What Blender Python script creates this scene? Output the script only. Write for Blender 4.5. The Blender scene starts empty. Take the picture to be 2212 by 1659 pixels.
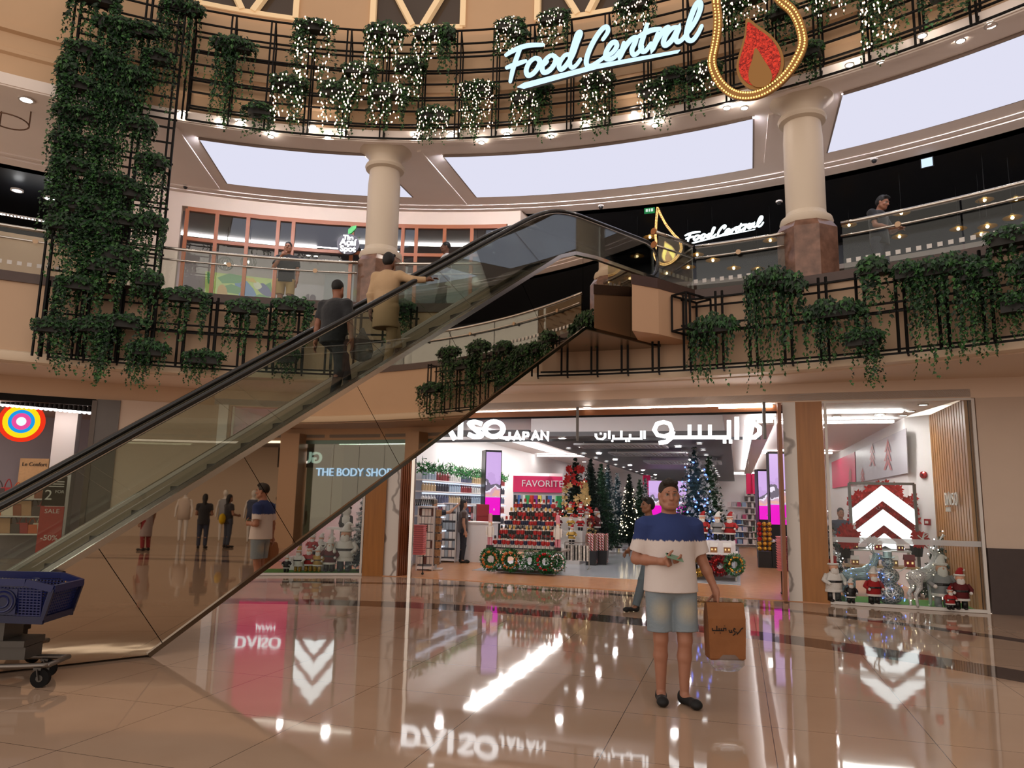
import bpy, bmesh, math, random
import numpy as np
from mathutils import Vector, Matrix
R_ = math.radians
S = bpy.context.scene
COL = S.collection
rnd = random.Random(7)

# ---------------------------------------------------------------- camera model (2212 x 1659 photograph)
PW, PH, FPX, CAMH = 2212, 1659, 1600.0, 1.6
PITCH, ROLL = R_(9.0), R_(1.2)
_fw = Vector((0, math.cos(PITCH), math.sin(PITCH)))
_u0 = Vector((0, -math.sin(PITCH), math.cos(PITCH)))
_r0 = Vector((1, 0, 0))
_rt = _r0*math.cos(ROLL) + _u0*math.sin(ROLL)
_up = _u0*math.cos(ROLL) - _r0*math.sin(ROLL)
EYE = Vector((0, 0, CAMH))
def ray(x, y): return _fw + _rt*((x-PW/2)/FPX) - _up*((y-PH/2)/FPX)
def atz(x, y, z):                     # point of the photograph at height z
    r = ray(x, y); return EYE + r*((z-CAMH)/r.z)
def atd(x, y, d):                     # ... at distance d in front
    r = ray(x, y); return EYE + r*(d/r.y)
def atpl(x, y, p, n):                 # ... on a plane
    r = ray(x, y); p = Vector(p); n = Vector(n); return EYE + r*((p-EYE).dot(n)/r.dot(n))
CX, CY = -2.5, 1.0                    # centre of the round atrium
def atring(x, y, rad):                # ... on a round wall; gives point, angle in degrees
    r = ray(x, y); a = r.x*r.x+r.y*r.y; b = 2*(-CX*r.x-CY*r.y); c = CX*CX+CY*CY-rad*rad
    t = (-b+math.sqrt(b*b-4*a*c))/(2*a); p = EYE+r*t
    return p, math.degrees(math.atan2(p.y-CY, p.x-CX))
def rp(ang, rad, z=0.0):
    a = R_(ang); return Vector((CX+rad*math.cos(a), CY+rad*math.sin(a), z))

cam = bpy.data.objects.new('camera', bpy.data.cameras.new('camera'))
COL.objects.link(cam); S.camera = cam
cam.data.sensor_fit = 'HORIZONTAL'; cam.data.sensor_width = 36.0; cam.data.lens = 36.0*FPX/PW
cam.data.clip_start = 0.05; cam.data.clip_end = 300
cam.matrix_world = Matrix((( _rt.x, _up.x, -_fw.x, 0), (_rt.y, _up.y, -_fw.y, 0), (_rt.z, _up.z, -_fw.z, CAMH), (0, 0, 0, 1)))

# ---------------------------------------------------------------- materials
def lin(c):
    if isinstance(c, str): c = tuple(int(c[i:i+2], 16) for i in (0, 2, 4))
    return tuple((v/255/12.92 if v/255 <= .04045 else ((v/255+.055)/1.055)**2.4) for v in c) + (1.0,)
MATS = {}
def mat(name, col='808080', rough=.5, metal=0.0, emit=None, es=0.0, noise=0.0, nscale=8.0, bump=0.0, bscale=40.0, island=0.0,
        trans=0.0, ior=1.45, coat=0.0, spec=.5, mis=True, sheen=0.0, alpha=1.0):
    if name in MATS: return MATS[name]
    m = bpy.data.materials.new(name); m.use_nodes = True; MATS[name] = m
    nt = m.node_tree; b = nt.nodes['Principled BSDF']; L = nt.links
    c = lin(col)
    b.inputs['Base Color'].default_value = c; b.inputs['Roughness'].default_value = rough; b.inputs['Metallic'].default_value = metal
    b.inputs['IOR'].default_value = ior; b.inputs['Transmission Weight'].default_value = trans; b.inputs['Coat Weight'].default_value = coat
    b.inputs['Specular IOR Level'].default_value = spec; b.inputs['Sheen Weight'].default_value = sheen; b.inputs['Alpha'].default_value = alpha
    m.diffuse_color = c
    if emit:
        b.inputs['Emission Color'].default_value = lin(emit); b.inputs['Emission Strength'].default_value = es
        if not mis: m.cycles.emission_sampling = 'NONE'
    if noise or island:
        hs = nt.nodes.new('ShaderNodeHueSaturation'); hs.inputs['Color'].default_value = c
        mr = nt.nodes.new('ShaderNodeMapRange')
        if island:
            g = nt.nodes.new('ShaderNodeNewGeometry'); L.new(g.outputs['Random Per Island'], mr.inputs['Value'])
            mr.inputs['To Min'].default_value = 1-island; mr.inputs['To Max'].default_value = 1+island
        else:
            tc = nt.nodes.new('ShaderNodeTexCoord'); nz = nt.nodes.new('ShaderNodeTexNoise')
            nz.inputs['Scale'].default_value = nscale; nz.inputs['Detail'].default_value = 5
            L.new(tc.outputs['Object'], nz.inputs['Vector']); L.new(nz.outputs['Fac'], mr.inputs['Value'])
            mr.inputs['From Min'].default_value = .3; mr.inputs['From Max'].default_value = .7
            mr.inputs['To Min'].default_value = 1-noise; mr.inputs['To Max'].default_value = 1+noise
        L.new(mr.outputs[0], hs.inputs['Value']); L.new(hs.outputs[0], b.inputs['Base Color'])
    if bump:
        tc = nt.nodes.new('ShaderNodeTexCoord'); nz = nt.nodes.new('ShaderNodeTexNoise'); bp = nt.nodes.new('ShaderNodeBump')
        nz.inputs['Scale'].default_value = bscale; nz.inputs['Detail'].default_value = 3
        L.new(tc.outputs['Object'], nz.inputs['Vector']); L.new(nz.outputs['Fac'], bp.inputs['Height'])
        bp.inputs['Strength'].default_value = bump; bp.inputs['Distance'].default_value = .02
        L.new(bp.outputs[0], b.inputs['Normal'])
    return m
def glow(name, col, es, mis=True):
    return mat(name, '000000', .6, emit=col, es=es, mis=mis, spec=0)
def nodes(m): return m.node_tree.nodes, m.node_tree.links, m.node_tree.nodes['Principled BSDF']
def glassmat(name, tint='f4fbf8', refl=.12, rough=0.0, ks=1.0):  # thin clear sheet: see-through plus mirror reflection
    if name in MATS: return MATS[name]
    m = bpy.data.materials.new(name); m.use_nodes = True; MATS[name] = m
    nt = m.node_tree; nt.nodes.clear()
    o = nt.nodes.new('ShaderNodeOutputMaterial'); t = nt.nodes.new('ShaderNodeBsdfTransparent'); g = nt.nodes.new('ShaderNodeBsdfGlossy')
    mx = nt.nodes.new('ShaderNodeMixShader'); lw = nt.nodes.new('ShaderNodeFresnel'); ma = nt.nodes.new('ShaderNodeMath')
    lw.inputs['IOR'].default_value = 1.5; ma.operation = 'MULTIPLY_ADD'; ma.inputs[1].default_value = ks; ma.inputs[2].default_value = refl; ma.use_clamp = True
    t.inputs['Color'].default_value = lin(tint); g.inputs['Roughness'].default_value = rough
    nt.links.new(lw.outputs[0], ma.inputs[0]); nt.links.new(ma.outputs[0], mx.inputs[0])
    nt.links.new(t.outputs[0], mx.inputs[1]); nt.links.new(g.outputs[0], mx.inputs[2]); nt.links.new(mx.outputs[0], o.inputs[0])
    return m

# ---------------------------------------------------------------- mesh builder
class MB:
    def __init__(s): s.v = []; s.f = []; s.m = []
    def add(s, vs, fs, m=0):
        o = len(s.v); s.v.extend(Vector(p) for p in vs); s.f.extend(tuple(o+i for i in f) for f in fs); s.m.extend([m]*len(fs)); return s
    def hexa(s, p, m=0):  # p: 4 bottom ccw, 4 top ccw
        return s.add(p, [(3, 2, 1, 0), (4, 5, 6, 7), (0, 1, 5, 4), (1, 2, 6, 5), (2, 3, 7, 6), (3, 0, 4, 7)], m)
    def box(s, c, d, rz=0.0, m=0):
        x, y, z = d[0]/2, d[1]/2, d[2]/2; cr, sr = math.cos(rz), math.sin(rz); c = Vector(c)
        q = [(-x, -y), (x, -y), (x, y), (-x, y)]
        P = [Vector((c.x+a*cr-b*sr, c.y+a*sr+b*cr, c.z-z)) for a, b in q] + [Vector((c.x+a*cr-b*sr, c.y+a*sr+b*cr, c.z+z)) for a, b in q]
        return s.hexa(P, m)
    def bar(s, a, b, w, h=None, m=0, up=(0, 0, 1)):  # square bar from a to b
        a, b = Vector(a), Vector(b); h = h or w; d = (b-a).normalized(); u = Vector(up)
        if abs(d.dot(u)) > .95: u = Vector((1, 0, 0)) if abs(d.x) < .9 else Vector((0, 1, 0))
        x = d.cross(u).normalized()*(w/2); y = x.cross(d).normalized()*(h/2)
        return s.hexa([a-x-y, a+x-y, a+x+y, a-x+y, b-x-y, b+x-y, b+x+y, b-x+y], m)
    def tube(s, pts, r, n=8, m=0, closed=False, cap=True):
        pts = [Vector(p) for p in pts]; N = len(pts); rs = r if isinstance(r, (list, tuple)) else [r]*N
        base = len(s.v); u = None
        for i, p in enumerate(pts):
            a = pts[i-1] if (i or closed) else p; b = pts[(i+1) % N] if (i < N-1 or closed) else p
            t = (b-a)
            if t.length < 1e-9: t = Vector((0, 0, 1))
            t.normalize()
            if u is None:
                u = Vector((0, 0, 1)) if abs(t.z) < .9 else Vector((1, 0, 0))
            u = (u-t*u.dot(t))
            if u.length < 1e-6: u = t.orthogonal()
            u.normalize(); w = t.cross(u)
            for k in range(n):
                q = 2*math.pi*k/n; s.v.append(p+(u*math.cos(q)+w*math.sin(q))*rs[i])
        for i in range(N if closed else N-1):
            for k in range(n):
                A = base+i*n; B = base+((i+1) % N)*n
                s.f.append((A+k, A+(k+1) % n, B+(k+1) % n, B+k)); s.m.append(m)
        if cap and not closed:
            s.f.append(tuple(base+k for k in reversed(range(n)))); s.f.append(tuple(base+(N-1)*n+k for k in range(n))); s.m += [m, m]
        return s
    def lathe(s, prof, n=24, c=(0, 0, 0), m=0, sx=1.0, sy=1.0, cap=True):
        c = Vector(c); base = len(s.v)
        for r, z in prof:
            for k in range(n):
                q = 2*math.pi*k/n; s.v.append(c+Vector((r*math.cos(q)*sx, r*math.sin(q)*sy, z)))
        for i in range(len(prof)-1):
            for k in range(n):
                A = base+i*n; B = A+n; s.f.append((A+k, A+(k+1) % n, B+(k+1) % n, B+k)); s.m.append(m)
        if cap: s.f.append(tuple(base+k for k in reversed(range(n)))); s.f.append(tuple(base+(len(prof)-1)*n+k for k in range(n))); s.m += [m, m]
        return s
    def ball(s, c, r, n=12, k=8, m=0, sc=(1, 1, 1)):
        prof = [(max(1e-4, math.sin(math.pi*i/k)), -math.cos(math.pi*i/k)) for i in range(k+1)]
        c = Vector(c); base = len(s.v)
        for a, z in prof:
            for j in range(n):
                q = 2*math.pi*j/n; s.v.append(c+Vector((a*math.cos(q)*r*sc[0], a*math.sin(q)*r*sc[1], z*r*sc[2])))
        for i in range(k):
            for j in range(n):
                A = base+i*n; B = A+n; s.f.append((A+j, A+(j+1) % n, B+(j+1) % n, B+j)); s.m.append(m)
        return s
    def prism(s, poly, depth, fr, m=0):  # poly in a plane frame fr=(o,ux,uy); extruded along ux x uy
        o, ux, uy = [Vector(q) for q in fr]; n = ux.cross(uy).normalized()*depth; N = len(poly)
        A = [o+ux*p[0]+uy*p[1] for p in poly]; B = [p+n for p in A]
        return s.add(A+B, [tuple(reversed(range(N))), tuple(range(N, 2*N))]+[(i, (i+1) % N, N+(i+1) % N, N+i) for i in range(N)], m)
    def stroke(s, pts, w, depth, fr, m=0, closed=False):  # flat ribbon of width w (number or list) along 2D points
        N = len(pts); ws = w if isinstance(w, (list, tuple)) else [w]*N; Lp = []; Rp = []
        for i in range(N):
            p = Vector(pts[i]); a = Vector(pts[i-1]) if (i or closed) else None; b = Vector(pts[(i+1) % N]) if (i < N-1 or closed) else None
            d1 = (p-a).normalized() if a is not None else (b-p).normalized(); d2 = (b-p).normalized() if b is not None else d1
            n1 = Vector((-d1.y, d1.x)); n2 = Vector((-d2.y, d2.x)); nn = (n1+n2)
            if nn.length < 1e-5: nn = n1
            nn.normalize(); k = min(2.0, 1/max(.3, nn.dot(n1)))
            Lp.append(p+nn*ws[i]/2*k); Rp.append(p-nn*ws[i]/2*k)
        o, ux, uy = [Vector(q) for q in fr]; n = ux.cross(uy).normalized()*depth; T = lambda q: o+ux*q.x+uy*q.y
        V = [T(q) for q in Lp]+[T(q) for q in Rp]; V += [q+n for q in V]; F = []
        for i in range(N if closed else N-1):
            j = (i+1) % N
            F += [(N+i, N+j, j, i), (2*N+i, 2*N+j, 3*N+j, 3*N+i), (i, j, 2*N+j, 2*N+i), (N+j, N+i, 3*N+i, 3*N+j)]
        if not closed: F += [(0, 2*N, 3*N, N), (N-1, 2*N-1, 4*N-1, 3*N-1)]
        return s.add(V, F, m)
    def arc(s, prof, a0, a1, n, m=0, closed=True, ends=True):  # sweep a profile [(R,z)] around the atrium
        k = len(prof); base = len(s.v)
        for i in range(n+1):
            a = a0+(a1-a0)*i/n
            for r, z in prof: s.v.append(rp(a, r, z))
        for i in range(n):
            for j in range(k if closed else k-1):
                A = base+i*k; B = A+k; s.f.append((A+j, A+(j+1) % k, B+(j+1) % k, B+j)); s.m.append(m)
        if closed and ends:
            s.f.append(tuple(base+j for j in range(k))); s.f.append(tuple(base+n*k+j for j in reversed(range(k)))); s.m += [m, m]
        return s
    def mesh(s, name, mats, smooth=False, off=None):
        me = bpy.data.meshes.new(name)
        vs = [tuple(p-off) if off is not None else tuple(p) for p in s.v]
        me.from_pydata(vs, [], s.f)
        if not isinstance(mats, (list, tuple)): mats = [mats]
        for q in mats: me.materials.append(q)
        if len(mats) > 1: me.polygons.foreach_set('material_index', s.m)
        if smooth: me.polygons.foreach_set('use_smooth', [True]*len(me.polygons))
        bm = bmesh.new(); bm.from_mesh(me); bmesh.ops.recalc_face_normals(bm, faces=bm.faces); bm.to_mesh(me); bm.free()
        me.update(); return me
    def build(s, name, mats, parent=None, smooth=False, world=False, centre=True, autosm=False):
        off = None; loc = Vector((0, 0, 0))
        if parent is not None and world: off = parent.matrix_world.translation.copy()
        elif parent is None and centre and s.v:
            xs = [p.x for p in s.v]; ys = [p.y for p in s.v]; zs = [p.z for p in s.v]
            loc = Vector(((min(xs)+max(xs))/2, (min(ys)+max(ys))/2, min(zs))); off = loc
        me = s.mesh(name, mats, smooth, off)
        if autosm: smooth_by_angle(me)
        o = bpy.data.objects.new(name, me); COL.objects.link(o); o.location = loc
        if parent is not None: o.parent = parent
        else: o.matrix_world = Matrix.Translation(loc)
        return o
def smooth_by_angle(me, ang=40):
    me.polygons.foreach_set('use_smooth', [True]*len(me.polygons))
    bm = bmesh.new(); bm.from_mesh(me)
    for e in bm.edges:
        if len(e.link_faces) == 2 and e.calc_face_angle(0) > R_(ang): e.smooth = False
    bm.to_mesh(me); bm.free()

def tag(o, label=None, cat=None, group=None, kind=None):
    if label: o['label'] = label
    if cat: o['category'] = cat
    if group: o['group'] = group
    if kind: o['kind'] = kind
    return o
def struct(o): o['kind'] = 'structure'; return o
def thing(name, label, cat, loc=(0, 0, 0), rz=0.0, group=None, sc=1.0):
    o = bpy.data.objects.new(name, None); o.empty_display_size = .1; COL.objects.link(o)
    o.location = loc; o.rotation_euler = (0, 0, rz); o.scale = (sc, sc, sc); tag(o, label, cat, group)
    o.matrix_world = Matrix.Translation(loc) @ Matrix.Rotation(rz, 4, 'Z') @ Matrix.Scale(sc, 4)
    return o
KIDS = {}
def dup(root, loc=None, rz=None, label=None, sc=None, group=None):
    r = root.copy(); COL.objects.link(r)
    if loc is not None: r.location = loc
    if rz is not None: r.rotation_euler = (0, 0, rz)
    if sc is not None: r.scale = sc if isinstance(sc, (tuple, list)) else (sc, sc, sc)
    if label: r['label'] = label
    if group: r['group'] = group
    if root.name not in KIDS: KIDS[root.name] = [(c, list(c.children)) for c in root.children]
    for c, gs in KIDS[root.name]:
        k = c.copy(); COL.objects.link(k); k.parent = r
        for g in gs:
            q = g.copy(); COL.objects.link(q); q.parent = k
    return r
ORD = ['first', 'second', 'third', 'fourth', 'fifth', 'sixth', 'seventh', 'eighth', 'ninth', 'tenth', 'eleventh', 'twelfth', 'thirteenth', 'fourteenth',
       'fifteenth', 'sixteenth', 'seventeenth', 'eighteenth', 'nineteenth', 'twentieth'] + ['twenty-' + q for q in ('first', 'second', 'third', 'fourth',
       'fifth', 'sixth', 'seventh', 'eighth', 'ninth')] + ['thirtieth'] + ['thirty-' + q for q in ('first', 'second', 'third', 'fourth', 'fifth', 'sixth', 'seventh', 'eighth', 'ninth')]
def catmull(P, k=6, closed=False):
    P = [Vector(p) for p in P]; N = len(P); out = []
    for i in range(N if closed else N-1):
        p0 = P[i-1] if (i or closed) else P[0]; p1 = P[i]; p2 = P[(i+1) % N]; p3 = P[(i+2) % N] if (i+2 < N or closed) else P[-1]
        for j in range(k):
            t = j/k; out.append(.5*((2*p1)+(p2-p0)*t+(2*p0-5*p1+4*p2-p3)*t*t+(3*p1-p0-3*p2+p3)*t**3))
    if not closed: out.append(P[-1])
    return out
def textmesh(txt, size, extrude, mt, align='CENTER', bold=0.0, shear=0.0):
    c = bpy.data.curves.new('lettering', 'FONT'); c.body = txt; c.size = size; c.extrude = extrude; c.align_x = align; c.offset = bold; c.shear = shear
    c.resolution_u = 3
    o = bpy.data.objects.new('lettering', c); COL.objects.link(o); bpy.context.view_layer.update()
    me = bpy.data.meshes.new_from_object(o.evaluated_get(bpy.context.evaluated_depsgraph_get()))
    bpy.data.objects.remove(o); bpy.data.curves.remove(c)
    me.materials.clear(); me.materials.append(mt); return me
def put_text(name, txt, size, extrude, mt, fr, parent=None, align='CENTER', bold=0.0, shear=0.0, mirror=False, sx=1.0):
    me = textmesh(txt, size, extrude, mt, align, bold, shear); o, ux, uy = [Vector(q) for q in fr]
    if mirror: sx = -sx
    n = ux.cross(uy)
    M4 = Matrix(((ux.x*sx, uy.x, n.x, o.x), (ux.y*sx, uy.y, n.y, o.y), (ux.z*sx, uy.z, n.z, o.z), (0, 0, 0, 1)))
    if parent is not None: M4 = Matrix.Translation(-parent.matrix_world.translation) @ M4
    me.transform(M4); ob = bpy.data.objects.new(name, me); COL.objects.link(ob)
    if parent is not None: ob.parent = parent
    return ob

# ---------------------------------------------------------------- rounded bodies (signed distance field -> surface net)
class Blob:
    """smooth union of round cones and ellipsoids, meshed as one closed skin"""
    def __init__(s, res): s.res = res; s.p = []
    def cone(s, a, b, ra, rb=None, m=0, k=.02, sq=(1, 1, 1)):
        s.p.append(('c', np.array(a, float), np.array(b, float), ra, ra if rb is None else rb, m, k, np.array(sq, float))); return s
    def cyl(s, a, b, ra, rb=None, m=0, k=.01, sq=(1, 1, 1)):   # flat ended
        s.p.append(('y', np.array(a, float), np.array(b, float), ra, ra if rb is None else rb, m, k, np.array(sq, float))); return s
    def ell(s, c, r, m=0, k=.02, rot=None):
        r = (r, r, r) if not hasattr(r, '__len__') else r
        s.p.append(('e', np.array(c, float), np.array(r, float), rot, None, m, k, None)); return s
    def box(s, c, h, rr=.01, m=0, k=.01, rot=None):
        s.p.append(('b', np.array(c, float), np.array(h, float), rot, rr, m, k, None)); return s
    def cut(s, kind, *a):  # 'sub' ellipsoid (c, r) or 'plane' keep side n.(p-o)<0
        s.p.append((kind,)+tuple(np.array(q, float) for q in a)); return s
    def chain(s, pts, rs, m=0, k=.02):
        for i in range(len(pts)-1): s.cone(pts[i], pts[i+1], rs[i], rs[i+1], m, k)
        return s
    def solve(s):
        lo = np.full(3, 1e9); hi = -lo
        for q in s.p:
            if q[0] in 'cy':
                r = max(q[3], q[4])*max(1, q[7].max()); lo = np.minimum(lo, np.minimum(q[1], q[2])-r); hi = np.maximum(hi, np.maximum(q[1], q[2])+r)
            elif q[0] in 'eb':
                r = q[2].max()*(1.75 if q[0] == 'b' else 1)+.01; lo = np.minimum(lo, q[1]-r); hi = np.maximum(hi, q[1]+r)
        h = s.res; lo -= 2.5*h; n = np.ceil((hi+2.5*h-lo)/h).astype(int)+1
        F = np.full(n, 1.0, np.float32); I = np.zeros(n, np.int16); W = np.full(n, 1.0, np.float32)
        ax = [lo[i]+h*np.arange(n[i]) for i in range(3)]
        def sub(a, b):
            i0 = np.maximum(0, np.floor((a-lo)/h).astype(int)); i1 = np.minimum(n, np.ceil((b-lo)/h).astype(int)+1)
            sl = tuple(slice(i0[i], i1[i]) for i in range(3)); G = np.meshgrid(*[ax[i][sl[i]] for i in range(3)], indexing='ij'); return sl, G
        for q in s.p:
            if q[0] in 'cy':
                _, a, b, ra, rb, m, k, sq = q; r = max(ra, rb)*max(1, sq.max())+k+3*h
                sl, G = sub(np.minimum(a, b)-r, np.maximum(a, b)+r); d = b-a; ds = d/sq; L2 = max(1e-9, ds@ds)
                P = [(G[i]-a[i])/sq[i] for i in range(3)]
                t = (P[0]*ds[0]+P[1]*ds[1]+P[2]*ds[2])/L2; tc = np.clip(t, 0, 1)
                D = np.sqrt((P[0]-tc*ds[0])**2+(P[1]-tc*ds[1])**2+(P[2]-tc*ds[2])**2)
                if q[0] == 'y':
                    Dp = np.sqrt((P[0]-t*ds[0])**2+(P[1]-t*ds[1])**2+(P[2]-t*ds[2])**2)
                    D = np.maximum((Dp-(ra+(rb-ra)*tc)), np.maximum(-t, t-1)*math.sqrt(L2))*sq.min()
                else: D = (D-(ra+(rb-ra)*tc))*sq.min()
            elif q[0] in 'eb':
                _, c, r, rot, rr, m, k, _n = q; e = r.max()*(1.75 if q[0] == 'b' else 1)+k+3*h; sl, G = sub(c-e, c+e)
                P = [G[i]-c[i] for i in range(3)]
                if rot is not None:
                    Mx = np.array(rot); P = [Mx[0, i]*P[0]+Mx[1, i]*P[1]+Mx[2, i]*P[2] for i in range(3)]
                if q[0] == 'e':
                    k0 = np.sqrt(sum((P[i]/r[i])**2 for i in range(3))); k1 = np.sqrt(sum((P[i]/r[i]**2)**2 for i in range(3)))+1e-9
                    D = k0*(k0-1)/k1
                else:
                    Q = [np.abs(P[i])-r[i]+rr for i in range(3)]
                    D = np.sqrt(sum(np.maximum(x, 0)**2 for x in Q))+np.minimum(np.maximum(Q[0], np.maximum(Q[1], Q[2])), 0)-rr
            elif q[0] == 'sub':
                _, c, r = q; sl, G = sub(c-r-3*h, c+r+3*h); P = [(G[i]-c[i])/r[i] for i in range(3)]
                D = (np.sqrt(sum(x*x for x in P))-1)*r.min(); F[sl] = np.maximum(F[sl], -D.astype(np.float32)); continue
            else:
                _, o, nn = q; G = np.meshgrid(*ax, indexing='ij'); D = sum((G[i]-o[i])*nn[i] for i in range(3)); F = np.maximum(F, D.astype(np.float32)); continue
            D = D.astype(np.float32); f = F[sl]; w = W[sl]; ii = I[sl]
            ii[D < w] = m; np.minimum(w, D, out=w)
            if k > 0:
                hh = np.clip(.5+.5*(f-D)/k, 0, 1); F[sl] = f+(D-f)*hh-k*hh*(1-hh)
            else: F[sl] = np.minimum(f, D)
        return F, I, lo, h
    def mesh(s, name, mats):
        F, I, lo, h = s.solve(); n = np.array(F.shape); ins = F < 0
        c = np.zeros(n-1, np.int8)
        for dx in (0, 1):
            for dy in (0, 1):
                for dz in (0, 1): c += ins[dx:n[0]-1+dx, dy:n[1]-1+dy, dz:n[2]-1+dz]
        act = (c > 0) & (c < 8); ids = np.full(n-1, -1, np.int64); cells = np.argwhere(act); ids[act] = np.arange(len(cells))
        acc = np.zeros((len(cells), 3)); cnt = np.zeros(len(cells)); x, y, z = cells.T
        corners = [(i, j, k) for i in (0, 1) for j in (0, 1) for k in (0, 1)]
        for A in corners:
            for B in corners:
                if sum(B)-sum(A) == 1 and all(b >= a for a, b in zip(A, B)):
                    fa = F[x+A[0], y+A[1], z+A[2]]; fb = F[x+B[0], y+B[1], z+B[2]]; sg = (fa < 0) != (fb < 0)
                    t = np.where(sg, fa/np.where(sg, fa-fb, 1), 0)[:, None]
                    p = np.array(A)+(np.array(B)-np.array(A))*t; acc += p*sg[:, None]; cnt += sg
        V = lo+h*(cells+acc/np.maximum(cnt, 1)[:, None]); faces = []
        for axis in range(3):
            u, v = [(1, 2), (2, 0), (0, 1)][axis]
            s0 = [slice(0, n[i]) for i in range(3)]; s1 = list(s0); s0[axis] = slice(0, n[axis]-1); s1[axis] = slice(1, n[axis])
            a, b = ins[tuple(s0)], ins[tuple(s1)]; E = np.argwhere(a != b)
            E = E[(E[:, u] > 0) & (E[:, v] > 0) & (E[:, u] < n[u]-1) & (E[:, v] < n[v]-1)]
            if not len(E): continue
            inn = a[E[:, 0], E[:, 1], E[:, 2]]
            def cell(du, dv):
                q = E.copy(); q[:, u] -= du; q[:, v] -= dv; return ids[q[:, 0], q[:, 1], q[:, 2]]
            Q = np.stack([cell(1, 1), cell(0, 1), cell(0, 0), cell(1, 0)], 1); Q[~inn] = Q[~inn][:, ::-1]; faces.append(Q)
        Q = np.concatenate(faces); me = bpy.data.meshes.new(name)
        me.vertices.add(len(V)); me.vertices.foreach_set('co', V.astype(np.float32).ravel())
        me.loops.add(Q.size); me.loops.foreach_set('vertex_index', Q.astype(np.int32).ravel())
        me.polygons.add(len(Q)); me.polygons.foreach_set('loop_start', np.arange(0, Q.size, 4, dtype=np.int32)); me.polygons.foreach_set('loop_total', np.full(len(Q), 4, np.int32))
        if not isinstance(mats, (list, tuple)): mats = [mats]
        for q in mats: me.materials.append(q)
        ctr = V[Q].mean(1); gi = np.clip(np.round((ctr-lo)/h).astype(int), 0, n-1)
        me.polygons.foreach_set('material_index', np.minimum(I[gi[:, 0], gi[:, 1], gi[:, 2]], len(mats)-1).astype(np.int32))
        me.polygons.foreach_set('use_smooth', np.ones(len(Q), bool)); me.update(calc_edges=True); return me
    def build(s, name, mats, parent=None):
        o = bpy.data.objects.new(name, s.mesh(name, mats)); COL.objects.link(o)
        if parent is not None: o.parent = parent
        return o
# ================================================================ the setting
UX, UY = .957, -.29                   # facade direction; store depth direction is (VX, VY)
VX, VY = .29, .957
SO = Vector((-2.04, 15.8, 0))
def st(u, v, z=0.0): return Vector((SO.x+u*UX+v*VX, SO.y+u*UY+v*VY, z))
STRZ = math.atan2(UY, UX)
def circ(P):
    A = np.array([[2*x, 2*y, 1] for x, y in P]); b = np.array([x*x+y*y for x, y in P]); s = np.linalg.lstsq(A, b, rcond=None)[0]
    return float(s[0]), float(s[1]), math.sqrt(s[2]+s[0]**2+s[1]**2)
bx, by, bR = circ([atz(x, y, 0)[:2] for x, y in [(500, 1298), (854, 1306), (1400, 1346), (1587, 1365), (2212, 1462)]])
ax_, ay_, aR = circ([atz(x, y, 0)[:2] for x, y in [(581, 1258), (854, 1258), (1300, 1283), (1629, 1314), (2212, 1382)]])

beige = mat('beige plaster', 'c9aa8d', .6, noise=.03, nscale=1.5, bump=.03, bscale=60)
beige2 = mat('pale plaster', 'cdb9a8', .6, noise=.02, nscale=2)
ceilm = mat('ceiling plaster', 'f0e4dc', .7, noise=.02, nscale=1.2)
ledgem = mat('cream ledge', 'e0cdb4', .5)
deckm = mat('dark brown deck edge', '4a3630', .35, noise=.08, nscale=6)
plinth = mat('dark brown plinth', '3f322f', .5, noise=.05, nscale=10)
darkm = mat('dark food hall paint', '101116', .4)
white = mat('white paint', 'e8e4e4', .5)
woodm = mat('honey oak veneer', 'a06a34', .35, noise=.12, nscale=3)
greyst = mat('dark grey stone', '5a514c', .3, noise=.06, nscale=3)
marble = mat('veined white marble', 'd8d2cc', .15, noise=.06, nscale=5)
redst = mat('brown marble', '7b5b4c', .15, noise=.35, nscale=7)
colm = mat('cream column paint', 'd2c3b0', .45)
black = mat('black metal', '0c0a09', .6, spec=.2)
chrome = mat('polished steel', 'c9c4bd', .16, 1.0)
brush = mat('brushed steel', '8d8579', .32, 1.0)
whiteglow = glow('light panel', 'dcdcee', 1.05)
lampglow = glow('lamp lens', 'fff4e6', 6.0)

# marble vein pattern
nd, lk, bs = nodes(marble)
wv = nd.new('ShaderNodeTexWave'); wv.inputs['Scale'].default_value = .7; wv.inputs['Distortion'].default_value = 14; wv.inputs['Detail'].default_value = 4
tc = nd.new('ShaderNodeTexCoord'); cr = nd.new('ShaderNodeValToRGB'); lk.new(tc.outputs['Object'], wv.inputs['Vector']); lk.new(wv.outputs['Fac'], cr.inputs['Fac'])
cr.color_ramp.elements[0].color = lin('dcd6d0'); cr.color_ramp.elements[1].color = lin('8f8680'); cr.color_ramp.elements[0].position = .9; lk.new(cr.outputs[0], bs.inputs['Base Color'])
# oak grain
nd, lk, bs = nodes(woodm)
nz = [q for q in nd if q.type == 'TEX_NOISE'][0]; mp = nd.new('ShaderNodeMapping'); mp.inputs['Scale'].default_value = (6, 6, .35)
t = [q for q in nd if q.type == 'TEX_COORD'][0]; lk.new(t.outputs['Object'], mp.inputs['Vector']); lk.new(mp.outputs[0], nz.inputs['Vector'])

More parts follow.
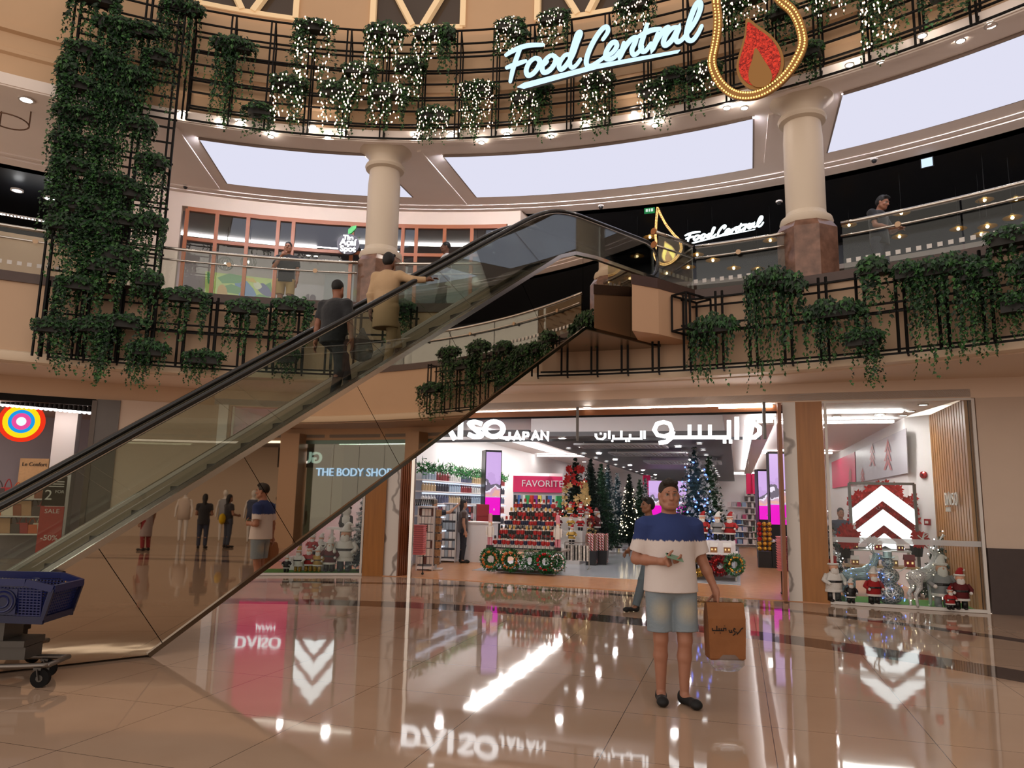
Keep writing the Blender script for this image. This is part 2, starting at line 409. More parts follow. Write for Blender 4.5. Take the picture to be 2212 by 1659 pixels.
# polished stone floor with slab joints and two dark inlaid bands
fl = mat('polished stone floor', 'b79a82', .045, spec=.75)
nd, lk, bs = nodes(fl)
def mth(op, a, b=None, c=None):
    q = nd.new('ShaderNodeMath'); q.operation = op
    for i, x in enumerate((a, b, c)):
        if x is None: continue
        if isinstance(x, (int, float)): q.inputs[i].default_value = x
        else: lk.new(x, q.inputs[i])
    return q.outputs[0]
geo = nd.new('ShaderNodeNewGeometry'); sx = nd.new('ShaderNodeSeparateXYZ'); lk.new(geo.outputs['Position'], sx.inputs[0])
X, Y = sx.outputs[0], sx.outputs[1]
def band(cx, cy, R, w):
    dx = mth('SUBTRACT', X, cx); dy = mth('SUBTRACT', Y, cy); d = mth('SQRT', mth('ADD', mth('MULTIPLY', dx, dx), mth('MULTIPLY', dy, dy)))
    return mth('LESS_THAN', mth('ABSOLUTE', mth('SUBTRACT', d, R)), w)
bd = mth('MAXIMUM', band(bx, by, bR, .30), band(ax_, ay_, aR, .14))
def joint(cx, cy, off):
    q = mth('ADD', mth('MULTIPLY', X, cx), mth('MULTIPLY', Y, cy)); q = mth('FRACT', mth('DIVIDE', mth('ADD', q, off), 1.08))
    return mth('LESS_THAN', q, .0055)
jt = mth('MAXIMUM', joint(UX, UY, 3.04), joint(VX, VY, .4))
nz = nd.new('ShaderNodeTexNoise'); nz.inputs['Scale'].default_value = 1.4; nz.inputs['Detail'].default_value = 6; lk.new(geo.outputs['Position'], nz.inputs['Vector'])
m1 = nd.new('ShaderNodeMix'); m1.data_type = 'RGBA'; m1.inputs[6].default_value = lin('ab8e77'); m1.inputs[7].default_value = lin('bfa38c'); lk.new(nz.outputs['Fac'], m1.inputs[0])
m2 = nd.new('ShaderNodeMix'); m2.data_type = 'RGBA'; m2.inputs[7].default_value = lin('55463f'); lk.new(m1.outputs[2], m2.inputs[6]); lk.new(bd, m2.inputs[0])
m3 = nd.new('ShaderNodeMix'); m3.data_type = 'RGBA'; m3.inputs[7].default_value = lin('5c4a3f'); lk.new(m2.outputs[2], m3.inputs[6]); lk.new(jt, m3.inputs[0])
lk.new(m3.outputs[2], bs.inputs['Base Color'])
n2 = nd.new('ShaderNodeTexNoise'); n2.inputs['Scale'].default_value = 2.2; n2.inputs['Detail'].default_value = 1; lk.new(geo.outputs['Position'], n2.inputs['Vector'])
bp = nd.new('ShaderNodeBump'); bp.inputs['Strength'].default_value = .05; bp.inputs['Distance'].default_value = .02
lk.new(n2.outputs['Fac'], bp.inputs['Height']); lk.new(bp.outputs[0], bs.inputs['Normal'])

WL = [Vector((-6.2, 15.35, 0)), Vector((-3.05, 15.95, 0)), Vector((-2.62, 15.95, 0)), Vector((-2.04, 15.82, 0))]
WR = [Vector((4.95, 13.11, 0)), Vector((5.45, 12.90, 0)), Vector((7.60, 12.13, 0)), Vector((9.9, 11.3, 0))]
# mall floor: everything in front of the shops
poly = [rp(a, 15.2) for a in range(-60, 36, 7)]+[WR[3], WR[2], WR[1], WR[0], WL[3], WL[1], WL[0]]+[rp(a, 14.8) for a in (108, 113, 120, 127)]+[Vector((-18, 10, 0)), Vector((-18, -22, 0)), Vector((22, -22, 0)), Vector((22, -13, 0))]
b = MB(); N = len(poly); b.add([Vector((p.x, p.y, -.1)) for p in poly]+[Vector((p.x, p.y, 0)) for p in poly], [tuple(range(N, 2*N)), tuple(reversed(range(N)))]+[(i, (i+1) % N, N+(i+1) % N, N+i) for i in range(N)])
struct(b.build('floor', fl, centre=False))

# ---- gallery level one: slab edge, dark edge band, cream ledge, soffit
A0, A1 = -30, 135
b = MB(); b.arc([(13.1, 3.98), (13.1, 5.21), (14.2, 5.21), (14.2, 3.98)], A0, A1, 110); struct(b.build('wall_gallery', beige, centre=False, autosm=True))
b = MB(); b.arc([(13.06, 5.21), (13.06, 5.385), (13.22, 5.385), (13.22, 5.21)], A0, A1, 110); struct(b.build('trim_1', deckm, centre=False, autosm=True))
b = MB(); b.arc([(12.94, 3.8), (12.92, 3.84), (12.92, 3.95), (12.98, 3.98), (13.6, 3.98), (13.6, 3.8)], A0, A1, 110); struct(b.build('trim_2', ledgem, centre=False, autosm=True))
b = MB(); b.arc([(13.2, 3.78), (13.2, 3.98), (16.4, 3.98), (16.4, 3.78)], A0, A1, 110); struct(b.build('ceiling_ground', mat('soffit cream 2', 'e2ccb8', .6), centre=False, autosm=True))
# upper floor slab
b = MB(); b.arc([(13.22, 5.2), (13.22, 5.3), (30, 5.3), (30, 5.2)], A0, A1, 80); struct(b.build('floor_upper', mat('upper stone floor', 'd2c2b2', .3), centre=False, autosm=True))
# wall band above the shops on the ground floor
def wallseg(pts, z0, z1, th, name, m, out=None):
    b = MB()
    for p, q in zip(pts[:-1], pts[1:]):
        d = (q-p); n = Vector((-d.y, d.x, 0)).normalized()*th
        b.hexa([Vector((a.x, a.y, z0)) for a in (p, q, q+n, p+n)]+[Vector((a.x, a.y, z1)) for a in (p, q, q+n, p+n)])
    return struct(b.build(name, m, centre=False))
leftarc = [rp(a, 14.8) for a in (111.2, 112.6)]
wallseg([WL[0], WL[1], WL[3], WR[0], WR[1], WR[2], WR[3]], 3.45, 3.79, .3, 'wall_front', mat('soffit cream', 'e2ccb8', .6))
wallseg([rp(135, 14.8), rp(128, 14.8), rp(121, 14.8), rp(113, 14.8), rp(110, 14.8), WL[0]], 3.42, 3.79, .3, 'wall_left', beige)
wallseg([rp(111.2, 14.75), rp(109, 14.75), WL[0]+Vector((0, -.02, 0)), WL[0]+Vector((.35, .05, 0))], 0, 3.45, .3, 'wall_left_pier', beige2)
wallseg([rp(112.8, 14.72), rp(111.2, 14.72)], 0, 3.43, .35, 'wall_left_return', greyst)
wallseg([WR[2]+Vector((.06, -.02, 0)), WR[3]], 1.02, 3.45, .3, 'wall_right', beige2)
wallseg([WR[2]+Vector((.055, -.05, 0)), WR[3]+Vector((-.01, -.03, 0))], 0, 1.02, .3, 'baseboard_right', plinth)

# ---- upper gallery ceiling (soffit of level two) with shallow recesses and three large light panels
b = MB()
b.arc([(13.0, 8.74), (13.0, 8.95), (17.2, 8.95), (17.2, 8.74)], A0, A1, 110)
struct(b.build('ceiling_upper', ceilm, centre=False, autosm=True))
b = MB()
for r0, r1, zz in ((13.02, 13.12, 8.71), (16.25, 16.32, 8.71), (16.45, 16.6, 8.69)):
    b.arc([(r0, zz), (r0, 8.75), (r1, 8.75), (r1, zz)], A0, A1, 100)
struct(b.build('trim_3', ceilm, centre=False, autosm=True))
def ceilpanel(pn, pf, nm, lab):
    t = thing(nm, lab, 'light', (pn[0]+pf[-1])/2, group=None)
    for part, grow, z0, z1, mm in (('frame', .035, 8.732, 8.742, mat('panel rim', '8f8078', .5)), ('diffuser', 0, 8.726, 8.736, whiteglow)):
        b = MB(); n = len(pn); c = sum(pn+pf, Vector())/(2*n)
        top = [p+(p-c).normalized()*grow for p in pn]+[p+(p-c).normalized()*grow for p in reversed(pf)]; N = len(top)
        b.add([Vector((p.x, p.y, z0)) for p in top]+[Vector((p.x, p.y, z1)) for p in top], [tuple(range(N)), tuple(reversed(range(N, 2*N)))]+[(i, N+i, N+(i+1) % N, (i+1) % N) for i in range(N)])
        b.build(part, mm, t, world=True)
    # rim along the atrium side, hiding a lamp strip added to brighten the gallery
    b = MB(); s = MB()
    for p, q in zip(pn[:-1], pn[1:]):
        o = ((p+q)/2-Vector((CX, CY, 8.73))).normalized()*.02; z = lambda v, zz: Vector((v.x, v.y, zz))
        b.hexa([z(p-o, 8.685), z(q-o, 8.685), z(q, 8.685), z(p, 8.685), z(p-o, 8.74), z(q-o, 8.74), z(q, 8.74), z(p, 8.74)])
        k = o*.12; s.add([z(p+k, 8.695), z(q+k, 8.695), z(q+k, 8.725), z(p+k, 8.725)], [(0, 1, 2, 3)])
    b.build('rim', MATS['panel rim'], t, world=True); s.build('added_fill_strip', glow('rim lamp', 'f2f0fa', 420.0), t, world=True)
def pang(x, y): p = atz(x, y, 8.74); return math.degrees(math.atan2(p.y-CY, p.x-CX))
def edge(a, b_, r, n=12): return [rp(a+(b_-a)*i/n, r, 0)+Vector((0, 0, 8.73)) for i in range(n+1)]
for (qa, qb, qc, qd), lab in (
        (((428, 293), (795, 330), (890, 425), (490, 390)), 'glowing white ceiling panel behind the column beside the fruit bowl shop'),
        (((957, 335), (1628, 255), (1625, 362), (1030, 425)), 'long glowing white ceiling panel between the two round columns'),
        (((1822, 200), (2212, 75), (2500, 110), (1788, 328)), 'glowing white ceiling panel over the dark food hall edge')):
    ceilpanel(edge(pang(*qa), pang(*qb) if qb[0] < 2212 else 30.0, 13.62), edge(pang(*qd), pang(*qc) if qc[0] < 2212 else 33.0, 15.8), 'ceiling_light_panel', lab)
ceilpanel(edge(26, 8, 13.62), edge(28, 6, 15.8), 'ceiling_light_panel', 'glowing white ceiling panel seen only mirrored in the escalator side')
# radial grooves between panels
b = MB()
for (x0, y0), (x1, y1) in (((375, 270), (470, 405)), ((905, 325), (1005, 440)), ((1665, 245), (1655, 350))):
    p, q = atz(x0, y0, 8.74), atz(x1, y1, 8.74); b.bar(p, q, .09, .06)
struct(b.build('trim_4', ceilm, centre=False))

# ---- level two front: fascia with mouldings, set-back wall with lit lattice windows
b = MB(); b.arc([(13.25, 8.8), (13.25, 9.42), (13.2, 9.46), (13.2, 9.54), (13.27, 9.58), (13.27, 9.86), (13.2, 9.9), (13.2, 10.02), (13.3, 10.06), (13.3, 11.25), (14.0, 11.32), (14.0, 10.6), (14.0, 8.9)], A0, A1, 110)
struct(b.build('wall_fascia', mat('tan plaster', 'c8a683', .6, noise=.03, nscale=1.5), centre=False, autosm=True))
tan = MATS['tan plaster']
wins = [(54.9, 63.1), (69.9, 78.1), (84.9, 93.1), (99.9, 108.1)]
b = MB(); prev = A0
for a, c in wins+[(A1, A1)]:
    b.arc([(14.0, 11.3), (14.0, 15), (14.3, 15), (14.3, 11.3)], prev, a, max(2, int((a-prev)/1.5))); prev = c
for a, c in wins: b.arc([(14.0, 11.3), (14.0, 11.95), (14.3, 11.95), (14.3, 11.3)], a, c, 6); b.arc([(14.0, 14.4), (14.0, 15), (14.3, 15), (14.3, 14.4)], a, c, 6)
struct(b.build('wall_upper', tan, centre=False))
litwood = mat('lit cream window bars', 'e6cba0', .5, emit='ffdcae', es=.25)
wglass = mat('dark window glass', '4b4038', .12)
for i, (a, c) in enumerate(wins):
    o = MB(); o.arc([(14.12, 11.9), (14.12, 14.45), (14.16, 14.45), (14.16, 11.9)], a-.1, c+.1, 6); w = struct(o.build('window_%d' % (i+1), wglass))
    f = MB()
    for aa in (a, c):
        f.hexa([rp(aa-.25, 13.93, 11.93), rp(aa+.25, 13.93, 11.93), rp(aa+.25, 14.12, 11.93), rp(aa-.25, 14.12, 11.93)]+[rp(aa-.25, 13.93, 14.4), rp(aa+.25, 13.93, 14.4), rp(aa+.25, 14.12, 14.4), rp(aa-.25, 14.12, 14.4)])
    mid = (a+c)/2
    for s in (-1, 1):
        f.bar(rp(mid+s*.45, 14.0, 11.95), rp(mid+s*4.0, 14.0, 13.6), .17, .12)
    f.arc([(13.96, 11.88), (13.96, 11.98), (14.12, 11.98), (14.12, 11.88)], a, c, 4)
    f.build('window_frame', litwood, w, world=True)

# ---- columns
def column(nm, c, lab):
    r = MB(); r.lathe([(.30, 6.62), (.33, 6.64), (.33, 8.0), (.31, 8.28), (.31, 8.3), (.39, 8.33), (.41, 8.38), (.39, 8.43), (.34, 8.45), (.33, 8.5), (.36, 8.6), (.45, 8.7), (.56, 8.75), (.56, 8.8)], 32, (c.x, c.y, 0))
    o = struct(r.build(nm, colm, smooth=False, autosm=True))
    q = MB(); q.lathe([(.36, 6.38), (.42, 6.40), (.44, 6.46), (.42, 6.53), (.36, 6.56), (.33, 6.64), (.3, 6.65)], 32, (c.x, c.y, 0)); q.build('base_moulding', colm, o, world=True, autosm=True)
    q = MB(); q.lathe([(.52, 5.3), (.52, 6.28), (.44, 6.40), (.3, 6.41)], 8, (c.x, c.y, 0)); q.build('marble_pedestal', redst, o, world=True)
    return o
c1 = rp(91.0, 13.55); c2 = atd(1737, 560, 12.0); c2.z = 0; a2 = math.degrees(math.atan2(c2.y-CY, c2.x-CX)); c2 = rp(a2, 13.55)
column('column_1', c1, ''); column('column_2', c2, '')
column('column_3', rp(17, 13.55), '')

# ---- upper level shop fronts: bulkhead, fruit bowl shop, dark food hall
b = MB(); b.arc([(16.6, 8.36), (16.6, 8.72), (16.95, 8.72), (16.95, 8.36)], 82.0, 112.5, 24); struct(b.build('wall_bulkhead', beige2, centre=False, autosm=True))
b = MB(); b.arc([(16.6, 5.3), (16.6, 8.36), (16.9, 8.36), (16.9, 5.3)], 109.0, 112.5, 3); struct(b.build('wall_upper_pier', beige2, centre=False))
b = MB(); b.hexa([rp(82, 16.6, 5.3), rp(80.9, 16.6, 5.3), rp(78.5, 20, 5.3), rp(82, 20, 5.3), rp(82, 16.6, 8.72), rp(80.9, 16.6, 8.72), rp(78.5, 20, 8.72), rp(82, 20, 8.72)]); struct(b.build('wall_upper_return', beige2, centre=False))
b = MB(); b.arc([(21.5, 5.3), (21.5, 8.9), (21.8, 8.9), (21.8, 5.3)], A0, 81, 50); b.arc([(21.5, 5.3), (21.5, 8.9), (21.8, 8.9), (21.8, 5.3)], 112.5, A1, 14); struct(b.build('wall_food_hall', darkm, centre=False))
b = MB(); b.arc([(16.95, 8.74), (16.95, 8.9), (21.8, 8.9), (21.8, 8.74)], A0, 82, 50); b.arc([(16.95, 8.74), (16.95, 8.9), (21.8, 8.9), (21.8, 8.74)], 112.4, A1, 14); struct(b.build('ceiling_food_hall', darkm, centre=False))
b = MB(); b.arc([(20.2, 5.3), (20.2, 8.9), (20.4, 8.9), (20.4, 5.3)], 82, 112.5, 20); struct(b.build('wall_fruit_shop', mat('pale pink boards', 'e3ccd4', .5), centre=False))
b = MB(); b.arc([(16.95, 8.40), (16.95, 8.6), (20.4, 8.6), (20.4, 8.40)], 82, 112.4, 20); struct(b.build('ceiling_fruit_shop', mat('dark grey soffit', '6d6a70', .5), centre=False))
# ================================================================ the household goods store: shell, sign, lights
swhite = mat('store white', 'f2eeee', .5)
sfloor = mat('orange oak floor', 'c98f64', .22, noise=.07, nscale=6)
stile = mat('white gloss tile', 'cfd3da', .1)
raftm = mat('black ceiling raft', '484a50', .5)
mesh_grey = mat('grey mesh panel', 'b4b8be', .45, .3)
striplit = glow('white light strip', 'fffaf6', 17.0)
hotpink = mat('hot pink board', 'd6265f', .45)
def quadslab(name, P, z0, z1, m, stc=True):
    b = MB(); n = len(P); b.add([Vector((p.x, p.y, z0)) for p in P]+[Vector((p.x, p.y, z1)) for p in P], [tuple(reversed(range(n))), tuple(range(n, 2*n))]+[(i, (i+1) % n, n+(i+1) % n, n+i) for i in range(n)])
    o = b.build(name, m, centre=False); return struct(o) if stc else o
fd = (WR[0]-WL[3]).normalized()
quadslab('floor_store', [WL[0], WL[1], WL[3], WR[0], WR[1], WR[2], st(9.9, 1.8), st(9.9, 32), st(-5, 32), st(-5, 2)], -.1, .012, sfloor)
tl = atz(1020, 1233, 0); tr = atz(1600, 1266, 0)
quadslab('floor_tile', [tl, tr, tr+Vector((VX, VY, 0))*30, tl+Vector((VX, VY, 0))*30], .005, .02, stile)
quadslab('ceiling_store', [WL[0], WL[1], WL[3], WR[0], WR[1], WR[2], st(9.9, 1.8), st(9.9, 32), st(-5, 32), st(-5, 2)], 3.47, 3.6, swhite)
def stwall(name, a, c, z0, z1, th, m):
    p, q = st(*a), st(*c); d = (q-p).normalized(); n = Vector((-d.y, d.x, 0))*th
    return quadslab(name, [p, q, q+n, p+n], z0, z1, m)
stwall('wall_store_left', (-1.15, 1.9), (-1.15, 32), 0, 3.47, .2, swhite)
stwall('wall_store_right', (9.88, 2.3), (9.88, 32), 0, 3.47, -.2, swhite)
stwall('wall_store_back', (-5, 31.8), (9.9, 31.8), 0, 3.47, .2, swhite)
quadslab('wall_window_back', [WR[2]+Vector((VX, VY, 0))*2.5, st(9.88, 2.3), st(10.1, 2.4), WR[2]+Vector((VX, VY, 0))*2.5+Vector((.2, .05, 0))], 0, 3.47, swhite)
quadslab('wall_left_window_back', [st(-4.6, 1.75), st(-1.15, 1.9), st(-1.15, 2.1), st(-4.6, 1.95)], 0, 3.47, swhite)
quadslab('wall_left_window_side', [WL[0]+Vector((.3, 0, 0)), st(-4.6, 1.75), st(-4.8, 1.75), WL[0]+Vector((.1, 0, 0))], 0, 3.47, swhite)
# black raft with cross beam, running deep into the store
b = MB()
def stbox(b, u0, u1, v0, v1, z0, z1, m=0):
    P = [st(u0, v0), st(u1, v0), st(u1, v1), st(u0, v1)]
    b.hexa([Vector((p.x, p.y, z0)) for p in P]+[Vector((p.x, p.y, z1)) for p in P], m); return b
stbox(b, 2.03, 6.45, 1.2, 31, 3.02, 3.12); stbox(b, -1.1, 2.03, 1.7, 2.3, 3.12, 3.22)
struct(b.build('ceiling_raft', raftm, centre=False))
b = MB(); stbox(b, 2.2, 6.3, 1.3, 31, 3.12, 3.47); struct(b.build('trim_5', mat('raft side', 'b9b7bb', .6), centre=False))
# lintel trims
b = MB(); p, q = WL[3], WR[0]; off = Vector((VX, VY, 0))
b.bar(p+off*.12+Vector((0, 0, 3.36)), q+off*.12+Vector((0, 0, 3.36)), .12, .11); struct(b.build('trim_6', mat('copper brown trim', '8a5330', .35), centre=False))
b = MB(); b.bar(p+off*.1+Vector((0, 0, 3.285)), q+off*.1+Vector((0, 0, 3.285)), .06, .03); struct(b.build('trim_7', black, centre=False))
# piers beside the entrance
def pier(name, a, c, m, z1=3.46, th=.35, n=None):
    d = (c-a); n = Vector((-d.y, d.x, 0)).normalized()*th if n is None else n
    return quadslab(name, [a, c, c+n, a+n], 0, z1, m)
pier('pillar_1', WL[1]+Vector((0, -.06, 0)), WL[2]+Vector((0, -.06, 0)), woodm, th=.9)
pier('pillar_2', WL[2]+Vector((.003, 0, 0)), WL[2]+Vector((.29, -.05, 0)), marble, th=.9)
b = MB()
for k in range(6):
    a = WL[2]+Vector((.30+.035*k, -.05+.06*k, 0)); b.box((a.x+.013, a.y, 1.72), (.026, .05, 3.42), STRZ)
o = struct(b.build('trim_8', mat('reddish walnut reveal', '7a4526', .35), centre=False))
b = MB(); b.box(WL[3]+Vector((0.0, -.02, 1.72)), (.07, .08, 3.44), STRZ); struct(b.build('trim_9', chrome, centre=False))
pier('pillar_3', WR[0]+Vector((.10, -.035, 0)), WR[1], woodm, th=.9)
pier('pillar_4', WR[0]+Vector((-.10, .04, 0)), WR[0]+Vector((.10, -.035, 0)), marble, th=.7)
b = MB(); b.box(WR[0]+Vector((-.15, .1, 1.72)), (.06, .5, 3.4), STRZ); struct(b.build('trim_10', MATS['copper brown trim'], centre=False))
# right show window
tn = (WR[2]-WR[1]).normalized()
sidefr = mat('white steel frame', 'd9d5d0', .3)
b = MB()
for p in (WR[1]+tn*.05, WR[2]+tn*.02): b.box(p+Vector((0, 0, 1.72)), (.045, .05, 3.44), STRZ)
b.bar(WR[1]+Vector((0, 0, .03)), WR[2]+Vector((0, 0, .03)), .06, .05); b.bar(WR[1]+Vector((0, 0, 3.43)), WR[2]+Vector((0, 0, 3.43)), .05, .04)
wf = struct(b.build('window_5', sidefr))
b = MB(); p, q = WR[1]+tn*.07, WR[2]-tn*.01; b.hexa([p, q, q+off*.012, p+off*.012]+[x+Vector((0, 0, 3.4)) for x in (p, q, q+off*.012, p+off*.012)]); b.build('glass', glassmat('shop glass', 'f8fbfa', .0, ks=.3), wf, world=True)
b = MB(); p2, q2 = p-off*.004, q-off*.004; b.hexa([x+Vector((0, 0, 1.03)) for x in (p2, q2, q2+off*.003, p2+off*.003)]+[x+Vector((0, 0, 1.12)) for x in (p2, q2, q2+off*.003, p2+off*.003)]); b.build('frosted_band', mat('frosted film', 'd6d9dc', .5, alpha=.55), wf, world=True)
slat = MB(); side0 = WR[2]+tn*(-.06)+off*.08
for k in range(15):
    a = side0+off*(.16*k); slat.box(a+off*.06+Vector((0, 0, 1.72)), (.05, .118, 3.44), -math.atan2(VX, VY))
struct(slat.build('wall_slatted', mat('golden oak slats', 'b07b45', .4, island=.12), centre=False))
quadslab('wall_window_side', [WR[2]-tn*.02+off*.08, WR[2]-tn*.02+off*2.5, WR[2]+tn*.04+off*2.5, WR[2]+tn*.04+off*.08], 0, 3.47, mat('oak side board', '8f6236', .5))
turf = mat('green turf mat', '4f8a36', .9, noise=.25, nscale=60, bump=.5, bscale=200)
quadslab('turf_mat', [WR[1]+off*.05, WR[2]+off*.05-tn*.12, WR[2]+off*1.1-tn*.12, WR[1]+off*1.1], .012, .04, turf, False)
tag(bpy.data.objects['turf_mat'], 'bright green turf mat on the floor of the reindeer window', 'mat')
quadslab('turf_mat.001', [WL[0]+Vector((.3, .1, 0)), WL[1]+Vector((-.05, .1, 0)), WL[1]+off*1.2, WL[0]+off*1.2], .012, .04, turf, False)
tag(bpy.data.objects['turf_mat.001'], 'bright green turf mat under the santas in the window beneath the escalator', 'mat')
# left show window
b = MB(); tn2 = (WL[1]-WL[0]).normalized()
for p in (WL[1]-tn2*.04, WL[0]+tn2*.4): b.box(p+Vector((0, 0, 1.72)), (.045, .05, 3.44), 0)
b.bar(WL[0]+Vector((.3, 0, .03)), WL[1]+Vector((0, 0, .03)), .06, .05)
wf2 = struct(b.build('window_6', sidefr))
b = MB(); p, q = WL[0]+tn2*.42, WL[1]-tn2*.06; b.hexa([p, q, q+off*.012, p+off*.012]+[x+Vector((0, 0, 3.4)) for x in (p, q, q+off*.012, p+off*.012)]); b.build('glass', MATS['shop glass'], wf2, world=True)

# ---- store lighting: strips, downlights
def strip(a, c, w, lab, z0=3.40, h=.05, m=striplit):
    b = MB(); p, q = st(*a, z0), st(*c, z0); b.bar(p, q, w, h); o = b.build('light_strip', m); tag(o, lab, 'light', 'light strips in the store ceiling'); return o
strip((.12, 3.7), (.12, 13.2), .36, 'broad white light strip left of the black ceiling raft', 3.44)
strip((7.1, 1.4), (7.1, 26), .10, 'thin white cove light right of the black ceiling raft', 3.30, .03, glow('cove strip', 'fffaf6', 30))
b = MB(); stbox(b, 6.95, 7.3, 1.2, 26.2, 3.24, 3.27); stbox(b, 6.95, 6.97, 1.2, 26.2, 3.27, 3.34); stbox(b, 7.28, 7.3, 1.2, 26.2, 3.27, 3.34); struct(b.build('trim_14', swhite, centre=False))
strip((7.4, 2.4), (9.7, 2.4), .10, 'thin white light strip seen through the reindeer window', 3.40)
strip((-1.0, 14), (1.2, 14), .10, 'short white light strip above the pink favourites bay', 3.40)
strip((1.5, 29.5), (9.4, 29.5), .2, 'added white strip brightening the back of the store', 3.40)  # added to lift the dark back wall
strip((7.4, 12), (9.6, 12), .10, 'short white light strip deep on the right of the store', 3.40)
strip((-1, .55), (7.2, -.45), .12, 'hidden white cove light just behind the brown lintel', 3.40)
strip((-4.2, .9), (-1.4, .9), .05, 'white light strip above the santas in the covered window', 3.45, .04, glow('dim strip', 'fff0e0', 3))
strip((8.0, 1.0), (9.6, 1.0), .14, 'white light strip above the reindeer in the window', 3.45)
def disc(pos, r, m, lab, grp, name='downlight', rim=True, tilt=None):
    t = thing(name, lab, 'light', pos, 0, grp)
    if rim:
        q = MB(); q.lathe([(r*.98, -.012), (r*1.3, -.012), (r*1.3, .01), (r*.98, .01)], 14, cap=False); q.build('rim', mat('lamp rim white', 'cfc8c2', .4), t)
    q = MB(); q.lathe([(r, -.008), (r, .012)], 14); q.build('lens', m, t); return t
spotw = glow('white lens', 'ffffff', 7.0, mis=False)
dl = disc(st(0, 0, 3.46), .07, spotw, 'round downlight', None)
for i, (x, y) in enumerate([(958, 883), (1268, 879), (1398, 878), (1540, 876), (1300, 903), (1186, 903), (1541, 901), (1672, 900), (1005, 957), (1040, 965), (1007, 974), (1085, 975), (1127, 986), (1690, 970), (1645, 1016)]):
    p = atz(x, y, 3.46)
    if p.y > 40: p = atd(x, y, 30); p.z = 3.46
    lab = 'round white downlight in the store ceiling, %s counted from the sign toward the back' % ORD[i]
    if i == 0: dl.location = p; dl['label'] = lab; dl['group'] = 'downlights in the store ceiling'
    else: dup(dl, p, 0, lab)
for i, (x, y) in enumerate([(1816, 890), (1967, 888), (1807, 899), (1951, 897), (1994, 874), (1784, 971)]):
    p = atz(x, y, 3.46); dup(dl, p, 0, 'round white downlight above the reindeer window, %s of its ceiling' % ORD[i])
bigd = glow('bright downlight lens', 'fff8f4', 200.0)
bd0 = disc(st(8.2, 1.2, 3.46), .09, bigd, 'bright ceiling downlight over the reindeer window', 'bright store downlights')
for r, (u, vs) in enumerate(((-.1, (2.2, 4.6, 7, 10, 14, 19, 25)), (8.5, (4, 7, 10.5, 15, 20, 26)), (9.3, (1.6,)), (-2.2, (.8,)), (-3.4, (.9,)))):
    for i, v in enumerate(vs): dup(bd0, st(u, v, 3.46), 0, 'store downlight, %s from the front, %s row' % (ORD[i], ('wall shelf', 'screen side', 'oak slat', 'covered window', 'outer covered window')[r]))
for i, v in enumerate((1.8, 4.0, 6.5, 9.5, 13, 17, 22)):
    for k, u in enumerate((2.8, 5.2)): dup(bd0, st(u, v, 3.0), 0, 'bright downlight on the black raft, %s from the front, %s side' % (ORD[i], ('tree', 'screen')[k]), .8)
# two rows of small spots on the raft
for row, (u, v0, n) in enumerate(((5.75, 3.0, 11), (2.35, 4.5, 12))):
    for k in range(n): dup(dl, st(u, v0+k*2.0, 3.0), 0, 'small spot on the black ceiling raft, %s of its %s row' % (ORD[k], ('tree side', 'screen side')[row]), .9)
# grey mesh panels hanging below the raft
pm = None
for i, (u, v, w, dp, z) in enumerate(((3.0, 2.2, 2.0, 1.1, 2.93), (3.4, 4.6, 1.9, 1.2, 2.90), (3.9, 8, 2.2, 1.6, 2.88))):
    t = thing('mesh_panel', 'grey metal mesh panel hanging below the black raft, %s from the entrance' % ORD[i], 'panel', st(u+w/2, v+dp/2, z), STRZ, 'mesh panels under the raft')
    q = MB()
    for s in (-1, 1): q.bar((-w/2, s*dp/2, 0), (w/2, s*dp/2, 0), .06, .04); q.bar((s*w/2, -dp/2, 0), (s*w/2, dp/2, 0), .06, .04)
    q.build('frame', mesh_grey, t)
    q = MB()
    for k in range(22): x = -w/2+w*(k+.5)/22; q.bar((x, -dp/2, 0), (x, dp/2, 0), .03, .012)
    for k in range(8): y = -dp/2+dp*(k+.5)/8; q.bar((-w/2, y, .01), (w/2, y, .01), .03, .012)
    q.build('mesh', mesh_grey, t)
    q = MB()
    for sx in (-1, 1): q.bar((sx*w*.45, 0, 0), (sx*w*.45, 0, .15), .02)
    q.build('hanger', mesh_grey, t)

# ---- store sign: bold letters on a thin rail hung from two posts
signw = glow('white sign face', 'ffffff', 2.6)
sd = (WR[0]-WL[3]).normalized(); sn = Vector((sd.y, -sd.x, 0)); sign_o = WL[3]+sn*.12
UZ = Vector((0, 0, 1))
def signuv(x, y):  # pixel -> sign plane coordinates
    p = atpl(x, y, sign_o, sn); return ((p-sign_o).dot(sd), p.z)
sfr = (sign_o, sd, UZ)
sg = thing('store_sign', 'white glowing store sign in Latin and Arabic letters hung across the entrance', 'sign', sign_o+sd*3.6+Vector((0, 0, 3.0)))
u0, zb = signuv(1088, 948); ztop = signuv(1040, 907)[1]; H = ztop-zb
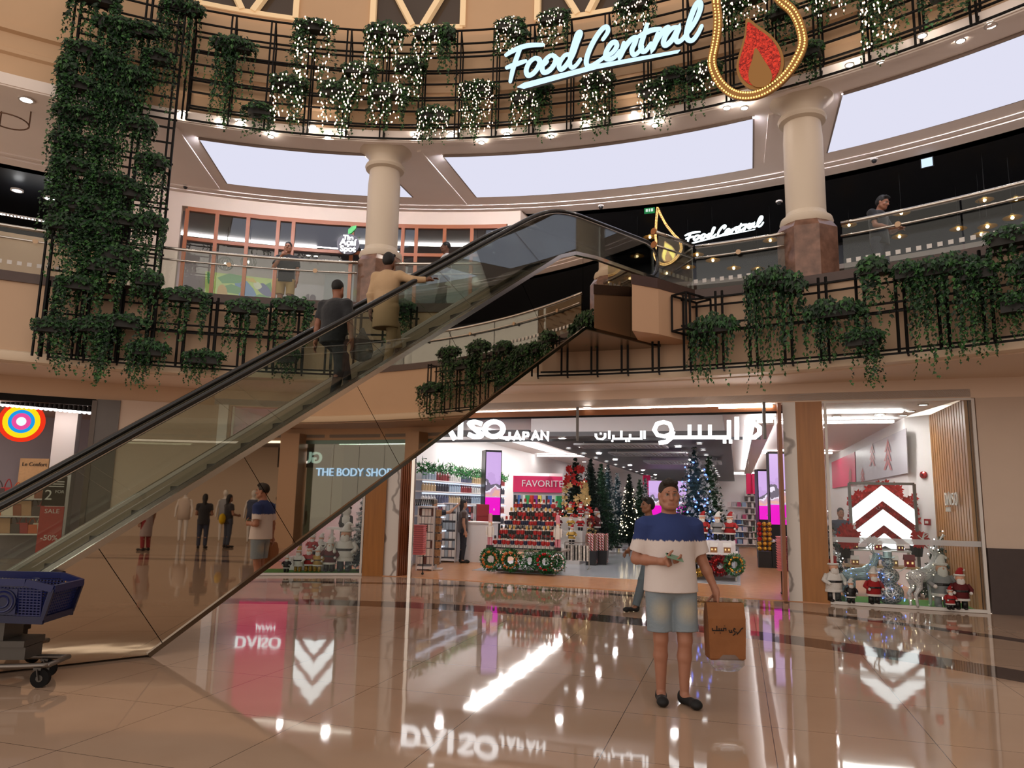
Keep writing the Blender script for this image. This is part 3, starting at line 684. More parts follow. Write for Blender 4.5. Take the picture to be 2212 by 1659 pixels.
# latin word: D A I S O
wst = H*.24
def lett(name, strokes, w=None, m=signw, par=None, dep=.06, fr=None):
    q = MB()
    for s_ in strokes:
        pts, cl = s_ if isinstance(s_, tuple) else (s_, False)
        q.stroke(pts, w or wst, dep, fr or sfr, closed=cl)
    return q.build(name, m, par or sg, world=True)
def ellp(cx, cy, rx, ry, a0=0, a1=360, n=24): return [(cx+rx*math.cos(R_(a0+(a1-a0)*i/n)), cy+ry*math.sin(R_(a0+(a1-a0)*i/n))) for i in range(n+1)]
uI = signuv(996, 930)[0]; uS = signuv(1028, 930)[0]; uO = signuv(1068, 930)[0]
h2 = H/2; zm = zb+h2
def latinword(uD, sc=1.0): pass
W_ = wst
lett('letter', [[(uI, zb), (uI, ztop)]])
lett('letter', [catmull([(uS+.14, ztop-.09), (uS, ztop-W_/2), (uS-.13, zm+.12), (uS, zm), (uS+.14, zm-.12), (uS, zb+W_/2), (uS-.15, zb+.1)], 6)])
lett('letter', [(ellp(uO, zm, .20, h2-W_/2)[:-1], True)])
uA = uI-.36
lett('letter', [[(uA-.24, zb), (uA, ztop-.03), (uA+.24, zb)]])
uD = uA-.52
lett('letter', [([(uD-.15, zb+W_/2), (uD-.15, ztop-W_/2)]+ellp(uD, zm, .17, h2-W_/2, 80, -80, 12), True)])
# small latin word
uj0, uj1 = signuv(1090, 940)[0], signuv(1189, 940)[0]; hj = signuv(1140, 933)[1]-signuv(1140, 951)[1]; zj = signuv(1140, 951)[1]
cw = (uj1-uj0)/5
js = {0: [[(.62, 1), (.62, .25), (.45, .06), (.2, .1)]], 1: [[(.05, 0), (.45, 1), (.85, 0)], [(.2, .32), (.7, .32)]], 2: [[(.15, 0), (.15, 1)], [(.15, .94), (.6, .9), (.66, .66), (.6, .45), (.15, .42)]],
      3: [[(.05, 0), (.45, 1), (.85, 0)], [(.2, .32), (.7, .32)]], 4: [[(.12, 0), (.12, 1), (.78, 0), (.78, 1)]]}
for k in range(5):
    lett('letter', [[(uj0+cw*(k+x), zj+hj*y) for x, y in s_] for s_ in js[k]], hj*.2)
# arabic big word, right to left: dal, alif, ya, sin, waw
def PX(pts): return [signuv(x, y) for x, y in pts]
bw = wst*.82
lett('letter', [PX([(1608, 913), (1628, 914), (1641, 924), (1641, 936), (1630, 945), (1605, 945)])], bw)
lett('letter', [PX([(1592, 901), (1592, 950)])], bw)
lett('letter', [PX([(1575, 908), (1575, 945), (1545, 945)]), PX([(1562, 954), (1569, 954)]), PX([(1575, 954), (1582, 954)])], bw*.9)
lett('letter', [PX([(1545, 945), (1440, 945)]), PX([(1534, 918), (1534, 945)]), PX([(1512, 918), (1512, 945)]), PX([(1490, 918), (1490, 945)])], bw*.8)
wv_ = PX([(1452, 928), (1447, 916), (1434, 912), (1420, 916), (1414, 929), (1421, 940), (1436, 943), (1450, 938)])
lett('letter', [(wv_, True), PX([(1455, 932), (1452, 945), (1440, 955), (1424, 957)])], bw*.9)
# arabic small word
sw = hj*.2
lett('letter', [PX([(1393, 931), (1393, 948)])], sw); lett('letter', [PX([(1386, 931), (1386, 948), (1370, 948)])], sw)
lett('letter', [PX([(1370, 948), (1345, 948)]), PX([(1362, 938), (1362, 948)]), PX([(1352, 953), (1355, 953)]), PX([(1358, 953), (1361, 953)])], sw)
lett('letter', [PX([(1343, 931), (1343, 948), (1326, 948), (1326, 940)]), PX([(1322, 953), (1325, 953)])], sw)
lett('letter', [PX([(1317, 931), (1317, 948)])], sw)
lett('letter', [PX([(1308, 936), (1308, 944), (1302, 949), (1292, 948), (1288, 943), (1288, 937)]), PX([(1297, 937), (1300, 937)])], sw)
q = MB(); q.bar(Vector(sign_o)-sn*.08+sd*.2+UZ*(zb-.03), Vector(sign_o)-sn*.08+sd*7.0+UZ*(zb-.03), .03, .05); q.build('rail', mat('sign rail grey', '3d3c40', .4), sg, world=True)
for x in (1245, 1650):
    uu = signuv(x, 900)[0]; q = MB(); q.bar(sign_o-sn*.08+sd*uu+UZ*(zb-.05), sign_o-sn*.08+sd*uu+UZ*3.46, .05); q.build('post', mat('sign post grey', '6b6763', .4), sg, world=True)
# ================================================================ railings of the upper gallery
raildisc = mat('rail disc bronze', 'a58a70', .35, .8)
paneg = glassmat('balustrade glass', 'f2f6f3', .0, ks=.55)
dotm = mat('frosted dot', 'd8d4d0', .5)
def railing(a0, a1, lab, pane=7.5, dots=None, r=13.12):
    t = thing('glass_railing', lab, 'railing', rp((a0+a1)/2, r, 5.385)); n = max(3, int(abs(a1-a0)/1.2))
    q = MB(); q.tube([rp(a0+(a1-a0)*i/n, r, 6.2) for i in range(n+1)], .032, 10); q.build('handrail', chrome, t, world=True, smooth=True)
    q = MB(); q.tube([rp(a0+(a1-a0)*i/n, r-.05, 5.97) for i in range(n+1)], .019, 8); q.build('mid_rail', chrome, t, world=True, smooth=True)
    k = max(1, round(abs(a1-a0)/pane)); w = (a1-a0)/k; sg_ = 1 if w > 0 else -1
    for i in range(k):
        q = MB(); q.arc([(r-.006, 5.39), (r-.006, 6.16), (r+.006, 6.16), (r+.006, 5.39)], a0+w*i+.06*sg_, a0+w*(i+1)-.06*sg_, 6); q.build('glass_pane', paneg, t, world=True)
        q = MB(); p = rp(a0+w*(i+.5), r, 5.97); dv = (p-Vector((CX, CY, 5.97))).normalized(); q.tube([p-dv*.09, p-dv*.075], .045, 14); q.build('standoff_disc', raildisc, t, world=True)
    if dots:
        q = MB(); n2 = int(abs(dots[1]-dots[0])/.62)
        for i in range(n2):
            a = dots[0]+(dots[1]-dots[0])*i/n2; p = rp(a, r-.012, 5.55); rz = R_(a)-math.pi/2; q.box(p, (.07, .004, .07), rz)
        q.build('frosted_dots', dotm, t, world=True)
    return t
railing(135, 92.6, 'long curved glass railing left of the column by the fruit bowl shop', dots=(124, 115))
railing(89.4, 77.0, 'curved glass railing between the column and the escalator top')
railing(64.0, 57.3, 'short glass railing between the escalator landing and the right column', dots=(64, 58))
railing(53.4, -28, 'curved glass railing right of the right column in front of the dark food hall', dots=(53, 36))
# landing block beside the escalator head
LA = atz(1365, 592, 5.385); AP = atz(1422, 602, 5.385); RB, _ = atring(1500, 632, 13.05); RB.z = 5.385
back = RB+Vector((VX, VY, 0))*.25; backl = LA+Vector((VX, VY, 0))*1.0
def plan(P, z0, z1, m, name, st_=True, parent=None):
    b = MB(); n = len(P); b.add([Vector((p.x, p.y, z0)) for p in P]+[Vector((p.x, p.y, z1)) for p in P], [tuple(reversed(range(n))), tuple(range(n, 2*n))]+[(i, (i+1) % n, n+(i+1) % n, n+i) for i in range(n)])
    o = b.build(name, m, parent, world=parent is not None, centre=False)
    return struct(o) if st_ else o
LP_ = [LA, AP, RB, back, backl]
plan(LP_, 4.42, 5.21, mat('warm beige plaster', 'c9a384', .6), 'wall_landing')
gp = lambda p, k: p+(p-(LA+AP+RB)/3).normalized()*k
plan([gp(LA, .02), gp(AP, .04), gp(RB, .02), back, backl], 5.21, 5.385, deckm, 'trim_11')
t = thing('glass_railing', 'straight glass railing on the beige landing block beside the escalator head', 'railing', (AP+RB)/2)
d_ = (RB-AP); a_ = AP+d_*.02+Vector((0, 0, 0)); c_ = RB-d_*.03; up1 = Vector((0, 0, .815))
q = MB(); q.tube([a_-d_*.12+up1, c_+up1], .032, 10); q.build('handrail', chrome, t, world=True, smooth=True)
q = MB(); q.tube([a_-d_*.12+up1*.71, c_+up1*.71], .019, 8); q.build('mid_rail', chrome, t, world=True, smooth=True)
q = MB(); nn = Vector((d_.y, -d_.x, 0)).normalized()*.006; q.hexa([a_-nn, c_-nn, c_+nn, a_+nn]+[p+Vector((0, 0, .77)) for p in (a_-nn, c_-nn, c_+nn, a_+nn)]); q.build('glass_pane', paneg, t, world=True)
q = MB()
for k in range(8): p = a_+(c_-a_)*(k+.5)/8-nn*2+Vector((0, 0, .16)); q.box(p, (.07, .004, .07), math.atan2(d_.y, d_.x))
q.build('frosted_dots', dotm, t, world=True)
for z_ in (up1, up1*.71):
    q = MB(); e = a_-d_*.12+z_; q.tube([e, e-d_.normalized()*.02], .06, 14); q.build('end_disc', mat('copper disc', 'b4764a', .35, .7), t, world=True)

# ================================================================ black steel trellises
def trellis(name, lab, a0, a1, fr, br, zf, zb, bracket, step, posts=None):
    t = thing(name, lab, 'trellis', rp((a0+a1)/2, fr, zf[0])); n = max(4, int(abs(a1-a0)/1.5))
    for r, zs in ((fr, zf), (br, zb)):
        for z in zs:
            q = MB()
            for i in range(n): q.bar(rp(a0+(a1-a0)*i/n, r, z), rp(a0+(a1-a0)*(i+1)/n, r, z), .03)
            q.build('rail', black, t, world=True)
    k = max(1, int(round(abs(a1-a0)/step)))
    for i in range(k+1): q = MB(); bracket(q, a0+(a1-a0)*i/k); q.build('bracket', black, t, world=True)
    return t
def br_up(q, a):
    w = .028; z0, z1 = 8.73, 11.08
    q.bar(rp(a, 12.9, z0), rp(a, 12.9, z1), w); q.bar(rp(a, 13.17, z0+.4), rp(a, 13.17, z1-.35), w)
    q.bar(rp(a, 12.9, z1), rp(a, 13.17, z1-.35), w); q.bar(rp(a, 12.9, z0), rp(a, 13.17, z0+.4), w); q.bar(rp(a+.35, 12.9, z0), rp(a+.35, 12.9, z1), w)
trellis('steel_trellis', 'long black steel trellis curving along the top level below the lattice windows', 107.5, 14, 12.9, 13.15, [8.73+.2937*i for i in range(9)], [9.1, 9.7, 10.3, 10.75], br_up, 3.4)
def br_lo(q, a):
    w = .034
    for da, r in ((0, 12.72), (.5, 12.72), (.25, 12.98)): q.bar(rp(a+da, r, 3.87), rp(a+da, r, 5.22), w)
    for z in (3.87, 4.58, 5.2): q.bar(rp(a, 12.72, z), rp(a+.25, 13.06, z), w*.8)
ZF, ZB = [3.88, 4.52, 4.66, 5.12], [3.99, 4.6, 5.05]
trellis('steel_trellis', 'black steel trellis on the gallery front left of the escalator riders', 115.4, 87, 12.72, 12.98, ZF, ZB, br_lo, 2.45)
trellis('steel_trellis', 'black steel trellis on the gallery front right of the escalator', 76.5, 29.5, 12.72, 12.98, ZF, ZB, br_lo, 2.45)
def br_tw(q, a):
    w = .03
    for da, r in ((0, 12.68), (.45, 12.68), (.2, 12.95)): q.bar(rp(a+da, r, 3.87), rp(a+da, r, 12.6), w)
trellis('steel_trellis', 'tall black steel trellis tower hung with ivy at the left of the atrium', 116.0, 108.2, 12.68, 12.95, [5.4+.3*i for i in range(25)], [6.0+.9*i for i in range(8)], br_tw, 2.5)
# square frame on the landing block
t = thing('hanging_cage', 'small black steel box frame hanging on the beige landing block', 'frame', RB)
p0, p1 = atpl(1447, 640, AP, (d_.y, -d_.x, 0)), atpl(1492, 727, AP, (d_.y, -d_.x, 0)); nz_ = Vector((d_.y, -d_.x, 0)).normalized()
zt, zb2 = p0.z, p1.z
q = MB(); cs = []
for off_ in (.04, .34):
    A = Vector((p0.x, p0.y, 0))+nz_*off_; B = Vector((RB.x, RB.y, 0))+nz_*off_
    R4 = [A+Vector((0, 0, zb2)), B+Vector((0, 0, zb2)), B+Vector((0, 0, zt)), A+Vector((0, 0, zt))]; cs.append(R4)
    for i in range(4): q.bar(R4[i], R4[(i+1) % 4], .03)
for i in range(4): q.bar(cs[0][i], cs[1][i], .03)
q.build('bars', black, t, world=True)

# ================================================================ ivy
leafm = [mat('ivy leaf green', '1f4120', .5, island=.5), mat('ivy leaf fresh', '305a28', .5, island=.4), mat('ivy leaf deep', '142a1a', .5, island=.5)]
bulb = glow('fairy light', 'ffdcc0', 5.0, mis=False)
LEAF = [(0, 0), (.32, .12), (.5, .38), (.22, .55), (0, 1.05), (-.22, .55), (-.5, .38), (-.32, .12)]
def leaf(mb, p, s, rg, m, out):
    ax = Vector((rg.gauss(0, .35)+out.x*.5, rg.gauss(0, .35)+out.y*.5, -1.0)).normalized()
    nrm = (out+Vector((rg.gauss(0, .5), rg.gauss(0, .5), rg.gauss(.35, .35)))).normalized(); sd_ = ax.cross(nrm)
    if sd_.length < .1: return
    sd_.normalize(); nrm = sd_.cross(ax); vs = []
    for x, y in LEAF: vs.append(p+sd_*(x*s)+ax*(y*s)+nrm*(-abs(x)*s*.35))
    mb.add(vs, [(0, 1, 2, 3, 4), (0, 4, 5, 6, 7)], m)
def ivy_mesh(w, h, seed, dens=1.0):
    rg = random.Random(seed); q = MB(); dp = .26
    for i in range(int(300*w*dens/.7)):   # mound on top
        a = rg.uniform(0, 2*math.pi); r = math.sqrt(rg.random()); x = r*math.cos(a)*w*.55; y = r*math.sin(a)*dp*.8; z = .02+.13*(1-r*r)*rg.uniform(.3, 1.1)-.14*rg.random()
        leaf(q, Vector((x, y, z)), rg.uniform(.055, .09), rg, rg.choice([0, 0, 1, 2]), Vector((x/w*1.4, min(0, y)*2-.5, .4)))
    ns = int(w*52*dens); heavy = [rg.uniform(-.5, .5) for _ in range(3)]
    for k in range(ns):
        u = rg.choice(heavy)+rg.gauss(0, .13) if rg.random() < .72 else rg.uniform(-.5, .5)
        u = max(-.52, min(.52, u)); x = u*w; y = rg.uniform(-.5, .45)*dp; L = h*(rg.uniform(.35, 1.0) if rg.random() < .75 else rg.uniform(.2, .5)); z = 0.0
        dx = rg.gauss(0, .05); ph = rg.uniform(0, 6)
        while z < L:
            f = z/L; px_ = x+dx*z+.025*math.sin(z*7+ph)
            out = Vector((u*.7+rg.gauss(0, .4), -.8 if y < .02 else .3, .1))
            leaf(q, Vector((px_+rg.gauss(0, .018), y+rg.gauss(0, .02), -z)), rg.uniform(.05, .085)*(1.05-.35*f), rg, rg.choice([0, 0, 1, 2, 2]) if f < .8 else rg.choice([0, 1, 1]), out)
            z += rg.uniform(.028, .058)
    return q
def bulb_mesh(w, h, seed):
    rg = random.Random(seed+99); q = MB()
    for i in range(int(95*w*h)):
        x = rg.uniform(-.45, .45)*w; z = -rg.uniform(.0, .93)*h; y = -.16-rg.random()*.05
        q.ball((x, y, z), .0135, 5, 4, sc=(.85, .85, 1.5))
    return q
IV = {}
for key, (w, h) in {'s': (.48, .75), 'm': (.62, 1.0), 'l': (.62, 1.45), 'x': (.95, 1.5), 't': (.30, 1.1), 'w': (.85, .85)}.items():
    for sd_ in range(2): IV[key, sd_] = (w, h, ivy_mesh(w, h, ord(key)*7+sd_).mesh('ivy', leafm), bulb_mesh(w, h, ord(key)*3+sd_).mesh('fairy_lights', bulb))
planterm = mat('dark planter', '1c1b18', .6)
PLM = MB().box((0, 0, -.1), (1, .2, .18)).mesh('planter', planterm)
ivn = [0]
def ivy(p, ang, w, h, lights, lab, grp):
    best = min(IV, key=lambda k: abs(math.log(IV[k][0]/w))*.8+abs(math.log(IV[k][1]/h))+.05*((ivn[0]+ord(k[0])+k[1]) % 2)); W, H_, me, bm_ = IV[best]; ivn[0] += 1
    t = thing('ivy_planter', lab, 'plant', p, R_(ang)-math.pi/2+math.pi+math.pi, grp)
    sx_ = min(1.35, max(.75, w/W)); sz = min(1.35, max(.75, h/H_))
    o = bpy.data.objects.new('ivy', me); COL.objects.link(o); o.parent = t; o.scale = (sx_*(-1 if ivn[0] % 2 else 1), 1, sz)
    o = bpy.data.objects.new('planter', PLM); COL.objects.link(o); o.parent = t; o.scale = (w*.75, 1, 1)
    if lights:
        o = bpy.data.objects.new('fairy_lights', bm_); COL.objects.link(o); o.parent = t; o.scale = (sx_, 1, sz*.95)
    return t
def ivset(lst, rad, grp, labf):
    lst = sorted(lst, key=lambda q: q[0]); cnt = {}
    for (x, y0, y1, w, li) in lst:
        p, a = atring(x, y0+6, rad); pb, _ = atring(x, y1, rad); dist = p.y*math.cos(PITCH)+(p.z-CAMH)*math.sin(PITCH)
        key = labf(x, y0, li); cnt[key] = cnt.get(key, 0)+1
        ivy(p, a, w*dist/FPX, p.z-pb.z, li, key % ORD[cnt[key]-1], grp)
ivset([(395, 2, 235, 88, 0), (505, 85, 285, 95, 0), (562, 225, 300, 62, 0), (625, 165, 290, 78, 1), (682, 45, 200, 80, 1), (728, 178, 300, 80, 1), (775, 138, 240, 70, 1), (835, 55, 165, 90, 1), (885, 128, 235, 70, 1),
       (838, 185, 288, 80, 1), (925, 58, 150, 66, 1), (965, 60, 275, 38, 0), (940, 233, 318, 76, 1), (1032, 178, 310, 85, 1), (1100, 42, 130, 62, 1), (1122, 60, 200, 40, 0), (1136, 195, 290, 66, 1), (1195, 25, 120, 66, 1), (1172, 175, 305, 40, 0),
       (1292, 160, 300, 72, 1), (1368, -4, 95, 84, 1), (1412, 178, 285, 72, 1), (1452, 150, 240, 50, 0), (1528, 135, 215, 62, 1), (1500, 150, 255, 40, 0), (1610, -20, 75, 110, 1), (1785, -45, 65, 90, 1), (1750, 95, 180, 55, 0), (1900, -45, 140, 85, 1),
       (1690, 10, 120, 60, 0), (2045, -40, 55, 90, 0)], 12.78,
      'ivy planters on the top trellis', lambda x, y, l: ('ivy planter with fairy lights' if l else 'unlit ivy planter')+' '+('high' if y < 100 else 'low')+' on the top trellis, %s from the ivy tower')
ivset([(205, -20, 110, 92, 0), (262, 45, 250, 110, 0), (192, 95, 270, 84, 0), (312, 50, 200, 80, 0), (172, 235, 400, 100, 0), (255, 200, 400, 90, 0), (300, 255, 380, 70, 0), (330, 335, 520, 64, 0), (165, 345, 520, 84, 0), (240, 375, 560, 92, 0),
       (288, 400, 560, 70, 0), (140, 470, 620, 76, 0), (200, 480, 640, 92, 0), (325, 465, 600, 60, 0), (255, 535, 660, 84, 0), (145, 130, 330, 40, 0), (215, 300, 470, 80, 0), (230, 120, 330, 90, 0), (285, 150, 380, 90, 0), (180, 170, 360, 80, 0), (345, 110, 260, 60, 0), (190, 430, 600, 90, 0), (265, 460, 640, 90, 0), (150, 290, 470, 70, 0), (225, 560, 690, 80, 0), (320, 590, 700, 60, 0)], 12.58,
      'ivy planters on the tower trellis', lambda x, y, l: 'ivy planter on the tall trellis tower, '+('high near its top' if y < 210 else ('at its middle' if y < 390 else 'near the gallery rail'))+', %s from its outer edge')
ivset([(172, 598, 770, 80, 0), (118, 690, 815, 84, 0), (205, 690, 830, 82, 0), (268, 680, 840, 92, 0), (322, 740, 850, 84, 0), (402, 625, 745, 88, 0), (442, 758, 832, 84, 0), (532, 650, 775, 78, 0), (632, 645, 760, 78, 0), (622, 755, 832, 50, 0), (858, 650, 750, 74, 0)], 12.6,
      'ivy planters left of the escalator', lambda x, y, l: 'ivy planter '+('under the rail' if y < 670 else 'low down')+' on the gallery trellis, %s from the tower foot')
ivset([(1305, 668, 725, 84, 0), (1540, 690, 845, 104, 0), (1660, 588, 850, 100, 0), (1715, 600, 840, 46, 0), (1800, 655, 800, 120, 0), (1882, 562, 740, 62, 0), (1862, 715, 845, 84, 0), (2035, 560, 820, 130, 0), (2110, 570, 790, 84, 0), (2180, 495, 640, 90, 0), (1960, 570, 680, 60, 0), (2190, 640, 740, 60, 0)], 12.6,
      'ivy planters right of the escalator', lambda x, y, l: 'ivy planter '+('under the top rail' if y < 670 else 'low')+' on the escalator side trellis, %s from the landing block')
for i, (a, z0, z1) in enumerate(((30.6, 4.6, 3.6), (33.4, 5.5, 4.0), (36.2, 5.1, 3.8), (38.6, 5.5, 4.3), (41.5, 4.9, 4.0))):
    ivy(rp(a, 12.6, z0), a, .75, z0-z1, 0, 'ivy planter mirrored in the escalator side, %s from its dark outer corner' % ORD[i], 'ivy planters mirrored in the escalator')

# ---- small round downlights under the top level
gl0 = disc(atz(2140, 55, 8.72), .072, glow('gallery downlight lens', 'fff1e2', 90.0), 'small round downlight in the soffit at the right frame edge', 'downlights below the top trellis')
for i, (x, y) in enumerate([(393, 243), (475, 270), (520, 263), (585, 295), (676, 273), (708, 296), (738, 285), (898, 296), (975, 288), (1040, 308), (1095, 290), (1190, 295), (1265, 270), (1370, 243), (1415, 271), (1570, 233), (1608, 233), (1835, 140), (1903, 138), (1992, 77), (2075, 88)]):
    p = atz(x, y, 8.72) if x > 1800 else atring(x, y, 12.99)[0]; dup(gl0, p, 0, 'small round downlight in the soffit below the top trellis, %s from the ivy tower' % ORD[i], .8, 'downlights below the top trellis')
dup(dl, atz(57, 215, 8.735), 0, 'larger round downlight in the soffit left of the ivy tower', 1.5)
hl = thing('hanging_ring', 'thin bronze ring hanging from the soffit left of the ivy tower', 'light', atz(18, 262, 8.45))
q = MB(); q.tube([(.33*math.cos(a*.2618), .33*math.sin(a*.2618), 0) for a in range(24)], .014, 6, closed=True); q.build('ring', mat('dark bronze', '6b5140', .4, .6), hl)
for k in range(3): q = MB(); a = k*2.094+.5; q.bar((.33*math.cos(a), .33*math.sin(a), 0), (.33*math.cos(a), .33*math.sin(a), .29), .018); q.build('hanger', MATS['dark bronze'], hl)
# dome cameras
def dome(p, lab):
    t = thing('dome_camera', lab, 'camera', p); q = MB(); q.lathe([(.07, 0), (.07, -.03), (.02, -.04)], 16); q.build('base', mat('camera white', 'c9c2bc', .4), t)
    q = MB(); q.ball((0, 0, -.045), .05, 14, 8); q.build('dome', mat('dark dome', '1a1a1c', .1), t, smooth=True)
for (x, y), lb in (((401, 400), 'small dome camera above the fruit bowl shop beside the ivy tower'), ((1298, 444), 'small dome camera above the escalator head'), ((1888, 343), 'small dome camera right of the right column'), ((1683, 434), 'small dome camera left of the right column')):
    dome(atring(x, y, 16.3)[0] if x < 1600 else atring(x, y, 16.4)[0], lb)
# ================================================================ escalator
EA = R_(41.0); ET = Vector((math.cos(EA), math.sin(EA), 0)); EN = Vector((-math.sin(EA), math.cos(EA), 0)); E0 = Vector((-3.55, 7.68, 0)); TN = .705
def ep(s, o, z): return E0+ET*s+EN*o+Vector((0, 0, z))
esc = thing('escalator', 'escalator with glass sides and a mirror clad underside rising to the upper gallery', 'escalator', E0+ET*-2+EN*.85)
mirror = mat('mirror cladding', 'd6c9ba', .015, 1.0)
trimd = mat('dark polished trim', '6f6459', .12, 1.0)
rubber = mat('black handrail rubber', '121110', .25, coat=.5)
stepm = mat('grooved step metal', '4c4844', .45, .6)
skirt = mat('skirt panel', 'b5a48e', .4, .1)
egl = glassmat('escalator glass', 'edf1ec', .02, ks=.9)
def slabp(name, pts, o0, o1, m, par=esc):
    q = MB(); n = len(pts); q.add([ep(s, o0, z) for s, z in pts]+[ep(s, o1, z) for s, z in pts], [tuple(range(n)), tuple(reversed(range(n, 2*n)))]+[(i, n+i, n+(i+1) % n, (i+1) % n) for i in range(n)])
    return q.build(name, m, par, world=True)
zd = lambda s: 1.47+TN*s
zl = lambda s: TN*s
# mirror panels, cut along seams square to the slope
sS = [-4.6, -3.2, -1.9, -.55, .8, 2.15, 3.5, 4.85, 6.2, 7.4, 8.62]
k_ = TN   # seam leans: ds = -k dz
def topz(s): return 5.62 if s > 5.88 else max(.25, zd(s))
def lowz(s): return 0.02 if s < 0.03 else min(4.415, zl(s))
def isect(s0, fz):   # point on curve fz along the seam starting at top s0
    lo_, hi_ = 0.0, 2.4; zt_ = topz(s0)
    for _ in range(40):
        mid = (lo_+hi_)/2; s = s0+mid*k_ if s0 < 6.1 else s0
        if zt_-mid > fz(s): lo_ = mid
        else: hi_ = mid
    return (s0+lo_*k_ if s0 < 6.1 else s0, zt_-lo_)
def path(a, c, f): return [(a+(c-a)*i/6, f(a+(c-a)*i/6)) for i in range(7)]
for a, c in zip(sS[:-1], sS[1:]):
    la, lc = isect(a, lowz), isect(c, lowz); g = .003
    br = [s for s in (0.03, 6.26) if la[0] < s < lc[0]]; bt = [s for s in (5.88, -1.73) if a < s < c]
    top = [(a+g, topz(a+g))]+[(s, topz(s)) for s in sorted(bt)]+[(c-g, topz(c-g))]
    bot = [(lc[0]-g, lowz(lc[0]-g))]+[(s, lowz(s)) for s in sorted(br, reverse=True)]+[(la[0]+g, lowz(la[0]+g))]
    slabp('mirror_panel', list(reversed(bot+top)) if False else top+bot, 0, .03, mirror)
# back cladding and soffit
slabp('back_cladding', [(-4.6, .02), (.03, .02), (6.26, 4.415), (8.62, 4.415), (8.62, 5.62), (5.88, 5.62), (-1.73, .25), (-4.6, .25)], 1.63, 1.66, mat('beige cladding', 'b79c82', .4))
q = MB(); q.hexa([ep(.03, .0, 0), ep(.03, 1.66, 0), ep(6.26, 1.66, 4.40), ep(6.26, 0, 4.40), ep(0, .0, .03), ep(0, 1.66, .03), ep(6.2, 1.66, 4.43), ep(6.2, 0, 4.43)])
q.hexa([ep(6.2, 0, 4.385), ep(8.62, 0, 4.385), ep(8.62, 1.66, 4.385), ep(6.2, 1.66, 4.385), ep(6.2, 0, 4.415), ep(8.62, 0, 4.415), ep(8.62, 1.66, 4.415), ep(6.2, 1.66, 4.415)]); q.build('underside', mat('escalator soffit', '9a8673', .25, .5), esc, world=True)
for nm, pts, o, w, m in (('lower_edge_trim', [(0, .02), (6.26, 4.42), (8.62, 4.42)], -.005, .045, trimd), ('near_deck_trim', [(-4.5, .27), (-1.73, .27), (5.2, zd(5.2)+.02), (5.65, 5.48), (6.0, 5.62), (6.5, 5.66), (8.62, 5.64)], -.01, .06, chrome), ('far_deck_trim', [(-4.5, .27), (-1.73, .27), (5.2, zd(5.2)+.02), (5.65, 5.48), (6.0, 5.62), (6.5, 5.66), (8.62, 5.64)], 1.33, .06, mat('pale deck trim', 'd8d0c4', .3, .2))):
    q = MB()
    for (a, b_), (c, e_) in zip(pts[:-1], pts[1:]): q.bar(ep(a, o, b_), ep(c, o, e_), .05, w)
    q.build(nm, m, esc, world=True)
deckp = [(-4.5, .27), (-1.73, .27), (5.2, zd(5.2)), (5.65, 5.46), (6.0, 5.6), (8.62, 5.62)]
for nm, o0, o1 in (('near_deck', 0.0, .44), ('far_deck', 1.24, 1.66)):
    q = MB(); n = len(deckp); q.add([ep(s, o, z) for o in (o0, o1) for s, z in deckp], [(i, i+1, n+i+1, n+i) for i in range(n-1)]); q.build(nm, brush, esc, world=True)
for nm, o in (('near_skirt', .44), ('far_skirt', 1.24)):
    slabp(nm, [(s, z-.36) for s, z in deckp]+[(s, z-.002) for s, z in reversed(deckp)], o, o+.012, skirt)
    slabp('skirt_brush', [(s, z-.20) for s, z in deckp]+[(s, z-.15) for s, z in reversed(deckp)], o-.03 if o > 1 else o+.012, o if o > 1 else o+.045, rubber)
# steps
zst = lambda s: 1.39+TN*s
s = -1.97; first = True
while s < 5.55:
    z = zst(s); slabp('step', [(s, z-.28), (s+.4, z-.02), (s+.4, z), (s, z)], .46, 1.22, stepm); s += .4
slabp('floor_plate', [(5.6, 5.33), (8.62, 5.33), (8.62, 5.37), (5.6, 5.37)], .46, 1.22, brush)
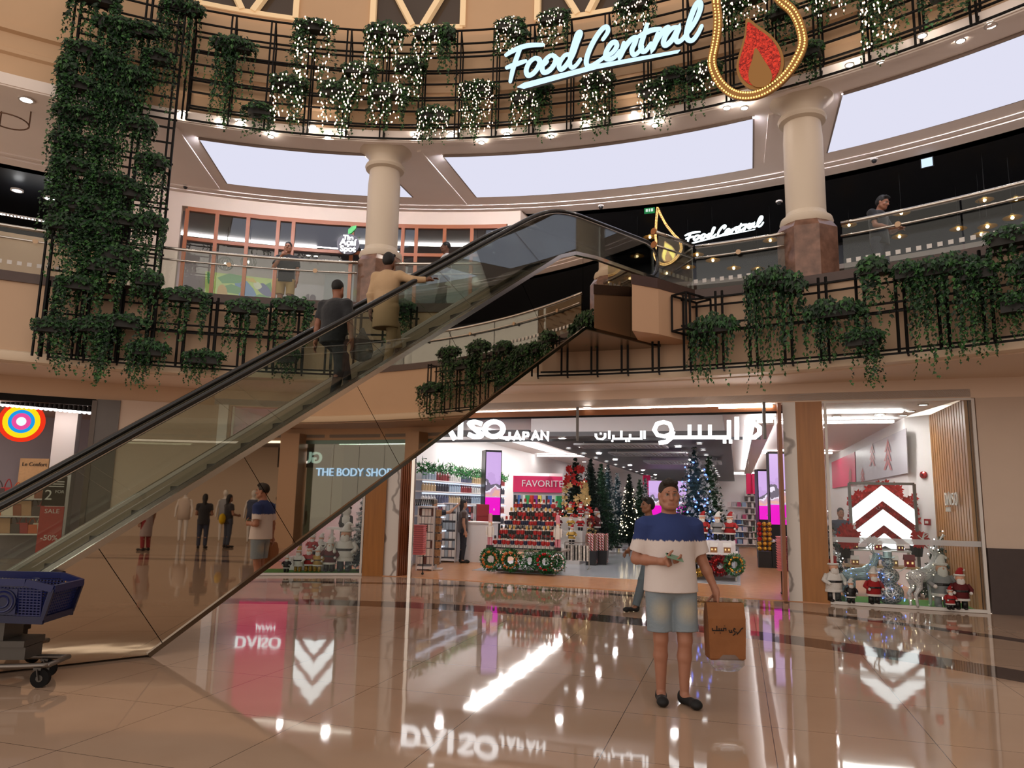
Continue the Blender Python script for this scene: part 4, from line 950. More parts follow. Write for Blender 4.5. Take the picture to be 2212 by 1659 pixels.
# balustrades
hrp = [(-4.4, 1.05), (-2.6, 1.05), (-2.1, 1.1), (-1.7, 1.25)]+[(x, 2.39+TN*x) for x in (-1.3, 0, 1.5, 3, 4.5, 5.2)]+[(5.55, 6.27), (5.9, 6.42), (6.3, 6.49), (6.8, 6.5), (8.3, 6.5)]
end_ = [(8.3+.34*math.sin(R_(a)), 6.16+.34*math.cos(R_(a))) for a in (30, 60, 90, 120, 150, 175)]
for side, o in (('near', .35), ('far', 1.33)):
    cur = [(p.x, p.y) for p in catmull([(x, z, 0) for x, z in hrp], 4)]+end_
    q = MB(); q.tube([ep(x, o, z) for x, z in cur], .036, 10); q.build(side+'_handrail', rubber, esc, world=True, smooth=True)
    q = MB(); q.tube([ep(x, o, z-.036) for x, z in cur], .02, 6); q.build(side+'_rail_guide', chrome, esc, world=True, smooth=True)
    def hz(x):
        for (a, b_), (c, e_) in zip(cur[:-1], cur[1:]):
            if a <= x <= c and c > a: return b_+(e_-b_)*(x-a)/(c-a)-.05
        return cur[0][1]-.05
    def dz(x):
        for (a, b_), (c, e_) in zip(deckp[:-1], deckp[1:]):
            if a <= x <= c: return b_+(e_-b_)*(x-a)/(c-a)
        return 5.62
    cuts = [-4.3, -3.0, -1.4, 0.0, 1.4, 2.8, 4.2, 5.6, 7.0, 8.5]
    for a, c in zip(cuts[:-1], cuts[1:]):
        bs_ = []; n = 8
        sh = lambda x: x-.63*(1 if -1.6 < x < 5.9 else 0)
        tp = [(sh(a)+(sh(c)-sh(a))*i/n) for i in range(n+1)]; bt = [a+(c-a)*i/n for i in range(n+1)]
        P = [(x+.004, dz(x)) for x in bt]+[(x, hz(x)) for x in reversed(tp)]; P[0] = (P[0][0]+.006, P[0][1])
        slabp('glass_pane', P, o-.005, o+.005, egl)
# ================================================================ signs on the top trellis
def planefr(x, y, rad, x2=None, y2=None):
    p, a = atring(x, y, rad)
    if x2 is None: ux = Vector((math.sin(R_(a)), -math.cos(R_(a)), 0)); o = Vector((p.x, p.y, 0))
    else:
        q, _ = atring(x2, y2, rad); ux = Vector((q.x-p.x, q.y-p.y, 0)).normalized(); o = Vector((p.x, p.y, 0))
    return o, ux, UZ, ux.cross(UZ)
def onfr(fr, x, y): p = atpl(x, y, fr[0], fr[3]); return ((p-fr[0]).dot(fr[1]), p.z)
GLY = [
 [[(248, 548), (300, 515), (390, 475), (480, 455), (600, 452)], [(385, 480), (350, 570), (315, 680), (288, 800)], [(255, 668), (330, 640), (435, 605)]],
 [[(560, 590), (520, 580), (470, 620), (440, 690), (455, 740), (505, 725), (555, 660), (570, 600), (550, 585), (600, 640), (640, 610)]],
 [[(715, 560), (670, 555), (620, 600), (592, 665), (605, 712), (655, 700), (705, 640), (722, 580), (705, 560), (750, 590), (790, 580)]],
 [[(865, 545), (810, 550), (765, 610), (752, 660), (775, 685), (825, 640), (880, 550), (920, 440), (955, 345), (930, 345), (895, 440), (862, 560), (855, 640), (880, 668), (920, 640), (955, 590)]],
 [[(1170, 400), (1215, 330), (1210, 285), (1170, 295), (1110, 370), (1050, 480), (1015, 580), (1015, 640), (1050, 655), (1120, 615), (1200, 555)]],
 [[(1195, 560), (1255, 530), (1300, 470), (1290, 430), (1250, 440), (1205, 510), (1195, 570), (1225, 590), (1280, 570), (1330, 510)]],
 [[(1368, 435), (1350, 500), (1330, 570), (1370, 490), (1430, 410), (1480, 385), (1475, 430), (1445, 500), (1460, 545), (1500, 530), (1545, 470)]],
 [[(1588, 262), (1560, 360), (1530, 460), (1545, 512), (1580, 505), (1625, 440)], [(1510, 372), (1580, 335), (1640, 312), (1715, 300)]],
 [[(1690, 345), (1665, 420), (1640, 495), (1680, 410), (1740, 325), (1785, 285), (1800, 300)]],
 [[(1885, 285), (1830, 295), (1770, 360), (1745, 430), (1770, 455), (1830, 400), (1890, 290), (1862, 380), (1880, 425), (1925, 400), (1970, 340)]],
 [[(1965, 350), (2030, 260), (2080, 160), (2100, 75), (2080, 48), (2045, 90), (1995, 220), (1965, 340), (1975, 400), (2020, 410), (2070, 350), (2108, 275)]]]
UNDER = [(350, 855), (415, 815), (1100, 640), (1910, 500), (1885, 530), (1110, 680), (415, 868)]
blueglow = glow('pale blue sign face', 'cdeafc', 1.25); signblk = mat('sign edge black', '101216', .5)
def script_sign(name, lab, fr, tp, wpx, dep, face):
    c = onfr(fr, *tp(1100, 600)); t = thing(name, lab, 'sign', fr[0]+fr[1]*c[0]+UZ*c[1]); F3 = (fr[0], fr[1], fr[2])
    wsc = abs(onfr(fr, *tp(1100, 600))[0]-onfr(fr, *tp(1101, 600))[0])
    for g in GLY:
        qb, qf = MB(), MB()
        for s_ in g:
            pts = catmull([Vector(onfr(fr, *tp(*p))) for p in s_], 5); n = len(pts)
            ws = [wpx*wsc*(.62+.42*math.sin(math.pi*min(1, .12+i/(n-1)*.8))) for i in range(n)]
            qb.stroke(pts, [w*1.28 for w in ws], dep, F3); qf.stroke(pts, ws, dep*.3, (F3[0]+fr[3]*dep, F3[1], F3[2]))
            for e, w in ((pts[0], ws[0]), (pts[-1], ws[-1])):
                qf.prism([(e.x+w/2*math.cos(a*.5236), e.y+w/2*math.sin(a*.5236)) for a in range(12)], dep*.3, (F3[0]+fr[3]*dep, F3[1], F3[2]))
        lt = qb.build('letter', signblk, t, world=True); f = qf.build('face', face, lt); me = f.data
        for v in me.vertices: v.co -= t.matrix_world.translation
    U = [onfr(fr, *tp(*p)) for p in UNDER]
    q = MB(); q.prism(U, dep, F3); u = q.build('underline', signblk, t, world=True)
    q = MB(); cx = sum(p[0] for p in U)/7; q.prism([(cx+(p[0]-cx)*.995, p[1]) for p in U], dep*.3, (F3[0]+fr[3]*dep, F3[1], F3[2])); f = q.build('face', face, u)
    for v in f.data.vertices: v.co -= t.matrix_world.translation
    return t
fr1 = planefr(1095, 150, 12.45, 1515, 90)
script_sign('script_sign', 'large pale blue glowing script sign hung on the top trellis', fr1, lambda X, Y: (1040+X/4.424, Y/4.424), 46, .07, blueglow)
# flame logo
gold = mat('gold sign metal', 'a9762c', .35, .6); goldplate = mat('gold plate', '9c7038', .4, .3)
goldlamp = glow('gold bulb', 'ffcf7a', 2.2, mis=False)
seq = mat('red sequins', 'd8180c', .25, .35)
nd, lk, bs = nodes(seq); vo = nd.new('ShaderNodeTexVoronoi'); vo.inputs['Scale'].default_value = 42; tc = nd.new('ShaderNodeTexCoord'); lk.new(tc.outputs['Object'], vo.inputs['Vector'])
cr = nd.new('ShaderNodeValToRGB'); sp_ = nd.new('ShaderNodeSeparateColor'); lk.new(vo.outputs['Color'], sp_.inputs[0]); lk.new(sp_.outputs[0], cr.inputs[0]); cr.color_ramp.elements[0].color = lin('7c0a06'); cr.color_ramp.elements[1].color = lin('ff4630'); lk.new(cr.outputs[0], bs.inputs['Base Color'])
OUT = [(440, -560), (500, -430), (610, -230), (720, -90), (795, 0), (862, 60), (905, 140), (928, 230), (923, 290), (895, 355), (845, 435), (780, 505), (700, 560), (620, 588), (540, 588), (470, 560), (410, 500), (372, 420), (366, 360), (380, 290), (395, 200), (400, 100), (390, 0), (398, -150), (405, -300), (420, -450)]
RED = [(585, 115), (650, 160), (720, 210), (772, 270), (800, 340), (800, 410), (770, 480), (720, 525), (650, 540), (590, 525), (545, 480), (525, 420), (532, 360), (555, 280), (575, 200)]
INN = [(640, 295), (690, 370), (728, 430), (735, 480), (700, 520), (640, 525), (603, 490), (600, 430), (622, 360)]
def flame(name, lab, fr, tp, redm, bulbr, dep=.06):
    t = thing(name, lab, 'sign', fr[0]+fr[1]*onfr(fr, *tp(640, 300))[0]+UZ*onfr(fr, *tp(640, 300))[1]); F3 = fr[:3]
    M_ = lambda P, k=1.0: [Vector(onfr(fr, *tp(640+(p[0]-640)*k, 250+(p[1]-250)*k))) for p in P]
    pth = catmull(M_(OUT, .945), 4, True); wid = (Vector(onfr(fr, *tp(640, 0)))-Vector(onfr(fr, *tp(690, 0)))).length
    q = MB(); q.stroke(pth, wid, dep, F3, closed=True); q.build('gold_outline', goldplate, t, world=True)
    for k, nm in ((.99, 'outer_bulbs'), (.895, 'inner_bulbs')):
        q = MB(); P2 = catmull(M_(OUT, k), 10, True); acc = 0; last = P2[0]
        for p in P2:
            acc += (p-last).length; last = p
            if acc > bulbr*2.3: acc = 0; c = F3[0]+F3[1]*p.x+UZ*p.y+fr[3]*(dep+bulbr*.4); q.ball(c, bulbr, 5, 4)
        q.build(nm, goldlamp, t, world=True)
    q = MB(); q.prism(list(reversed(catmull(M_(RED), 3, True))), dep, F3); q.build('flame_plate', goldplate, t, world=True)
    cxr = lambda P, k: [(650+(p[0]-650)*k, 350+(p[1]-350)*k) for p in P]
    q = MB(); q.prism(list(reversed(catmull(M_(cxr(RED, .88)), 3, True))), .012, (F3[0]+fr[3]*dep, F3[1], F3[2])); q.build('flame_sequins', redm, t, world=True)
    q = MB(); q.prism(list(reversed(catmull(M_(INN), 3, True))), .014, (F3[0]+fr[3]*(dep+.012), F3[1], F3[2])); q.build('flame_heart', goldplate, t, world=True)
fr2 = planefr(1640, 120, 12.42)
flame('flame_sign', 'large gold drop outline with bulbs and red sequined flame on the top trellis', fr2, lambda X, Y: (1400+X/2.724, Y/2.724), seq, .016)
fr3 = planefr(1440, 520, 17.2)
flame('flame_sign', 'small gold drop outline with pale yellow flame hanging in the food hall', fr3, lambda X, Y: (1380+(390+(X-648)*.6726)/6.144, 440+(45+(Y+560)*.678)/6.144), mat('yellow crystal', 'd8c84a', .3, .2), .012, .05)
fr4 = planefr(1480, 510, 17.0, 1640, 485)
script_sign('script_sign', 'small white glowing script sign above the food hall railing', fr4, lambda X, Y: (1480.9+(X-245)*.0914+(Y-545)*.0068, 510+(X-245)*-.0062+(Y-545)*.0574+(X-245)*-.0005), 52, .04, glow('white script face', 'eafcff', 2.0))

# ================================================================ fruit bowl shop on the upper gallery
frame = mat('copper wood frame', '9a5a38', .4)
pane = glassmat('shop window glass', 'e2e6e6', .06)
vx = [399, 465, 533, 599, 632, 760, 870, 899, 960, 1019, 1078]
va = [atring(x, 520, 16.62)[1] for x in vx]
w7 = MB(); w7.arc([(16.6, 8.26), (16.6, 8.36), (16.7, 8.36), (16.7, 8.26)], va[0], 82.1, 14); w7 = struct(w7.build('window_7', frame))
zt_ = atring(465, 522, 16.62)[0].z
q = MB(); q.arc([(16.6, zt_-.04), (16.6, zt_+.04), (16.68, zt_+.04), (16.68, zt_-.04)], va[0], 82.1, 14); q.build('transom', frame, w7, world=True)
for a in va: q = MB(); q.box(rp(a, 16.64, 6.8), (.085, .09, 3.0), R_(a)-math.pi/2); q.build('mullion', frame, w7, world=True)
for a, c in zip(va[:-1], va[1:]):
    q = MB(); q.arc([(16.66, 5.32), (16.66, 8.3), (16.67, 8.3), (16.67, 5.32)], a, c, 3); q.build('pane', pane, w7, world=True)
# round sign of the fruit shop
fr5 = planefr(753, 527, 16.3); c5 = onfr(fr5, 753, 527); s5 = thing('round_sign', 'round dark purple sign with white lettering and green leaf above the gallery column', 'sign', fr5[0]+fr5[1]*c5[0]+UZ*c5[1])
q = MB(); q.prism([(c5[0]+.27*math.cos(a*.2618), c5[1]-.03+.26*math.sin(a*.2618)) for a in range(24)], .08, fr5[:3]); q.build('disc', mat('dark plum', '2a2430', .4), s5, world=True)
q = MB(); q.prism([(c5[0]+x, c5[1]+y) for x, y in [(-.02, .23), (.05, .25), (.16, .38), (.17, .46), (.06, .43), (-.02, .35)]], .06, fr5[:3]); q.build('leaf', mat('leaf sign green', '1f9a3c', .4, emit='1f9a3c', es=.25), s5, world=True)
wl_ = glow('white lettering', 'ffffff', 1.6)
for txt, dy, sz in (('The', .08, .15), ('Açaí', -.06, .22), ('Spot', -.22, .2)):
    put_text('lettering', txt, sz, .01, wl_, (fr5[0]+fr5[1]*c5[0]+UZ*(c5[1]+dy)+fr5[3]*.095, fr5[1], UZ), s5, bold=.008)
# tropical mural
frm = planefr(445, 620, 20.1, 600, 632); mv = lambda x, y: Vector(onfr(frm, x, y))
mu = thing('mural_panel', 'bright mural panel of palm leaves and a big billed bird behind the fruit shop glass', 'mural', frm[0]+frm[1]*mv(520, 640).x+UZ*mv(520, 640).y)
def mpart(name, P, col, d, sm=False):
    q = MB(); P = [mv(*p) for p in P]
    if sm: P = catmull(P, 4, True)
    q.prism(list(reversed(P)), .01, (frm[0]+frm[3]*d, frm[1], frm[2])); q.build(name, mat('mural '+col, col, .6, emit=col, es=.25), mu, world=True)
mpart('backing', [(444, 586), (591, 603), (589, 652), (442, 640)], 'cfe36a', .0)
mpart('sky_patch', [(505, 607), (530, 604), (548, 625), (560, 650), (520, 650)], '3f86c8', .011)
for k, P in enumerate(([(447, 588), (456, 590), (462, 620), (449, 612)], [(470, 600), (495, 591), (530, 598), (518, 612), (480, 612)], [(470, 622), (500, 614), (525, 624), (515, 636), (480, 630)], [(560, 622), (585, 610), (590, 640), (570, 634)], [(540, 645), (560, 636), (580, 640), (588, 650)])):
    mpart('palm_leaf', P, '2f9a3e', .013+.001*k)
mpart('monkey_shape', [(471, 622), (481, 615), (490, 625), (490, 645), (470, 645)], 'e0a02a', .02, True)
mpart('bird_body', [(556, 622), (566, 612), (580, 622), (588, 640), (575, 640), (562, 632)], '2c3f8f', .022, True)
mpart('bird_breast', [(548, 612), (558, 610), (566, 620), (558, 626), (550, 622)], 'f4ecc8', .024, True)
mpart('bird_bill', [(528, 600), (548, 602), (555, 612), (540, 609), (526, 606)], 'f2c22e', .026)
mpart('bill_tip', [(519, 618), (524, 606), (528, 606), (526, 614)], '222222', .027)
for i, (u0, u1, R) in enumerate(((99, 111, 18.6), (84, 97, 18.0))):
    q = MB(); q.arc([(R, 8.34), (R, 8.38), (R+.14, 8.38), (R+.14, 8.34)], u0, u1, 8); tag(q.build('light_strip', glow('shop fill strip', 'fff2ea', 9)), 'added light strip brightening the fruit shop above the %s' % ('mural side', 'counter side')[i], 'light')  # strips added to brighten the mural and counter
q = MB(); q.arc([(16.4, 3.36), (16.4, 3.40), (16.6, 3.40), (16.6, 3.36)], 114, 130, 10); tag(q.build('light_strip', glow('bag shop fill strip', 'fff4ec', 14)), 'added light strip brightening the bag shop at the far left', 'light')  # added to light the dim bag shop
# rattan lamps, hanging plants, counters, boards
def rattan(x, y, lab):
    p = atd(x, y, 18.2); t = thing('rattan_lamp', lab, 'lamp', p); q = MB()
    for k in range(6):
        a = k*math.pi/6; q.tube([(.19*math.cos(b)*math.cos(a), .19*math.cos(b)*math.sin(a), .17*math.sin(b)) for b in [i*math.pi/8 for i in range(16)]], .011, 4, closed=True)
    q.build('cage', mat('rattan', '4a3320', .6), t)
    q = MB(); q.tube([(0, 0, .16), (0, 0, 8.4-p.z)], .008, 5); q.build('cord', black, t); q = MB(); q.ball((0, 0, 0), .04, 8, 6); q.build('bulb', glow('warm bulb', 'fff0d8', 4, mis=False), t)
rattan(487, 570, 'round rattan lamp left above the palm mural'); rattan(537, 566, 'round rattan lamp right above the palm mural')
q = MB(); q.arc([(19.6, 5.3), (19.6, 7.9), (19.8, 7.9), (19.8, 5.3)], 82.2, 98.5, 8); struct(q.build('wall_fruit_grey', mat('grey shop boards', '8a8690', .5), centre=False))
q = MB(); q.arc([(18.2, 5.3), (18.2, 6.45), (18.9, 6.45), (18.9, 5.3)], 83, 90.5, 8); sc0 = tag(q.build('shop_counter', mat('dark counter', '241c1a', .4)), 'dark serving counter with tan top behind the copper framed glass', 'counter')
q = MB(); q.arc([(18.1, 6.45), (18.1, 6.5), (19.0, 6.5), (19.0, 6.45)], 83, 90.5, 8); q.build('counter_top', mat('tan counter top', 'b58a54', .3), sc0, world=True)
pt = atd(1028, 612, 17.6); t = thing('pot_lamp', 'small white hanging pot lamp beside the copper frames', 'lamp', pt)
q = MB(); q.lathe([(.03, .16), (.1, .1), (.13, 0), (.09, -.09), (.02, -.1)], 14); q.build('shade', mat('white enamel', 'd4d0c8', .3), t, smooth=True); q = MB(); q.tube([(0, 0, .16), (0, 0, 8.4-pt.z)], .008, 5); q.build('cord', black, t)
q = MB(); fb = planefr(360, 610, 18.5); a_, b_ = onfr(fb, 338, 582), onfr(fb, 374, 622); q.prism([(a_[0], b_[1]), (b_[0], b_[1]), (b_[0], a_[1]), (a_[0], a_[1])], .12, fb[:3]); tag(q.build('clothes_display', mat('dark clothes display', '2b2522', .7, noise=.6, nscale=9)), 'dark clothes display seen between tower ivy and pale pier', 'display')

# ================================================================ dark food hall: pendants, exit sign, counter
dish = mat('brass dish', 'b5893f', .35, .5)
DM = MB().lathe([(.015, .09), (.03, .08), (.05, .05), (.17, .0), (.175, -.006), (.165, -.004), (.045, .03), (.01, .035)], 20).mesh('shade', dish, True)
DB = MB().ball((0, 0, -.005), .034, 8, 6).mesh('bulb', glow('pendant bulb', 'ffe2b0', 9.0, mis=False), True)
pl_ = [(1377, 553), (1404, 512), (1440, 590), (1487, 577), (1506, 550), (1540, 562), (1585, 579), (1637, 581), (1664, 519), (1834, 486), (1947, 460), (2127, 432), (2195, 430), (2187, 470), (2070, 494), (2133, 489), (2120, 506), (1943, 511)]
for i, (x, y) in enumerate(pl_):
    p = atring(x, y, 17.6+(i*7 % 5)*.45)[0]
    t = thing('pendant_lamp', 'shallow brass dish pendant lamp in the dark food hall, %s from the escalator head' % ORD[i], 'lamp', p, 0, 'brass pendant lamps')
    for nm, me in (('shade', DM), ('bulb', DB)): o = bpy.data.objects.new(nm, me); COL.objects.link(o); o.parent = t
    q = MB(); q.tube([(0, 0, .08), (0, 0, 8.74-p.z)], .006, 4); q.build('cord', black, t)
fe = planefr(1403, 455, 16.45); ce = onfr(fe, 1403, 455); ex = thing('exit_sign', 'small green lit exit sign under the soffit of the food hall', 'sign', fe[0]+fe[1]*ce[0]+UZ*ce[1])
q = MB(); q.box((0, 0, 0), (.24, .03, .13), math.atan2(fe[1].y, fe[1].x)); q.build('box', glow('exit green', '37a05c', .6), ex)
for k, (dx, w) in enumerate(((-.06, .05), (.0, .03), (.06, .05))): q = MB(); q.box(fe[1]*dx+fe[3]*.017+UZ*.005, (w, .004, .07), math.atan2(fe[1].y, fe[1].x)); q.build('pictogram', glow('exit white', 'dff5e6', .9), ex)
fe = planefr(2003, 352, 17.0); ce = onfr(fe, 2003, 352); ex = thing('lit_sign', 'small tilted white lit sign under the dark food hall ceiling', 'sign', fe[0]+fe[1]*ce[0]+UZ*ce[1])
q = MB(); q.box((0, 0, 0), (.24, .05, .22), math.atan2(fe[1].y, fe[1].x)); q.build('box', black, ex); q = MB(); q.box(fe[3]*.03, (.2, .01, .18), math.atan2(fe[1].y, fe[1].x)); q.build('face', glow('cool white', 'cfe6ff', 1.2), ex)
q = MB(); q.arc([(19.4, 5.3), (19.4, 6.35), (20.2, 6.35), (20.2, 5.3)], 38, 76, 24); tag(q.build('food_counter', mat('charcoal counter', '2a2826', .5)), 'long charcoal serving counter at the back of the food hall', 'counter')
q = MB(); q.arc([(19.2, 7.3), (19.2, 7.42), (20.5, 7.42), (20.5, 7.3)], 36, 78, 24); tag(q.build('counter_canopy', mat('taupe canopy', '6e6258', .5)), 'taupe canopy strip above the long charcoal counter', 'canopy')
# dark boutique behind the tower
for i, (x, y) in enumerate([(37, 411), (107, 428)]):
    dup(dl, atring(x, y, 18.0)[0], 0, 'bright spot lamp in the dark boutique left of the tower, %s from the edge' % ORD[i], 1.5)
for i in range(15):
    x = 6+i*7.6; dup(dl, atring(x, 462+i*1.3, 18.5)[0], 0, 'small lamp in the row across the dark boutique, %s from the frame edge' % ORD[i], 1.0, 'row of boutique lamps')
q = MB(); q.arc([(18.8, 5.3), (18.8, 7.75), (19, 7.75), (19, 5.3)], 112.6, 134, 14); struct(q.build('wall_glass_reflection', beige, centre=False))  # beige wall standing in for a reflection in the railing glass

# ================================================================ bag shop on the ground floor at the far left
for nm, z0, z1, R0, R1, m in (('wall_bag_shop', 0, 3.42, 19.5, 19.7, mat('grey mauve wall', '8d8389', .6)), ('ceiling_bag_shop', 3.42, 3.5, 14.85, 19.7, mat('brown shop ceiling', 'b29a90', .6)), ('floor_bag_shop', -.1, .012, 14.8, 19.7, mat('pale tile floor', 'c4ae9c', .15))):
    q = MB(); q.arc([(R0, z0), (R0, z1), (R1, z1), (R1, z0)], 111.3, 134, 16); struct(q.build(nm, m, centre=False))
q = MB(); q.arc([(14.76, 3.3), (14.76, 3.43), (14.9, 3.43), (14.9, 3.3)], 112.9, 134, 12); struct(q.build('trim_12', black, centre=False))
wallseg([rp(112.5, 14.9), rp(112.5, 19.5)], 0, 3.42, .15, 'wall_bag_shop_side', mat('side grey', '6b666a', .5))
q = MB(); q.box(rp(112.95, 14.74, 1.7), (.09, .09, 3.4), R_(23)); struct(q.build('trim_13', mat('bronze post', '4a403a', .3, .6), centre=False))
cw_ = atd(137, 1000, 16.6); q = MB(); q.box((cw_.x, cw_.y, 1.71), (.44, .44, 3.42), R_(20)); struct(q.build('pillar_5', mat('white pillar', 'd9d3d2', .5), centre=False))
fl_ = thing('target_light', 'round lightbox of red, yellow, blue and pink rings above the bag shop', 'sign', atd(48, 911, 15.6))
for k, (r, c) in enumerate(((.43, 'f0371c'), (.345, 'fde01c'), (.245, '1f9be8'), (.175, 'ec4f9c'), (.092, 'f4ffff'))):
    q = MB(); q.prism([(r*math.cos(a*.2094), r*math.sin(a*.2094)) for a in range(30)], .05+.006*k, (Vector((0, 0, 0)), Vector((.94, .34, 0)), UZ)); q.build('ring', glow('ring '+c, c, 1.0), fl_)
q = MB(); q.tube([(0, .03, .43), (0, .03, 3.42-fl_.location.z)], .01, 6); q.build('hanger', black, fl_)
LM = MB().lathe([(.012, .17), (.02, .12), (.05, .09), (.055, .0), (.05, -.01)], 12).mesh('shade', mat('lamp shade black', '1b1a1a', .5)); LB = MB().ball((0, 0, -.01), .052, 10, 6).mesh('bulb', glow('globe lamp', 'ffffff', 3.0, mis=False), True)
for i in range(20):
    p = atd(6+i*10.4, 872+i*.95, 15.3); t = thing('globe_lamp', 'small globe lamp in the row over the bag shop, %s from the frame edge' % ORD[i], 'lamp', p, 0, 'row of globe lamps over the bag shop')
    for nm, me in (('shade', LM), ('bulb', LB)): o = bpy.data.objects.new(nm, me); COL.objects.link(o); o.parent = t
bd_ = thing('wood_board', 'ribbed oak board with dark lettering behind the handbags', 'sign', atd(73, 1062, 17.7)); bo = atd(37, 1060, 17.7); W3 = atd(108, 990, 17.7)-bo
q = MB(); q.box(((W3.x)/2+bo.x-bd_.location.x, 0, W3.z/2), (W3.x, .05, abs(W3.z)), 0); q.build('board', mat('pale oak', 'c49a6a', .5, noise=.08, nscale=20), bd_)
put_text('lettering', 'Le Confort', .13, .004, mat('dark lettering', '2a1f18', .5), (atd(74, 1007, 17.66), (1, 0, 0), UZ), bd_)
def bag(col, w, h):
    q = MB(); q.hexa([(-w/2, -.07, 0), (w/2, -.07, 0), (w/2, .07, 0), (-w/2, .07, 0), (-w*.4, -.045, h), (w*.4, -.045, h), (w*.4, .045, h), (-w*.4, .045, h)]); b = q.mesh('body', mat('leather '+col, col, .5))
    q = MB(); q.tube(catmull([(-w*.25, 0, h), (-w*.15, 0, h*1.5), (0, 0, h*1.8), (w*.15, 0, h*1.5), (w*.25, 0, h)], 4), .012, 5); return b, q.mesh('handle', mat('leather '+col, col, .5))
bagk = [(bag(c, w, h), d) for c, w, h, d in (('8a4526', .34, .26, 'brown handbag'), ('d8c7b4', .4, .24, 'cream handbag'), ('c65a26', .3, .2, 'orange handbag'), ('9c1f22', .3, .24, 'red handbag'), ('3a2a26', .36, .22, 'dark handbag'), ('b08460', .36, .34, 'tan handbag'))]
shelf_m = mat('shelf off white', 'd8d0cc', .4)  # plain pale shelf colour
for k, (zz, lab) in enumerate(((.62, 'low'), (1.02, 'middle'), (1.42, 'top'))):
    q = MB(); a, c = atd(-20, 1100, 17.3), atd(104, 1100, 17.6); q.bar((a.x, a.y, zz), (c.x, c.y, zz), .36, .03); tag(q.build('shelf', shelf_m), '%s pale shelf for handbags in the shop at the far left' % lab, 'shelf')
    for i in range(6):
        (bm1, hm1), d = bagk[(i*5+k*2) % 6]; f = (i+.5)/6
        t = thing('handbag', '%s on the %s handbag shelf, %s from the frame edge' % (d, lab, ORD[i]), 'bag', (a.x+(c.x-a.x)*f, a.y+(c.y-a.y)*f, zz+.017), .2, 'handbags on the shelves')
        for nm, me in (('body', bm1), ('handle', hm1)): o = bpy.data.objects.new(nm, me); COL.objects.link(o); o.parent = t
sp0 = atd(118, 1060, 15.9); st_ = thing('sale_stand', 'black and red sale stand beside the white pillar', 'sign', (sp0.x, sp0.y, .012), .35)
q = MB(); q.box((0, 0, .03), (.5, .3, .06)); q.build('base', black, st_); q = MB(); q.box((0, 0, 1.6), (.42, .04, .62)); q.build('black_panel', black, st_); q = MB(); q.box((0, 0, .67), (.44, .045, 1.22)); q.build('red_panel', mat('sale red', 'b02c26', .5), st_)
tw = mat('poster white', 'e6e2de', .5)
def stt(txt, sz, x, z): o = put_text('lettering', txt, sz, .002, tw, (Vector((x, -.026, z)), (1, 0, 0), UZ)); o.parent = st_
stt('2', .3, -.1, 1.42); stt('FOR', .09, .1, 1.56); stt('SALE', .13, 0, 1.14); stt('-50%', .16, 0, .58)
for k in range(3): q = MB(); q.box((.02, -.024, 1.8-.05*k), (.3, .004, .022)); q.build('text_line', tw, st_)
# potted plant by the shop side
pp = rp(112.1, 15.6, .012)

# ================================================================ the right side of the atrium, seen mirrored in the escalator cladding
def wfr(a, R, z): return (rp(a, R, z), Vector((math.sin(R_(a)), -math.cos(R_(a)), 0)), UZ)
q = MB(); q.arc([(14.8, 3.42), (14.8, 3.8), (15, 3.8), (15, 3.42)], -60, 36, 40); struct(q.build('wall_right_band', beige, centre=False))
for i, (a, c, m) in enumerate(((2.6, 5.2, mat('tan stone pillar', 'b08d6c', .35)), (20.5, 22.5, MATS['tan stone pillar']), (33, 36, beige2))):
    q = MB(); q.arc([(14.35, 0), (14.35, 3.6), (14.9, 3.6), (14.9, 0)], a, c, 3); struct(q.build('pillar_%d' % (6+i), m, centre=False))
q = MB(); q.arc([(18.4, 0), (18.4, 3.5), (18.6, 3.5), (18.6, 0)], 4, 36, 14); struct(q.build('wall_dark_shop', mat('dark teal wall', '1f2a2e', .5), centre=False))
q = MB(); q.arc([(19.5, 0), (19.5, 3.5), (19.7, 3.5), (19.7, 0)], -60, 4, 24); struct(q.build('wall_bright_shop', mat('warm shop wall', 'cdb9a4', .6), centre=False))
q = MB(); q.arc([(14.8, 3.5), (14.8, 3.6), (19.7, 3.6), (19.7, 3.5)], -60, 36, 24); struct(q.build('ceiling_right_shops', mat('grey shop ceiling', '8b8580', .6), centre=False))
q = MB(); q.arc([(14.8, -.1), (14.8, .005), (19.7, .005), (19.7, -.1)], -60, 36, 24); struct(q.build('floor_right_shops', mat('right shop floor', 'a48b76', .12), centre=False))
gw = MB(); gw.arc([(14.8, 3.3), (14.8, 3.42), (14.9, 3.42), (14.9, 3.3)], 5.2, 36, 12); gw = struct(gw.build('window_8', mat('teal steel frame', '5d7672', .3, .4)))
for k in range(8): a, c = 5.4+k*3.6, 5.4+(k+1)*3.6; q = MB(); q.arc([(14.84, .0), (14.84, 3.3), (14.85, 3.3), (14.85, .0)], a+.05, min(c, 35), 2); q.build('pane', glassmat('teal glass', 'b9cfca', .12), gw, world=True)
gs = thing('shop_sign', 'white glowing letters on a black board mirrored in the escalator side', 'sign', rp(4.6, 15.0, 2.7))
q = MB(); q.arc([(15.05, 2.55), (15.05, 3.2), (15.1, 3.2), (15.1, 2.55)], 1.0, 8.2, 4); q.build('board', black, gs, world=True)
put_text('lettering', 'GUESS', .5, .03, wl_, wfr(4.4, 14.98, 2.7), gs, bold=.012)
bs_ = thing('shop_sign', 'pale blue glowing shop lettering mirrored in the escalator side', 'sign', rp(12, 14.7, 2.3))
put_text('lettering', 'THE BODY SHOP', .36, .02, glow('ice blue lettering', 'a8d4ff', 1.6), wfr(12.2, 14.72, 2.28), bs_, mirror=True)
gd = thing('shop_sign', 'blue white glowing lettering reflected in the escalator glass', 'sign', rp(-34, 14.7, 2.6))
